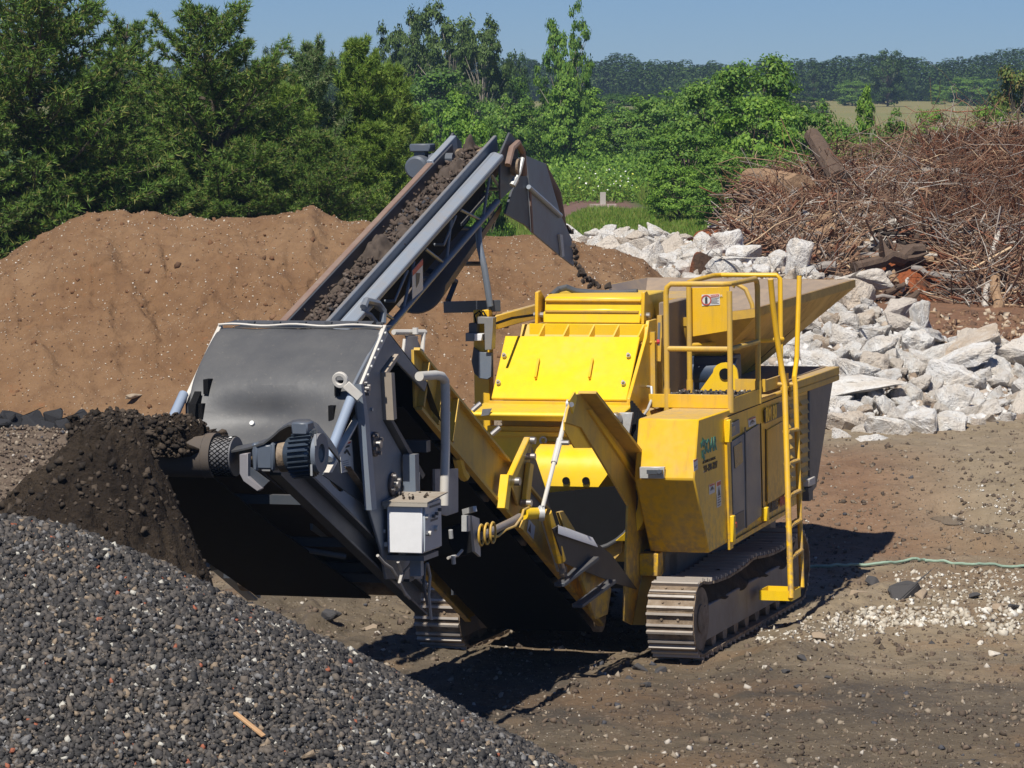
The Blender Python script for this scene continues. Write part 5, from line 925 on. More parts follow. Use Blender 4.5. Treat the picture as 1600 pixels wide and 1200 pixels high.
# hydraulic filter block with hoses beside the housing
b = MB(); q = [P(x, y, v=.62) for x, y in ((966, 645), (988, 645), (983, 682), (962, 681))]; b.prism(q, (0, .05, 0)); fb = b.build('filter_block', GALV, cr, bevel=.004); b = MB(); b.cyl(P(957, 656, v=.50), P(957, 656, v=.5)+[0, .12, 0], .055, 18); b.build('filter_can', STEEL, fb, bevel=.01)
hs2 = link('hydraulic_hoses', None, None, cr)
for k in range(7):
    x0 = 985+k*3.2; pth = [P(x0+2, 628+k*4, v=.95), P(x0+4, 650, v=.8), P(x0-1+random.uniform(-3, 3), 672, v=.72), P(x0-8, 695, v=.66), P(x0-6+k, 712, v=.7), P(x0+2, 722, v=.85)]
    MB().tube(pth, .016, 8).build('hose', BLACK, hs2)
b = MB(); b.tube([P(1012, 604, v=1.5), P(1018, 605, v=1.4), P(1019, 622, v=1.35), P(1012, 640, v=1.2), P(1005, 650, v=1.0)], .012, 8); b.build('pipe', GALV, hs2)
# --- left post with electrical boxes
MB().box((-1.07, 1.33, .9), (-.93, 1.45, 2.82)).build('left_post', YEL, cr, bevel=.006)
b = MB(); q0, q1 = P(772, 504, v=1.42), P(838, 486, v=1.9); b.bar(q0, q1, .06, .12); b.build('left_beam', YEL_DUST, cr, bevel=.006)
e = link('electrical_boxes', None, None, cr)
for nm, pp, dv, m in (('switch_box', ((751, 494), (776, 495), (774, 545), (763, 546), (762, 505), (751, 505)), .1, paint('switch_grey', (.2, .2, .2), dirt=(.3, .24, .18), amt=.4)), ('junction_box', ((737, 504), (750, 504), (749, 519), (737, 519)), .08, GREY_D), ('junction_box', ((733, 519), (748, 519), (747, 532), (733, 532)), .1, GREY), ('white_box', ((748, 520), (760, 520), (759, 531), (748, 531)), .12, WHITE), ('guard_plate', ((751, 549), (771, 551), (771, 588), (765, 592), (751, 590)), .06, GREY)):
    b = MB(); b.prism([P(x, y, v=1.30) for x, y in pp], (0, -dv, 0)); b.build(nm, m, e, bevel=.004)
b = MB(); b.prism([P(x, y, v=1.32) for x, y in ((741, 542), (750, 549), (750, 590), (742, 583), (738, 565))], (0, -.02, 0)); b.build('dark_guard', GREY_D, e)
for k in range(2): MB().tube([P(744+k*7, 504, v=1.3), P(741+k*9, 492, v=1.3), P(749+k*6, 486, v=1.3), P(757+k*4, 496, v=1.3)], .008, 6).build('cable', BLACK, e)
MB().tube([P(776, 505, v=.95), P(800, 497, v=1.3), P(835, 492, v=1.8), P(850, 475, v=1.9), P(862, 460, v=1.9)], .012, 6).build('cable', BLACK, e)
# --- hopper
hp_ = link('hopper', None, None, cr)
rim = [np.array(p) for p in ((1.17, 2.35, 2.78), (1.08, 6.70, 2.80), (-1.15, 7.05, 2.80), (-1.16, 5.75, 2.80), (-.72, 3.9, 2.66), (-.6, 3.2, 2.66), (.55, 2.35, 2.70))]
bot = [np.array(p) for p in ((.50, 2.75, 2.05), (.55, 4.3, 2.0), (-.55, 4.4, 2.0), (-.55, 4.0, 2.0), (-.55, 3.6, 2.05), (-.5, 3.2, 2.05), (.4, 2.75, 2.05))]
inn = lambda p, k: p+(np.array([.0, 4.4, p[2]])-p)*k
INN = paint('worn_hopper_steel', (.24, .19, .15), dirt=(.34, .25, .17), amt=.9, rough=.5, up=.3, chips=(.2, .14, .1))
b = MB()
for i in range(7):
    a0, a1, c1, c0 = rim[i], rim[(i+1) % 7], bot[(i+1) % 7], bot[i]
    b.add([a0-[0, 0, .07], a1-[0, 0, .07], c1, c0], [(0, 1, 2, 3)])
b.build('wall', YEL_HOP, hp_); b = MB()
for i in range(7):
    a0, a1, c1, c0 = rim[i], rim[(i+1) % 7], bot[(i+1) % 7], bot[i]; b.add([inn(a0, .03), inn(a1, .03), inn(c1, .06), inn(c0, .06)], [(0, 1, 2, 3)])
b.build('inner_wall', INN, hp_); b = MB()
for i in range(7): a0, a1 = rim[i], rim[(i+1) % 7]; b.add([a0, a1, inn(a1, .03), inn(a0, .03), a0-[0, 0, .075], a1-[0, 0, .075]], [(0, 1, 2, 3), (0, 4, 5, 1)])
b.build('rim', YEL_HOP, hp_)
for k in (1, 2, 3): 
    t_ = k/4; a0 = rim[0]*(1-t_)+rim[1]*t_; c0 = bot[0]*(1-t_)+bot[1]*t_; b = MB(); b.prism([a0-[.02, 0, .09], a0-[.12, 0, .09], c0+[.02, 0, 0], c0+[.05, 0, 0]], (0, .015, 0)); b.build('rib', YEL_HOP, hp_)
b = MB(); b.box((-.6, 2.9, 1.0), (.55, 4.5, 2.02)); b.build('feeder', GREY_D, cr)
MB().tube([P(1145, 448, v=2.5), P(1150, 443, v=2.5), P(1165, 452, v=2.5), P(1175, 475, v=2.5), P(1178, 500, v=2.5)], .02, 8).build('hose', YEL_DUST, hp_)
BL = plain('blue_grey_motor', (.03, .05, .09), .5); b = MB(); b.box((.45, 2.5, 2.05), (.9, 2.9, 2.35)); b.cyl((.55, 2.6, 2.2), (.95, 2.6, 2.2), .13, 16); b.build('feeder_drive', BL, cr, bevel=.01)
# --- main discharge conveyor
cv = link('discharge_conveyor', None, None, cr); UC = .38; SL = math.atan(.494); CD = np.array([0, -math.cos(SL), math.sin(SL)]); CN = np.array([0, math.sin(SL), math.cos(SL)]); C0 = np.array([0, .36, .33])
cp = lambda u, s, n=0.: C0+np.array([u, 0, 0])+CD*s+CN*n
for u in (UC, -.72):
    b = MB(); b.prism([cp(u, 0, .0), cp(u, .25, -.12), cp(u, 5.1, -.12), cp(u, 5.3, .24), cp(u, 3.05, .24), cp(u, 2.9, .28), cp(u, 2.0, .28), cp(u, 1.9, .2), cp(u, .15, .16)], (-.02, 0, 0)); b.build('side_frame', YEL_DUST if u > 0 else YEL_HOP, cv, bevel=.003)
    b = MB(); b.prism([cp(u, .2, -.14), cp(u, 5.1, -.14), cp(u, 5.1, -.115), cp(u, .2, -.115)], (.05 if u > 0 else -.05, 0, 0)); b.prism([cp(u, 1.95, .235), cp(u, 5.3, .235), cp(u, 5.3, .255), cp(u, 1.95, .255)], (.045, 0, 0)); b.build('flange', YEL_DUST, cv)
b = MB(); b.prism([cp(-.68, .1, .05), cp(-.68, 5.4, .05), cp(-.68, 5.4, .075), cp(-.68, .1, .075)], (1.03, 0, 0)); b.build('belt', BLACK, cv); b = MB(); b.prism([cp(-.6, .1, -.16), cp(-.6, 5.2, -.16), cp(-.6, 5.2, -.15), cp(-.6, .1, -.15)], (.92, 0, 0)); b.build('return_belt', BLACK, cv)
b = MB(); b.cyl(cp(-.66, .12, -.03), cp(.38, .12, -.03), .13, 20); b.build('tail_pulley', MUD, cv)
for s in (1.2, 2.2, 3.2, 4.2): MB().cyl(cp(-.62, s, -.10), cp(.34, s, -.10), .04, 12).build('return_roller', MUD, cv)
for s in (.8, 1.7, 2.6, 3.5, 4.4): MB().box(cp(-.70, s, -.1)-[0, .03, .0], cp(UC-.03, s, -.1)+[0, .03, .05]).build('cross_member', GREY_D, cv)
# round rubber skirt on top of the conveyor
rows = []
for s in np.linspace(1.9, 5.0, 9): rows.append([cp(-.66+.51*(1-math.cos(a)), s, .22+.16*math.sin(a)) for a in np.linspace(0, PI, 12)])
MB().sheet(rows, .012).build('rubber_cover', RUBBER, cv)
for s in (2.5, 3.2, 3.7): MB().cyl(cp(.30, s, .40), cp(.36, s, .46), .02, 8).build('clamp_bolt', STEEL, cv)
# bolted frames near the head: cross ribs, stickers
for x0, x1 in ((624, 642), (640, 655)): pass
for s in (4.35, 4.7, 5.05): b = MB(); b.prism([cp(UC+.001, s, -.1), cp(UC+.001, s+.03, -.1), cp(UC+.001, s+.03, .23), cp(UC+.001, s, .23)], (.05, 0, 0)); b.build('rib', YEL_DUST, cv)
b = MB(); q = cp(UC, 4.1, -.12); b.tube([q, q+[0, .08, -.12], q+[0, .16, -.16]], .04, 8); b.build('bracket', YEL, cv)
for s in (4.30, 4.42):
    q = [cp(UC, s, .12), cp(UC, s-.07, .12), cp(UC, s-.07, -.06), cp(UC, s, -.06)]; b = MB(); b.prism([p+[.002, 0, 0] for p in q], (.003, 0, 0)); b.build('sticker', STK, cv)
q = [cp(UC, 2.32, .04), cp(UC, 2.14, .04), cp(UC, 2.14, -.07), cp(UC, 2.32, -.07)]; b = MB(); b.prism([p+[.002, 0, 0] for p in q], (.003, 0, 0)); st_ = b.build('sticker', STK, cv); c = cp(UC+.0055, 2.26, -.02); MB().prism([c+CD*.045-CN*.03, c-CD*.03-CN*.03, c+CN*.045], (.001, 0, 0)).build('triangle', STB, st_)
# folding bracket
fk = link('folding_bracket', None, None, cv); U2 = UC+.06
Q = lambda pix, u: [P(x, y, u=u) for x, y in pix]
b = MB(); b.prism(Q(((818, 683), (823, 684), (792, 762), (786, 760), (788, 748)), U2), (.05, 0, 0)); b.build('link_plate', YEL, fk, bevel=.006)
b = MB(); b.prism(Q(((820, 684), (828, 692), (816, 790), (805, 790), (800, 772), (796, 758)), U2-.03), (.02, 0, 0)); b.build('web_plate', YEL_HOP, fk, bevel=.004)
b = MB(); b.prism(Q(((825, 690), (848, 760), (858, 800), (845, 798), (818, 786)), U2-.06), (.02, 0, 0)); b.build('back_plate', GREY_D, fk, bevel=.004)
b = MB(); b.prism(Q(((781, 741), (787, 742), (781, 797), (775, 794)), U2-.02), (.07, 0, 0)); b.build('stop_plate', YEL_CLEAN, fk, bevel=.004)
b = MB(); b.prism(Q(((821, 722), (827, 726), (820, 788), (813, 790)), U2), (.04, 0, 0)); b.build('link_arm', YEL, fk, bevel=.006)
for x, y, r in ((820, 688, .028), (820, 713, .025), (796, 752, .032), (814, 786, .028)): c = P(x, y, u=U2); MB().cyl(c, c+[.085, 0, 0], r, 14).build('pin', STEEL, fk)
c = P(806, 722, u=U2); 
# pivot tube, ring and drawbar
pv = P(845, 803, u=U2+.1); b = MB(); b.tube([P(752, 838, u=.62), P(800, 815, u=.58), P(812, 808, u=.56)], .03, 12); b.build('steel_bar', paint('grey_bar', (.2, .18, .17), dirt=(.25, .2, .15), amt=.6), fk)
b = MB(); b.cyl(P(818, 803, u=.50), P(842, 802, u=.56), .045, 14); b.build('yellow_sleeve', YEL_CLEAN, fk); b = MB(); b.cyl(P(841, 803, u=.56), P(850, 803, u=.60), .055, 16); b.build('clevis', GALV, fk)
b = MB(); b.prism(Q(((808, 812), (812, 812), (808, 828), (802, 824)), .56), (.05, 0, 0)); b.build('lug', YEL, fk)
for ax in (0, 1, 2):
    c = P(752+ax*5, 836-ax*2, u=.66); b = MB(); ring = [c+[.02*ax, .06*math.cos(a), .075*math.sin(a)] for a in np.linspace(0, 2*PI, 18)]; b.tube(ring, .009, 6, cap=False); b.build('hose_coil', YEL_DUST, fk)
MB().tube([P(826, 793, u=.6), P(818, 797, u=.62), P(815, 808, u=.62), P(805, 822, u=.62), P(790, 828, u=.62), P(778, 838, u=.62), P(765, 838, u=.64)], .01, 8).build('hydraulic_hose', YEL_DUST, fk)
# suspension rod
A0, A1 = P(889, 632, u=.56), P(846, 800, u=.58); sr = link('suspension_rod', None, None, cv); m_ = lambda t: A0+(A1-A0)*t
MB().cyl(m_(0), m_(.33), .019, 10).build('rod', TUBE_W, sr); MB().cyl(m_(.33), m_(.55), .026, 10).build('turnbuckle', TUBE_W, sr); MB().cyl(m_(.55), m_(1), .017, 10).build('rod', TUBE_W, sr); b = MB(); b.ring(m_(1), (1, 0, 0), .02, .05, .03, 16); b.ring(m_(0), (1, 0, 0), .015, .04, .03, 16); b.build('rod_eye', GALV, sr); MB().cyl(m_(.36)+[-.02, 0, 0], m_(.36)+[.08, 0, 0], .02, 8).build('bolt', STEEL, sr)
# hydraulic cylinder and its stay
hc = link('hydraulic_cylinder', None, None, cv); a0, a1 = P(853, 800, u=.56), P(876, 876, u=.60); MB().cyl(a0, a1, .045, 14).build('barrel', YEL, hc, bevel=.004); MB().cyl(a1, P(880, 893, u=.60), .022, 10).build('piston_rod', STEEL, hc); MB().cyl(P(844, 804, u=.52), P(872, 892, u=.54), .012, 8).build('pipe', GALV, hc); b = MB(); b.ring(P(880, 893, u=.60), (1, 0, 0), .015, .045, .04, 14); b.build('eye', MUD, hc)
# dark triangular guard plates with white top, and cleaner arms
b = MB(); b.prism(Q(((862, 826), (872, 820), (935, 852), (953, 866), (994, 921), (962, 912), (880, 880)), .62), (.012, 0, 0)); g_ = b.build('side_guard', paint('brown_guard_plate', (.07, .055, .04), dirt=(.12, .1, .08), amt=.5, rough=.6), cv); b = MB(); b.prism([P(872, 821, u=.63), P(926, 841, u=.63), P(934, 855, u=.66), P(872, 834, u=.66)], (.0, .0, .006)); b.build('top_edge', WHITE, g_)
for (x0, y0, x1, y1) in ((874, 914, 928, 872), (902, 947, 955, 908)): b = MB(); b.bar(P(x0, y0, u=.60), P(x1, y1, u=.66), .09, .03); b.build('stay_arm', GREY_D, cv, bevel=.004)
b = MB(); b.prism(Q(((868, 800), (875, 798), (950, 920), (944, 960), (925, 968)), .50), (.03, 0, 0)); b.build('lower_beam', YEL_DUST, cv, bevel=.004)
# --- big yellow wing arm on the right of the conveyor
UA = .60; wa = link('wing_arm', None, None, cr)
b = MB(); b.prism(Q(((893, 617), (903, 615), (1008, 748), (1012, 762), (1020, 792), (985, 976), (972, 970), (978, 790), (905, 668), (880, 660), (884, 640)), UA), (.02, 0, 0)); b.build('web', YEL_DUST, wa, bevel=.003)
b = MB(); f0, f1, f2 = P(903, 615, u=UA), P(1010, 750, u=UA), P(985, 976, u=UA)
b.hexa([f0, f1, f1+[.15, .0, 0], f0+[.15, 0, 0], f0+[0, .02, .02], f1+[0, .02, .02], f1+[.15, .02, .02], f0+[.15, .02, .02]]); b.build('upper_flange', YEL_HOP, wa, bevel=.003)
f1b = P(1020, 792, u=UA); b = MB(); b.prism([f1+[0.02, 0, 0], f1b+[0.02, 0, 0], f2+[0.02, 0, 0], f2+[.0, .03, 0]+[0.02, 0, 0], f1b+[0.02, .04, 0]], (.16, 0, 0)); b.build('rear_flange', YEL_HOP, wa)
b = MB(); b.prism(Q(((916, 640), (921, 640), (1000, 752), (995, 757)), UA+.02), (.02, 0, 0)); b.build('stiffener', YEL, wa)
b = MB(); b.prism(Q(((880, 656), (893, 658), (918, 672), (922, 700), (896, 700), (880, 672)), UA-.01), (.012, 0, 0)); b.build('gusset', YEL, wa)
for u in (UA-.03, UA+.05): b = MB(); b.prism(Q(((887, 626), (896, 612), (899, 622), (893, 646)), u), (.015, 0, 0)); b.build('clevis', YEL_CLEAN, wa)
b = MB(); b.cyl(P(893, 632, u=UA-.06), P(893, 632, u=UA+.1), .02, 10); b.build('pin', STEEL, wa)
# --- curved apron and trough
ap = link('chute_apron', None, None, cr)
rows = []
for k, (v, w) in enumerate(((.90, 1.73), (.78, 1.72), (.66, 1.69), (.58, 1.62), (.54, 1.52), (.53, 1.40))):
    ur = [.27, .29, .33, .36, .37, .28][k]; rows.append([(u, v+.0, w) for u in np.linspace(-.30 if k < 5 else -.16, ur, 9)])
MB().sheet(rows, .014).build('apron_sheet', YEL_CLEAN, ap)
for x in (885, 916): c = P(x, 751, v=.52); b = MB(); b.ring(c+[0, -.012, 0], (0, 1, 0), .022, .032, .012, 18); b.cyl(c+[0, -.014, 0], c+[0, .0, 0], .023, 16); b.build('hole', BLACK, ap)
rows = []; rim2 = []
for v in (.50, .75, 1.1): rows.append([(.14+.50*math.sin(a), v, 1.32-.45*math.cos(a) if abs(a) < PI/2 else 1.32+(abs(a)-PI/2)*.3) for a in np.linspace(-PI*.5, PI*.62, 20)])
MB().sheet(rows, .02).build('rubber_trough', BLACK, ap)
ed = [np.array(p)+[0, -.01, 0] for p in rows[0]]; b = MB(); b.tube(ed, .018, 8); b.build('trough_edge', RUBBER, ap); b = MB(); b.prism([(p[0], .525, p[2]) for p in rows[0]], (0, .01, 0)); b.build('rubber_curtain', BLACK, ap)
b = MB(); b.sheet([[(q[0], q[1]-.02, q[2]) for q in ed[12:]], [(q[0]+.08, q[1]+.01, q[2]+.0) for q in ed[12:]], [(q[0]+.09, q[1]+.2, q[2]) for q in ed[12:]]], .012); b.build('lit_lip', YEL_CLEAN, ap)
b = MB(); b.prism([P(x, y, v=.55) for x, y in ((930, 847), (974, 835), (972, 862), (958, 876), (945, 868))], (0, .03, 0)); b.build('lower_bracket', YEL_DUST, ap)
b = MB(); b.box((-.75, .75, .75), (.5, .95, .9)); b.build('front_beam', YEL_HOP, cr)
# ================================================================ return conveyor (grey)
rc = thing('return_conveyor', 'long grey lattice conveyor carrying dark soil up over the crusher to the hopper', 'conveyor')
RS = math.atan(.3236); RD = np.array([0, math.cos(RS), math.sin(RS)]); RN = np.array([0, -math.sin(RS), math.cos(RS)]); R0 = np.array([0, -1.2, 3.07]); rp = lambda u, s, n=0.: R0+np.array([u if u > -1.07 else -1.07+(u+1.07)*.64, 0, 0])+RD*s+RN*n
S0_, S1_ = -1.75, 3.52
def beam(u0, u1, n0, n1, s0, s1, m, name, par=rc, bev=.006): b = MB(); b.prism([rp(u0, s0, n0), rp(u0, s1, n0), rp(u0, s1, n1), rp(u0, s0, n1)], (u1-u0, 0, 0)); return b.build(name, m, par, bevel=bev)
bm_ = MB(); pr = [(-1.12, .0), (-1.01, -.03), (-.98, .01), (-.98, .045), (-1.06, .075), (-1.12, .06)]
bm_.prism([rp(u, -1.2, n) for u, n in pr], RD*(S1_+1.02)); bm_.build('main_beam', GREY_L, rc, bevel=.008)
beam(-1.20, -1.165, -.02, .13, -1.35, S1_+.1, GREY, 'skirt_rail'); beam(-1.72, -1.70, .0, .12, S0_, S1_-.1, GREY_D, 'skirt_board'); beam(-1.80, -1.74, -.06, .13, S0_, 2.9, RUST, 'left_rail'); beam(-1.80, -1.74, -.05, .15, 2.9, S1_+.05, GREY_L, 'left_rail')
b = MB(); b.prism([rp(-1.70, S0_, -.02), rp(-1.70, S1_+.12, -.02), rp(-1.70, S1_+.12, .0), rp(-1.70, S0_, .0)], (.33, 0, 0)); b.build('belt', RUBBER, rc)
ss2, uu2 = np.meshgrid(np.linspace(S0_, S1_+.1, 260), np.linspace(-1.69, -1.21, 26), indexing='ij'); hh = (.045*np.clip(1-((uu2+1.45)/.24)**2, 0, 1)+.09*np.clip(fbm(ss2*6, uu2*6, o=4, seed=95), -.3, 1)*np.clip(1-((uu2+1.45)/.24)**4, 0, 1))*np.clip(.75+.6*vnoise(ss2*1.1, ss2*0, seed=3), .35, 1.3)+.004
pp = R0[None, None]+(-1.07+(uu2+1.07)*.64)[..., None]*np.array([1, 0, 0])+ss2[..., None]*RD+hh[..., None]*RN; a_, b_2 = uu2.shape; q = (np.arange(a_-1)[:, None]*b_2+np.arange(b_2-1)[None]).ravel()
SOILB = plain('belt_soil', (.085, .066, .053), .95, nz=.5, ns=14, spec=.15)
link('soil_on_belt', np_mesh('soil_on_belt', pp.reshape(-1, 3), np.stack([q, q+1, q+b_2+1, q+b_2], 1), True), SOILB, rc)
C = [];
for k in range(900):
    s = random.uniform(S0_, S1_); 
    C.append(rp(-1.45+random.gauss(0, .1), s, random.uniform(.03, .075)))
v, f = stones(np.array(C), RNG.uniform(.006, .03, len(C)), fine=False, jag=.45); lob = link('lumps_on_belt', np_mesh('lumps_on_belt', v, f), rnd_mat('belt_lumps', [(0, (.09, .065, .05)), (.5, (.06, .045, .035)), (.85, (.14, .11, .09)), (.95, (.05, .05, .055))], bump=40), rc); tag(lob, kind='stuff')
# lattice side
LT = .022; ub = -1.03; nb = -.33; T0 = P(600, 524, u=ub); 
low = lambda s, u=ub: rp(u, s, nb)
MB().cyl(low(-1.3), low(S1_-.35), .030, 12).build('lower_chord', GREY, rc); MB().cyl(rp(-1.78, -1.3, nb), rp(-1.78, S1_-.35, nb), .025, 10).build('lower_chord', GREY_D, rc)
for i, (s0, s1) in enumerate(((-.55, -.95), (-.05, .35), (.95, .55), (1.25, 1.65), (1.95, 1.72), (2.2, 2.7), (3.05, 2.75), (3.1, 3.35))): MB().tube([rp(ub, s0, -.05), rp(ub, s1, nb)], .014, 8).build('lattice_bar', GREY, rc)
for s in (-1.0, .1, 1.3, 2.5, 3.5): MB().cyl(low(s), low(s, -1.78), .016, 8).build('cross_tube', GREY, rc)
for s in (0.35, 1.65): MB().tube([rp(ub, s+.42, -.06)+[0, 0, 0], rp(ub, s+.05, nb*.55), rp(-1.75, s+.05, nb*.55)], .014, 8).build('cross_tube', GREY, rc)
for s in np.arange(-1.2, 3.6, .6): MB().cyl(rp(-1.19, s, -.06), rp(-1.70, s, -.06), .03, 10).build('idler_roller', MUD, rc)
b = MB(); b.prism([rp(-1.14, -.25, -.04), rp(-1.14, 3.15, -.04), rp(-1.14, 3.15, -.2), rp(-1.14, 2.6, -.31), rp(-1.14, -.05, -.31)], (-.01, 0, 0)); b.build('shade_sheet', BLACK, rc)  # black sheet added to paint in the shade behind the lattice
# hanging round rubber pan under the lower half
rows = []
PA0, PA1 = P(652, 445, u=-1.40), P(742, 318, u=-1.40)
for t_ in np.linspace(0, 1, 8): rows.append([PA0*(1-t_)+PA1*t_+np.array([.25*math.cos(a), .05*math.sin(a), .24*math.sin(a)]) for a in np.linspace(-PI, 0, 18)])
PAN = paint('brown_pan', (.12, .1, .085), dirt=(.2, .15, .11), amt=.8, rough=.6); MB().sheet(rows, .012).build('belt_pan', PAN, rc)
b = MB(); b.prism([rp(-1.72, -.4, -.12), rp(-1.72, 3.0, -.12), rp(-1.72, 3.0, -.10), rp(-1.72, -.4, -.10)], (.36, 0, 0)); b.build('return_belt', BLACK, rc)
b = MB(); b.prism([rp(-1.70, 2.4, -.27), rp(-1.70, 3.2, -.27), rp(-1.70, 3.2, -.25), rp(-1.70, 2.4, -.25)], (.38, 0, 0)); b.build('under_guard', GREY_D, rc)
for s in (0.95, 1.0): pass
q = [rp(ub+.03, .80, .0-.07), rp(ub+.03, 1.07, -.07), rp(ub+.03, .99, -.31), rp(ub+.03, .72, -.29)]; b = MB(); b.prism(q, (.004, 0, 0)); wl_ = b.build('warning_label', STK, rc); cc = sum(q)/4+[.006, 0, 0]; MB().prism([cc+RD*.07+RN*.03, cc-RD*.03+RN*.07, cc-RD*.06-RN*.05, cc+RD*.02-RN*.03], (.001, 0, 0)).build('pictogram', STB, wl_); MB().prism([q[0]+[.005, 0, 0], q[1]+[.005, 0, 0], q[1]+(q[2]-q[1])*.2+[.005, 0, 0], q[0]+(q[3]-q[0])*.2+[.005, 0, 0]], (.001, 0, 0)).build('red_band', STR, wl_)
# end clamp at the lower right of the beam
b = MB(); b.tube([P(568, 480, u=-.98), P(572, 470, u=-.98), P(590, 474, u=-.95), P(599, 486, u=-.93), P(598, 505, u=-.93)], .03, 8); b.tube([P(566, 488, u=-1.0), P(578, 492, u=-.98), P(588, 505, u=-.96)], .022, 8); b.build('end_clamp', GREY, rc)
# hopper leg and its foot
b = MB(); b.tube([P(747, 352, u=-1.05), P(749, 384, u=-1.0), P(757, 420, u=-.95), P(766, 478, u=-.92)], .028, 10); b.build('support_leg', GREY, rc); b = MB(); b.tube([rp(-1.7, 1.9, -.4), P(712, 440, u=-1.5), P(700, 470, u=-1.5)], .025, 10); b.build('support_leg', GREY_D, rc); MB().cyl(P(757, 412, u=-.95), P(712, 412, u=-1.5), .02, 8).build('leg_brace', GREY_D, rc)
b = MB(); q0, q1 = P(700, 480, u=-1.5), P(775, 478, u=-.9); b.bar(q0, q1, .10, .10); b.build('leg_foot', GREY_D, rc, bevel=.005)
# head pulley, bearing, cover, motor
b = MB(); b.cyl(rp(-1.72, S1_+.02, -.10), rp(-1.18, S1_+.02, -.10), .13, 20); b.build('head_pulley', MUD, rc)
b = MB(); hd = [(-1.0, S1_-.35, -.32), (-1.0, S1_+.22, -.35), (-1.0, S1_+.30, .0), (-1.0, S1_+.12, .15), (-1.0, S1_-.2, .06)]; b.prism([rp(*p) for p in hd], (-.02, 0, 0)); b.build('head_plate', GREY_D, rc, bevel=.004); b = MB(); b.prism([rp(-1.78, *p[1:]) for p in hd], (-.02, 0, 0)); b.build('head_plate', GREY_D, rc)
c = rp(-.98, S1_+.02, -.14); b = MB(); b.cyl(c, c+[.07, 0, 0], .075, 14); hbn = b.build('bearing', MUD, rc); b = MB(); b.tube([c+[.05, -.05, -.1], c+[.06, .0, -.05], c+[.08, .05, .08]], .02, 8); b.cyl(c+[.03, -.1, -.16], c+[.05, -.06, -.1], .03, 8); b.build('tensioner', GALV, rc)
b = MB(); b.tube([rp(-.96, S1_-.16, -.06), rp(-.96, S1_-.0, .04), rp(-.96, S1_+.18, .03), rp(-.96, S1_+.28, -.09), rp(-.96, S1_+.25, -.3)], .03, 8); b.build('pulley_guard', RUST, rc)
mt = link('motor', None, None, rc); c = P(672, 262, u=-1.62); MB().cyl(c+[-.08, -.16, 0], c+[-.08, .16, .02], .105, 20).build('casing', MOTOR, mt, bevel=.02); MB().box(c+[-.17, -.06, .14], c+[.02, .10, .21]).build('terminal_box', MOTOR, mt, bevel=.01); MB().cyl(c+[.0, 0, .08], c+[.22, .0, .08], .05, 10).build('shaft', MOTOR, mt); MB().box(c+[-.14, -.02, .1], c+[-.04, .08, .18]).build('neck', MOTOR, mt)
c = rp(-1.86, -1.2, .02); b = MB(); b.tube([c+[0, .06*math.cos(a), .07*math.sin(a)+.05] for a in np.linspace(0, 2*PI, 16)], .012, 6, cap=False); b.build('lifting_ring', GALV, rc)
# end chute
CH = paint('worn_chute_steel', (.17, .19, .22), dirt=(.22, .18, .15), amt=.5, rough=.4, up=.3, chips=(.25, .14, .09)); eu = -1.02
ch = link('end_chute', None, None, rc)
b = MB(); b.prism([P(x, y, u=eu) for x, y in ((826, 291), (876, 335), (893, 372), (897, 416), (876, 400), (831, 362))], (-.02, 0, 0)); b.build('side_plate', CH, ch, bevel=.003)
b = MB(); b.prism([P(x, y, u=eu-.01) for x, y in ((818, 262), (829, 290), (832, 362), (822, 352), (790, 334), (800, 300))], (-.02, 0, 0)); b.build('shade_grey_side_plate', GREY_D, ch)  # dark grey paints in the shade on the lower cover
b = MB(); q = [P(822, 243, u=eu), P(853, 256, u=eu), P(866, 310, u=eu-.02), P(877, 338, u=eu), P(828, 292, u=eu)]; b.prism(q, (-.02, 0, 0)); b.build('upper_plate', CH, ch)
b = MB(); q = [P(822, 243, u=eu), P(853, 256, u=eu), P(877, 300, u=eu), P(882, 345, u=eu), P(897, 416, u=eu), P(890, 340, u=eu)]
na = [P(x, y, u=eu-.01) for x, y in ((853, 256), (876, 300), (884, 350), (897, 414))]; fa_ = [P(x, y, u=-1.55) for x, y in ((836, 250), (852, 296), (864, 330), (888, 396))]; b = MB(); b.add(na+fa_+[p+np.array([0, .015, 0]) for p in na+fa_], [(i, i+1, i+5, i+4) for i in range(3)]+[(i+8, i+12, i+13, i+9) for i in range(3)]+[(0, 8, 9, 1), (1, 9, 10, 2), (2, 10, 11, 3), (4, 5, 13, 12), (5, 6, 14, 13), (6, 7, 15, 14), (0, 4, 12, 8), (3, 11, 15, 7)]); b.build('deflector', RUST, ch)
b = MB(); b.prism([P(x, y, u=-1.56) for x, y in ((812, 246), (836, 250), (852, 296), (864, 330), (888, 396), (806, 330))], (-.02, 0, 0)); b.build('far_side_plate', GREY_D, ch)
MB().cyl(P(826, 292, u=eu+.015), P(876, 337, u=eu+.015), .022, 8).build('stiffener', GREY_L, ch); b = MB(); b.prism([P(x, y, u=eu+.003) for x, y in ((871.5, 366), (876, 367), (879, 400), (875.5, 402))], (.02, 0, 0)); b.build('strap', GALV, ch); b = MB(); b.prism([P(x, y, u=eu-.002) for x, y in ((826, 291), (828, 291), (832, 364), (830, 362))], (.012, 0, 0)); b.build('seam', RUST, ch)
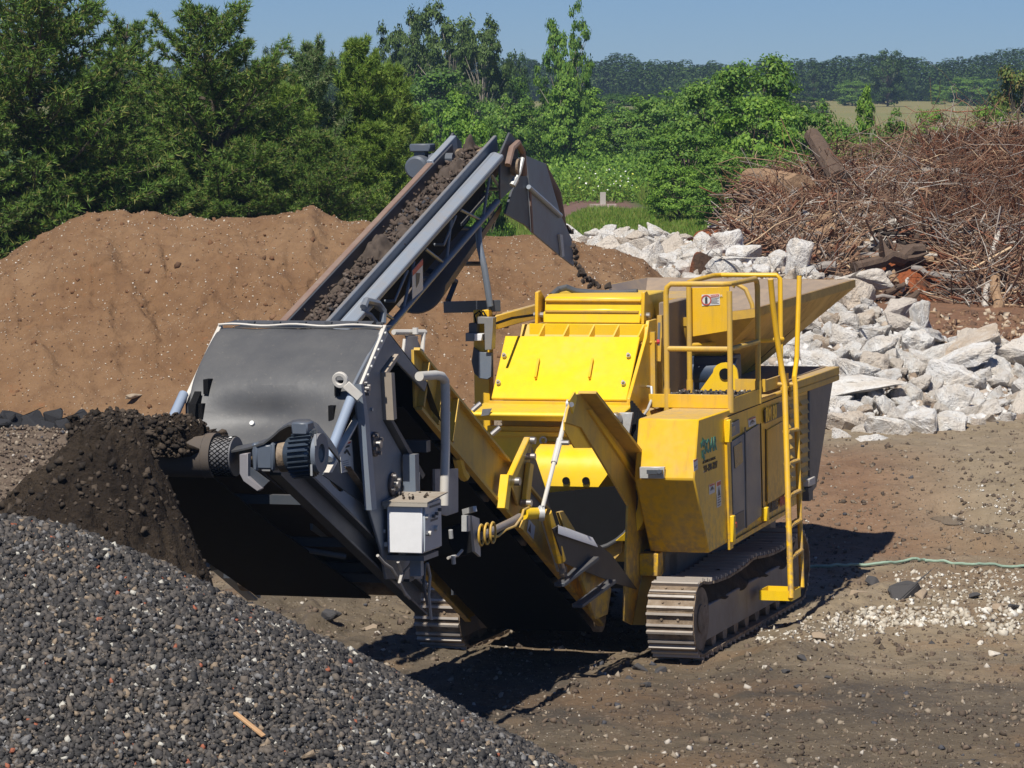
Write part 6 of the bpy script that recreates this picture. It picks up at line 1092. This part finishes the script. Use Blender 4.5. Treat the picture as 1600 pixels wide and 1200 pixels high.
# clods falling from the chute
CLD = [rock_mesh('clod', 1, (1, .8, .7), 12, .12, 1, 700+i) for i in range(3)]; CM = plain('falling_soil', (.05, .036, .027), .95, nz=.5)
fl = [(888, 358, .05), (893, 362, .04), (898, 394, .055), (900, 402, .045), (896, 385, .04), (905, 418, .05), (899, 412, .04), (909, 426, .06), (914, 432, .045), (920, 437, .05), (926, 441, .05), (930, 444, .04), (922, 446, .045), (950, 446, .05), (911, 440, .035), (936, 448, .04)]
for i, (x, y, s) in enumerate(fl):
    p = M2W(P(x, y, u=-1.05+.02*i)); place('soil_clod', CLD[i % 3], p, s*.8, CM, 'dark soil clod falling through the air below the end of the grey chute', 'clod', 'clods falling from the chute into the hopper', tilt=3)
# ================================================================ screening unit (grey) hung on the crusher's conveyor
sc_ = thing('screening_unit', 'grey screening attachment with black rubber hood, discharge drum, motor and white control box', 'screening unit')
UR_, UL_ = .45, -.76
PL = lambda pix, u: [P(x, y, u=u) for x, y in pix]
# hood sheet
prof = [(-5.00, 3.06), (-5.10, 3.11), (-5.35, 2.95), (-5.62, 2.76), (-5.74, 2.60), (-5.80, 2.45), (-5.90, 2.30), (-6.05, 2.20)]
rows = []
for k, (v, w) in enumerate(prof):
    row = []
    for j, t in enumerate(np.linspace(0, 1, 13)):
        u = UL_+(UR_-UL_)*t; sag = math.sin(t*PI); dv = (-.06 if k in (2,) else -.07 if k == 3 else .10 if k in (4, 5) else -.04 if k > 5 else 0)*sag; uu = u
        if k > 3: uu = UL_+.03+(UR_-UL_-.10)*t
        row.append((uu, v+dv, w+(.012*math.sin(j*1.9) if k == 1 else 0)+(-.03*sag if k in (3, 4) else 0)))
    rows.append(row)
b = MB(); b.sheet(rows, .012); hd_ = b.build('rubber_hood', RUBBER, sc_, ang=60); sm = hd_.modifiers.new('smooth', 'SUBSURF'); sm.levels = 2; sm.render_levels = 2
# wavy lip and back strip of the hood
b = MB(); b.box((UL_+.1, -5.06, 3.09), (UR_-.02, -4.86, 3.10)); b.prism([(UL_+.06, -4.95, 3.13), (UR_-.12, -4.95, 3.13), (UR_-.10, -5.06, 3.115), (UL_+.02, -5.06, 3.115)], (0, 0, .006)); b.build('top_strip', RUBBER, sc_)
b = MB(); b.tube([(UL_+(UR_-UL_)*t, -5.11, 3.115+.006*math.sin(t*17)) for t in np.linspace(0, 1, 24)], .009, 6); b.build('hood_edge', TUBE_W, sc_)
for k in range(6): u = UL_+.2+k*.19; b = MB(); b.box((u, -5.07, 3.118), (u+.05, -5.04, 3.135)); b.build('clip', GREY_D, sc_)
for u in (UL_-.012, UR_-.012):
    b = MB(); b.prism([(u, -5.08, 3.12), (u, -5.72, 2.655), (u, -5.74, 2.62), (u, -5.05, 3.05)], (.03, 0, 0)); b.build('hood_flange', TUBE_W, sc_, bevel=.003)
for u in (UL_+.12, UR_-.14): MB().box((u, -5.69, 2.68), (u+.035, -5.60, 2.78)).build('slot', BLACK, sc_); MB().box((u-.02, -5.76, 2.52), (u+.02, -5.70, 2.62)).build('slot', BLACK, sc_)
b = MB(); b.prism([(UL_+.06, -5.70, 2.70), (UL_+.06, -5.80, 2.62), (UL_+.06, -5.85, 2.44), (UL_+.06, -5.72, 2.42)], (.05, 0, 0)); b.build('rubber_flap', BLACK, sc_)
for k in range(9):
    t_ = (k+.5)/9; c = np.array([UR_+.018, -5.08-.64*t_, 3.12-.465*t_-.03]); MB().cyl(c, c+[.012, 0, 0], .011, 8).build('flange_bolt', GALV, sc_)
for x_, y_ in ((628, 700), (640, 725), (600, 830), (640, 850), (580, 640)): c = P(x_, y_, u=UR_); MB().cyl(c, c+[.012, 0, 0], .014, 6).build('wall_bolt', GALV, sc_)
# lifting eye on the right edge
c = P(534, 593, v=-5.72); b = MB(); b.ring(c+[0, -.03, 0], (0, 1, 0.2), .028, .055, .03, 18); b.bar(c+[.04, -.03, -.03], c+[.13, .0, -.12], .03, .06); b.build('lifting_eye', TUBE_W, sc_, bevel=.004)
# struts to the drum
for u, s_ in ((UR_-.01, 1), (UL_-.02, -1)):
    a0 = np.array([u, -5.70, 2.68]); a1 = np.array([u-.02, -6.12, 2.30]) if s_ > 0 else np.array([u, -6.1, 2.38]); MB().cyl(a0, a1, .034, 12).build('strut', paint('strut_paint', (.27, .33, .42), dirt=(.2, .18, .16), amt=.3, rough=.4, up=.2), sc_)
# right side wall (outline traced)
b = MB(); b.prism(PL(((600, 510), (668, 598), (664, 612), (612, 556), (594, 580), (598, 655), (648, 745), (655, 800), (660, 905), (604, 905), (596, 860), (575, 790), (560, 650), (553, 602)), UR_), (-.02, 0, 0)); sw = b.build('side_wall', GREY, sc_, bevel=.004)
b = MB(); b.prism(PL(((592, 582), (597, 582), (601, 654), (596, 656)), UR_-.02), (.09, 0, 0)); b.prism(PL(((592, 582), (612, 553), (614, 557), (597, 583)), UR_-.02), (.05, 0, 0)); b.build('wall_lip', paint('dusty_lip', (.35, .3, .24), dirt=(.4, .32, .24), amt=.6), sw)
b = MB(); b.prism(PL(((597, 655), (601, 654), (652, 742), (648, 748)), UR_-.02), (.06, 0, 0)); b.build('wall_lip', GREY_D, sw)
b = MB(); b.prism(PL(((553, 600), (557, 600), (565, 650), (572, 720), (578, 795), (570, 797), (564, 720), (559, 650)), UR_), (.05, 0, 0)); b.build('front_flange', GREY_L, sw)
for x, y, r in ((566, 607, .055), (584, 694, .085), (612, 757, .085)):
    c = P(x, y, u=UR_); br = MB(); br.cyl(c, c+[.025, 0, 0], r, 22); br = br.build('bearing', paint('rusty_bearing', (.07, .055, .05), dirt=(.2, .16, .13), amt=.5, rough=.5), sw, bevel=.006); bb = MB(); bb.cyl(c+[.02, 0, 0], c+[.055, 0, 0], r*.32, 14)
    for a in range(4): d = np.array([.025, r*.8*math.cos(a*PI/2+.4), r*.8*math.sin(a*PI/2+.4)]); bb.cyl(c+d, c+d+[.02, 0, 0], r*.16, 8)
    bb.build('bolts', STEEL, br)
# roof strip running back above the yellow conveyor, bent plates behind
b = MB(); b.prism([P(600, 509, u=UR_), P(668, 597, u=UR_), P(690, 660, u=UR_), P(640, 600, u=UR_-.2), P(600, 520, u=UR_-.4)], (-.02, 0, .02)); b.build('roof_plate', GREY_D, sw)
b = MB(); b.prism(PL(((636, 524), (648, 522), (705, 640), (690, 640), (655, 570)), UR_-.25), (-.02, 0, 0)); b.build('rear_plate', paint('dusty_plate', (.3, .28, .26), dirt=(.4, .32, .24), amt=.7), sc_)
# pale frame of the gate behind the hood
b = MB(); g0 = UR_-.12; b.tube([P(615, 519, u=g0-.1), P(664, 519, u=g0)], .02, 8); b.tube([P(662, 520, u=g0), P(657, 582, u=g0)], .016, 8); b.tube([P(632, 530, u=g0-.05), P(628, 565, u=g0-.05)], .012, 8); b.cyl(P(649, 512, u=g0), P(649, 522, u=g0), .022, 8); b.build('gate_frame', TUBE_W, sc_)
b = MB(); b.prism(PL(((637, 526), (653, 525), (652, 580), (628, 560)), g0-.06), (-.01, 0, 0)); b.build('gate_plate', TUBE_W, sc_)
# triangular inner wall with warning label
b = MB(); b.prism(PL(((560, 640), (505, 742), (575, 792), (566, 700)), UR_-.07), (-.015, 0, 0)); iw = b.build('inner_wall', paint('deep_blue_grey', (.06, .08, .11), dirt=(.1, .09, .08), amt=.4, rough=.45), sc_)
b = MB(); b.prism(PL(((556, 645), (560, 640), (508, 738), (503, 738)), UR_-.05), (.05, 0, 0)); b.build('edge_strip', TUBE_W, iw)
q = PL(((530, 692), (549, 688), (552, 735), (533, 739)), UR_-.065); b = MB(); b.prism(q, (.004, 0, 0)); lb = b.build('warning_label', STK, iw); O, X, Y = q[3]+[.006, 0, 0], q[2]-q[3], q[0]-q[3]
def lr(pts, m, nm): MB().prism([O+X*a+Y*c for a, c in pts], (.0012, 0, 0)).build(nm, m, lb)
lr(((.2, .78), (.75, .82), (.75, .88), (.2, .84)), STB, 'pictogram'); lr(((.25, .66), (.5, .76), (.6, .72), (.8, .52), (.7, .52), (.5, .66), (.35, .6)), STB, 'pictogram'); lr(((.15, .9), (.85, .93), (.85, .98), (.15, .95)), STR, 'red_band')
for k in range(5): lr(((.1, .36-k*.07), (.6, .38-k*.07), (.6, .39-k*.07), (.1, .37-k*.07)), STB, 'print_line')
# drum, belt and fines conveyor
fqa = lambda u, s, n=0.: fq0(u, s*.93, n+.17); fqb = lambda u, s, n=0.: fq0(u, s*.95, n+.26)
VD, WD = -7.20, 2.42
FS = math.atan(.467); FD = np.array([0, math.cos(FS), -math.sin(FS)]); FN = np.array([0, math.sin(FS), math.cos(FS)]); fp0 = np.array([0, VD, WD]); fq0 = lambda u, s, n=0.: fp0+np.array([u, 0, 0])+FD*s+FN*n; fq = lambda u, s, n=0.: fq0(u, s*.93, n+(.17 if abs(u) > .3 and not -.86 < u < .3 else 0))
fc = link('fines_conveyor', None, None, sc_)
b = MB(); b.cyl((.06, VD, WD), (.215, VD, WD), .125, 36); dr = b.build('discharge_drum', paint('drum_rubber', (.12, .12, .125), dirt=(.2, .17, .14), amt=.3, rough=.5), fc)
b = MB()
for k in range(26):
    for sg in (1, -1):
        pth = [(.075+.13*t, VD+.128*math.cos(k/26*2*PI+sg*t*.8), WD+.128*math.sin(k/26*2*PI+sg*t*.8)) for t in (0, .5, 1)]; b.tube(pth, .003, 4)
b.build('diamond_lagging', BLACK, dr)
BELTM = paint('muddy_belt', (.085, .07, .058), dirt=(.13, .1, .075), amt=.9, rough=.75, up=.6); wrap = [(-math.sin(a)*.140, math.cos(a)*.140) for a in np.linspace(-.0, PI, 20)]
rows = [[np.array([u, 0, 0])+fq(0, 4.6, .14) for u in np.linspace(-.80, .08, 5)]]
rows += [[np.array([u, 0, 0])+fp0+FD*(a)+FN*c for u in np.linspace(-.80, .08, 5)] for a, c in wrap]
rows += [[np.array([u, 0, 0])+fq(0, 4.6, -.14) for u in np.linspace(-.80, .08, 5)]]
rows[0] = [np.array([u, 0, 0])+fq0(0, 3.05, .22) for u in np.linspace(-.80, .08, 5)]; rows = rows[:-1]; MB().sheet(rows, .014).build('belt', BELTM, fc)
MB().sheet([[np.array([u, 0, 0])+p for u in np.linspace(-.80, .08, 5)] for p in (fq0(0, .0, -.141), fq0(0, .8, -.12), fq0(0, 3.05, .01))], .014).build('return_belt', BLACK, fc)
# damp fines riding over the drum
aa, uu = np.meshgrid(np.linspace(-.9, PI*.62, 60), np.linspace(-.86, .02, 50), indexing='ij'); edge = ss(.02, -.06, uu+.10*vnoise(aa*3, aa*0, seed=4))
hh_ = .142+edge*(.07+.055*fbm(uu*5, aa*2, o=3, seed=6)+.05*np.abs(fbm(uu*14, aa*5, o=3, seed=7)))*(1-ss(1.2, 1.9, aa)*.5)-(1-edge)*.02
bx2 = np.where(aa < 0, -aa*.45, 0); pp = fp0+uu[..., None]*np.array([1, 0, 0])+FD*(np.where(aa < 0, bx2, -np.sin(np.clip(aa, 0, 9))*hh_))[..., None]+FN*(np.where(aa < 0, hh_, np.cos(np.clip(aa, 0, 9))*hh_))[..., None]
n1_, n2_ = uu.shape; q = (np.arange(n1_-1)[:, None]*n2_+np.arange(n2_-1)[None]).ravel(); link('soil_on_drum', np_mesh('soil_on_drum', pp.reshape(-1, 3), np.stack([q, q+1, q+n2_+1, q+n2_], 1), True), FIN, fc)
ix = RNG.integers(0, n1_*n2_, 2200); cc_ = pp.reshape(-1, 3)[ix]; kk_ = edge.reshape(-1)[ix] > .6; v, f = stones(cc_[kk_], (.008+.02*RNG.uniform(0, 1, len(cc_))**3)[kk_], jag=.5); tag(link('soil_crumbs', np_mesh('soil_crumbs', v, f), CLM, fc), kind='stuff')
b = MB(); b.tube([(.02, VD+.145*math.cos(a), WD+.145*math.sin(a)) for a in np.linspace(.4, PI*1.45, 14)], .006, 6); b.build('belt_ridge', BELTM, fc)
b = MB(); b.cyl((-.85, VD, WD), (-.82, VD, WD), .12, 24); b.build('drum_end', GALV, fc)
# outer arc of the left drum end seen behind the pile
b = MB(); b.sheet([[(-.80+k*.05, VD+.16*math.cos(a), WD+.02+.16*math.sin(a)) for a in np.linspace(PI*.2, PI*1.0, 12)] for k in (0, 1)], .01); b.build('left_guard', paint('pale_guard', (.34, .3, .28), dirt=(.3, .25, .2), amt=.6), fc)
for u, nm in ((.33, 'right'), (-.93, 'left')):
    fq = fqa if u > 0 else fqb
    s0 = .32 if u > 0 else .95; x_ = 1 if u > 0 else -1
    b = MB(); b.prism([fq(u, s0, -.17), fq(u, s0, -.02), fq(u, 3.6, -.02), fq(u, 3.6, -.17)], (.02, 0, 0)); b.prism([fq(u, s0, -.19), fq(u, 3.6, -.19), fq(u, 3.6, -.17), fq(u, s0, -.17)], (.08*x_, 0, 0)); b.prism([fq(u, s0, -.02), fq(u, 3.6, -.02), fq(u, 3.6, .0), fq(u, s0, .0)], (.08*x_, 0, 0)); b.build('lower_beam', GREY_D if u > 0 else GREY_L, fc, bevel=.003)
fq = fqa
# oval-holed plate above the right beam
def holed(u, th):
    o = [fq(u, .55, .02), fq(u, 2.75, .02), fq(u, 2.6, .30), fq(u, .95, .33)]; c = fq(u, 1.45, .17); h = [c+FD*(.17*math.copysign(abs(math.cos(a))**.7, math.cos(a)))+FN*(.085*math.copysign(abs(math.sin(a))**.7, math.sin(a))) for a in np.linspace(0, 2*PI, 25)[:-1]]
    # strip the plate into quads between the outline and the hole
    out = []
    for p in h:
        d = p-c; best = None
        for i in range(4):
            a0, a1 = o[i], o[(i+1) % 4]; A = np.array([[np.dot(d, FD), -np.dot(a1-a0, FD)], [np.dot(d, FN), -np.dot(a1-a0, FN)]]); r = np.array([np.dot(a0-c, FD), np.dot(a0-c, FN)])
            if abs(np.linalg.det(A)) < 1e-9: continue
            t, s = np.linalg.solve(A, r)
            if t > 0 and -1e-6 <= s <= 1+1e-6 and (best is None or t < best): best = t
        out.append(c+d*best)
    n = len(h); b = MB(); V = h+out+[p+np.array([th, 0, 0]) for p in h+out]; F = []
    for i in range(n): j = (i+1) % n; F += [(i, j, n+j, n+i), (2*n+i, 3*n+i, 3*n+j, 2*n+j), (i, 2*n+i, 2*n+j, j), (n+i, n+j, 3*n+j, 3*n+i)]
    return b.add(V, F)
holed(.36, .012).build('slotted_plate', GREY_L, fc); b = MB(); b.cyl(fq(.33, 1.35, .14), fq(.33, 1.62, .12), .006, 6); b.build('cable', TUBE_W, fc)
# tail parts
b = MB(); b.prism([fq(.33, 2.9, .25), fq(.33, 3.5, .15), fq(.33, 3.62, -.18), fq(.33, 3.0, -.15)], (.02, 0, 0)); b.build('tail_plate', GREY, fc, bevel=.003)
b = MB(); b.prism([fqb(-.95, 2.55, .15), fqb(-.95, 3.6, .05), fqb(-.95, 3.6, -.15), fqb(-.95, 2.55, -.15)], (.02, 0, 0)); b.build('tail_plate', GREY_L, fc, bevel=.003)
b = MB(); b.cyl(fq0(-.90, 3.0, .12), fq0(.30, 3.0, .12), .1, 18); b.build('tail_pulley', MUD, fc)
for s in (1.0, 1.9, 2.7): MB().box(fq0(-.90, s, .02)-[0, .03, .0], fq0(.32, s, .02)+[0, .03, .06]).build('cross_member', GREY_D, fc)
b = MB(); b.cyl(fq0(-.85, 1.3, -.05), fq0(.30, 1.9, -.05), .02, 8); b.build('cross_tube', GREY_D, fc)
b = MB(); b.prism([P(x, y, u=.0) for x, y in ((484, 818), (492, 817), (500, 824), (520, 822), (512, 838), (503, 840), (485, 828))], (.02, 0, 0)); b.build('scraper_arm', GREY_L, fc)
# left frame bits standing free of the pile
b = MB(); b.prism(PL(((228, 794), (262, 808), (262, 811), (224, 803)), -.95), (.06, 0, 0)); b.build('left_flange', TUBE_W, fc); b = MB(); b.prism(PL(((232, 803), (262, 811), (275, 830), (272, 842), (258, 834)), -.96), (.02, 0, 0)); b.build('left_bracket', GREY_L, fc)
b = MB(); b.prism(PL(((284, 838), (322, 850), (327, 882), (312, 876), (290, 858)), -.97), (.02, 0, 0)); b.build('left_panel', GREY_L, fc, bevel=.003); b = MB(); b.prism(PL(((325, 852), (336, 850), (340, 890), (328, 892)), -.94), (-.03, 0, 0)); b.build('left_upright', GREY, fc)
# drum bracket and gear motor
b = MB(); a_ = [(.25, VD-.05, WD-.02)]; b.prism([P(x, y, v=-7.34) for x, y in ((374, 710), (387, 708), (387, 745), (408, 764), (402, 768), (380, 752), (374, 740))], (0, .06, 0)); b.build('bearing_bracket', paint('rust_streaked_grey', (.26, .25, .26), dirt=(.28, .17, .12), amt=.6), fc, bevel=.004)
b = MB(); b.prism([P(x, y, v=-7.30) for x, y in ((388, 728), (420, 752), (404, 768), (390, 748))], (0, .02, 0)); b.build('bracket_web', GREY_D, fc)
gm = link('gear_motor', None, None, sc_); X0 = P(404, 712, v=VD); 
MB().cyl(P(378, 711, v=VD), X0, .055, 14).build('drive_shaft', plain('brass_shaft', (.3, .22, .13), .5, .4, nz=.3), gm)
b = MB(); b.obox(P(420, 712, v=VD), (.13, 0, 0), (0, .16, 0), (0, 0, .16)); b.obox(P(406, 712, v=VD), (.04, 0, 0), (0, .18, 0), (0, 0, .18)); b.obox(P(433, 712, v=VD), (.03, 0, 0), (0, .18, 0), (0, 0, .18)); b.build('gearbox', MOTOR, gm, bevel=.012)
MB().cyl(P(440, 713, v=VD), P(462, 712, v=VD), .10, 18).build('adapter', MUD, gm)
MC = plain('oily_motor', (.05, .065, .085), .28, .2, nz=.5); mc = P(456, 712, v=VD); me_ = P(497, 708, v=VD-.05)
b = MB(); b.cyl(mc, me_, .125, 28); mo = b.build('motor_casing', MC, gm, bevel=.02)
b = MB()
for k in range(26):
    a = k/26*2*PI; d = np.array([0, math.cos(a), math.sin(a)]); b.obox((mc+me_)/2+d*.135, (me_-mc)*.8, d*.025, np.cross([1, 0, 0], d)*.008)
b.build('cooling_fins', MC, mo); b = MB(); b.obox((mc+me_)/2+[.0, -.03, .17], (.11, 0, 0), (0, .12, 0), (0, 0, .08)); b.build('terminal_box', MOTOR, mo, bevel=.01); MB().ring(me_+[.01, 0, 0], (1, 0, 0), .06, .125, .03, 24).build('fan_cover', GREY, mo)
for dx, dz in ((.1, .06), (-.0, -.13)): MB().cyl(me_+[dx*.3, -.12, dz], me_+[dx*.3, -.12, dz+.07], .008, 6).build('bolt', GALV, mo)
# rubber flap draped over the gear motor
rows = []
arc = [(362, 703, .0), (368, 699, 0), (380, 697, 0), (398, 693, .0), (420, 686, .0), (434, 676, .02), (444, 668, .05), (458, 662, .08), (474, 662, .08), (487, 668, .05), (497, 682, .02), (503, 700, 0)]
for dv in (-.09, .0, .10, .22, .32): rows.append([P(x, y, v=VD+.0)+[0, dv, off*.2-(.02 if dv < 0 else 0)-(max(dv-.1, 0)*.55)] for x, y, off in arc])
MB().sheet(rows, .012).build('motor_cover_flap', RUBBER, sc_, ang=60)
for x, y in ((362, 690), (395, 665)): c = P(x, y-2, v=VD-.02); MB().cyl(c, c+[0, -.02, .012], .016, 10).build('flap_bolt', GALV, sc_)
# white control box
cb = link('control_box', None, None, sc_); x0, x1, v0, v1, w0, w1 = .48, .735, -5.17, -4.80, 1.56, 1.905
th_ = math.radians(-4)
b = MB(); b.box((x0, v0, w0), (x1, v1, w1)); bxo = b.build('cabinet', WHITE, cb, bevel=.006)
b = MB(); b.box((x1+.001, v0+.015, w0+.01), (x1+.016, v1-.01, w1-.008)); cd = b.build('door', paint('panel_shade_blue', (.42, .46, .5), dirt=(.3, .26, .22), amt=.3, rough=.35), cb, bevel=.004)  # door colour carries the bluish shade on this side of the white box
b = MB(); b.prism([(x0-.02, v0-.03, w1+.004), (x1+.05, v0-.03, w1+.004), (x1+.05, v1+.03, w1+.03), (x0-.02, v1+.03, w1+.03)], (0, 0, .008)); b.box((x0-.02, v0-.03, w1-.02), (x1+.05, v0-.022, w1+.008)); b.build('rain_roof', paint('roof_dust', (.4, .36, .3), dirt=(.25, .19, .13), amt=.8, rough=.6, up=.5), cb)
for fv, fw, r in ((.10, .25, .018), (.45, .24, .012), (.62, .25, .012), (.8, .27, .012), (.25, .13, .02), (.6, .15, .02), (.08, .13, .01)): c = np.array([x1+.017, v0+(v1-v0)*fv, w0+fw]); MB().cyl(c, c+[.02, 0, 0], r, 12).build('knob', TUBE_W if r > .014 else GREY_D, cd)
for k, (a0, a1, w_) in enumerate(((.3, .9, .30), (.35, .75, .205))): MB().box((x1+.0165, v0+(v1-v0)*a0, w0+w_), (x1+.018, v0+(v1-v0)*a1, w0+w_+.015)).build('name_strip', GREY_D, cd)
v, f = stones(np.stack([RNG.uniform(x0, x1, 22), RNG.uniform(v0, v1, 22), np.full(22, w1+.03)], 1), RNG.uniform(.005, .016, 22)); link('crumbs', np_mesh('crumbs', v, f), CLM, cb)
for dz in (.04, .3): MB().box((x0-.03, v0+.02, w0+dz), (x0, v0+.06, w0+dz+.03)).build('hinge', TUBE_W, cb)
# box carrier and handrail tube
b = MB(); b.box((.47, -4.80, 1.5), (.56, -4.72, 2.2)); b.box((.45, -5.1, 1.50), (.72, -4.8, 1.535)); b.build('carrier', GREY, sc_)
b = MB(); q = PL(((680, 733), (716, 732), (716, 800), (698, 806), (680, 800)), .44); b.prism(q, (-.02, 0, 0)); b.build('splashed_plate', paint('mud_splashed_plate', (.42, .38, .34), dirt=(.13, .1, .08), amt=1, rough=.6), sc_)
b = MB(); q = PL(((648, 738), (656, 738), (656, 770), (648, 768)), .5); b.prism(q, (-.02, 0, 0)); b.build('small_post', TUBE_W, sc_)
UH = .60; MB().tube([P(655, 588, u=UH), P(680, 586, u=UH), P(690, 588, u=UH), P(695, 595, u=UH), P(696, 610, u=UH), P(696, 700, u=UH), P(694, 790, u=UH)], .033, 14).build('handrail', TUBE_W, sc_)
# lower drive and mounting in the shade right of the box
b = MB(); b.cyl(P(700, 850, u=.22), P(725, 842, u=.42), .12, 20); b.build('lower_motor', BLACK, sc_, bevel=.01); b = MB(); b.bar(P(725, 800, u=.5), P(742, 795, u=.62), .03, .04); b.bar(P(728, 805, u=.55), P(728, 830, u=.55), .05, .05); b.build('mount_arm', GALV, sc_)
b = MB(); b.prism(PL(((733, 805), (745, 810), (747, 870), (738, 862)), .56), (.02, 0, 0)); b.build('mount_plate', GALV, sc_)
for x, y in ((704, 828), (708, 868)): MB().cyl(P(x, y, u=.7), P(x+1, y+13, u=.7), .016, 8).build('bolt', GALV, sc_)
b = MB(); b.prism(PL(((645, 885), (690, 880), (735, 900), (720, 960), (690, 930)), .3), (-.02, 0, 0)); 
MB().bar((UL_+.05, -4.6, 1.35), (UR_, -4.6, 1.35), .1, .12).build('cross_beam', GREY_D, sc_); MB().bar((UL_+.05, -4.2, 2.2), (UR_, -4.2, 2.2), .08, .08).build('cross_beam', GREY_D, sc_)
b = MB(); b.prism([(UL_, -5.06, 3.05), (UL_, -5.72, 2.62), (UL_, -5.75, 1.95), (UL_, -4.6, 1.2), (UL_, -4.2, 2.7), (UL_, -4.7, 2.9)], (.02, 0, 0)); b.build('left_wall', GREY_D, sc_)
b = MB(); b.prism([(UL_+.02, -5.0, 3.05), (UR_-.02, -5.0, 3.05), (UR_-.02, -4.3, 2.72), (UL_+.02, -4.3, 2.72)], (0, 0, .01)); b.build('roof', GREY_D, sc_)
b = MB(); b.prism([(UL_+.02, -5.72, 2.2), (UR_-.02, -5.72, 2.2), (UR_-.02, -4.4, 1.4), (UL_+.02, -4.4, 1.4)], (0, 0, .01)); b.build('screen_deck', MUD, sc_)
CBL = plain('grey_cable', (.4, .37, .33), .6)
for k, pth in enumerate((((590, 868), (600, 880), (612, 888), (622, 905), (632, 925), (640, 935)), ((648, 870), (640, 885), (632, 893), (627, 908)), ((622, 878), (628, 895), (624, 910), (634, 930)), ((668, 880), (672, 900), (670, 930), (674, 968)), ((664, 880), (662, 915), (668, 945)), ((700, 872), (715, 868), (722, 860)))):
    MB().tube([P(x, y, u=.5+.02*k) for x, y in pth], .011, 7).build('cable', CBL if k != 4 else GREY_D, sc_)
b = MB(); b.box(P(623, 876, u=.52), P(623, 876, u=.52)+[.05, .06, .09]); b.build('cable_gland', GALV, sc_); b = MB(); b.box((.58, -5.0, 1.38), (.66, -4.94, 1.56)); b.build('mount_post', GREY_L, sc_)
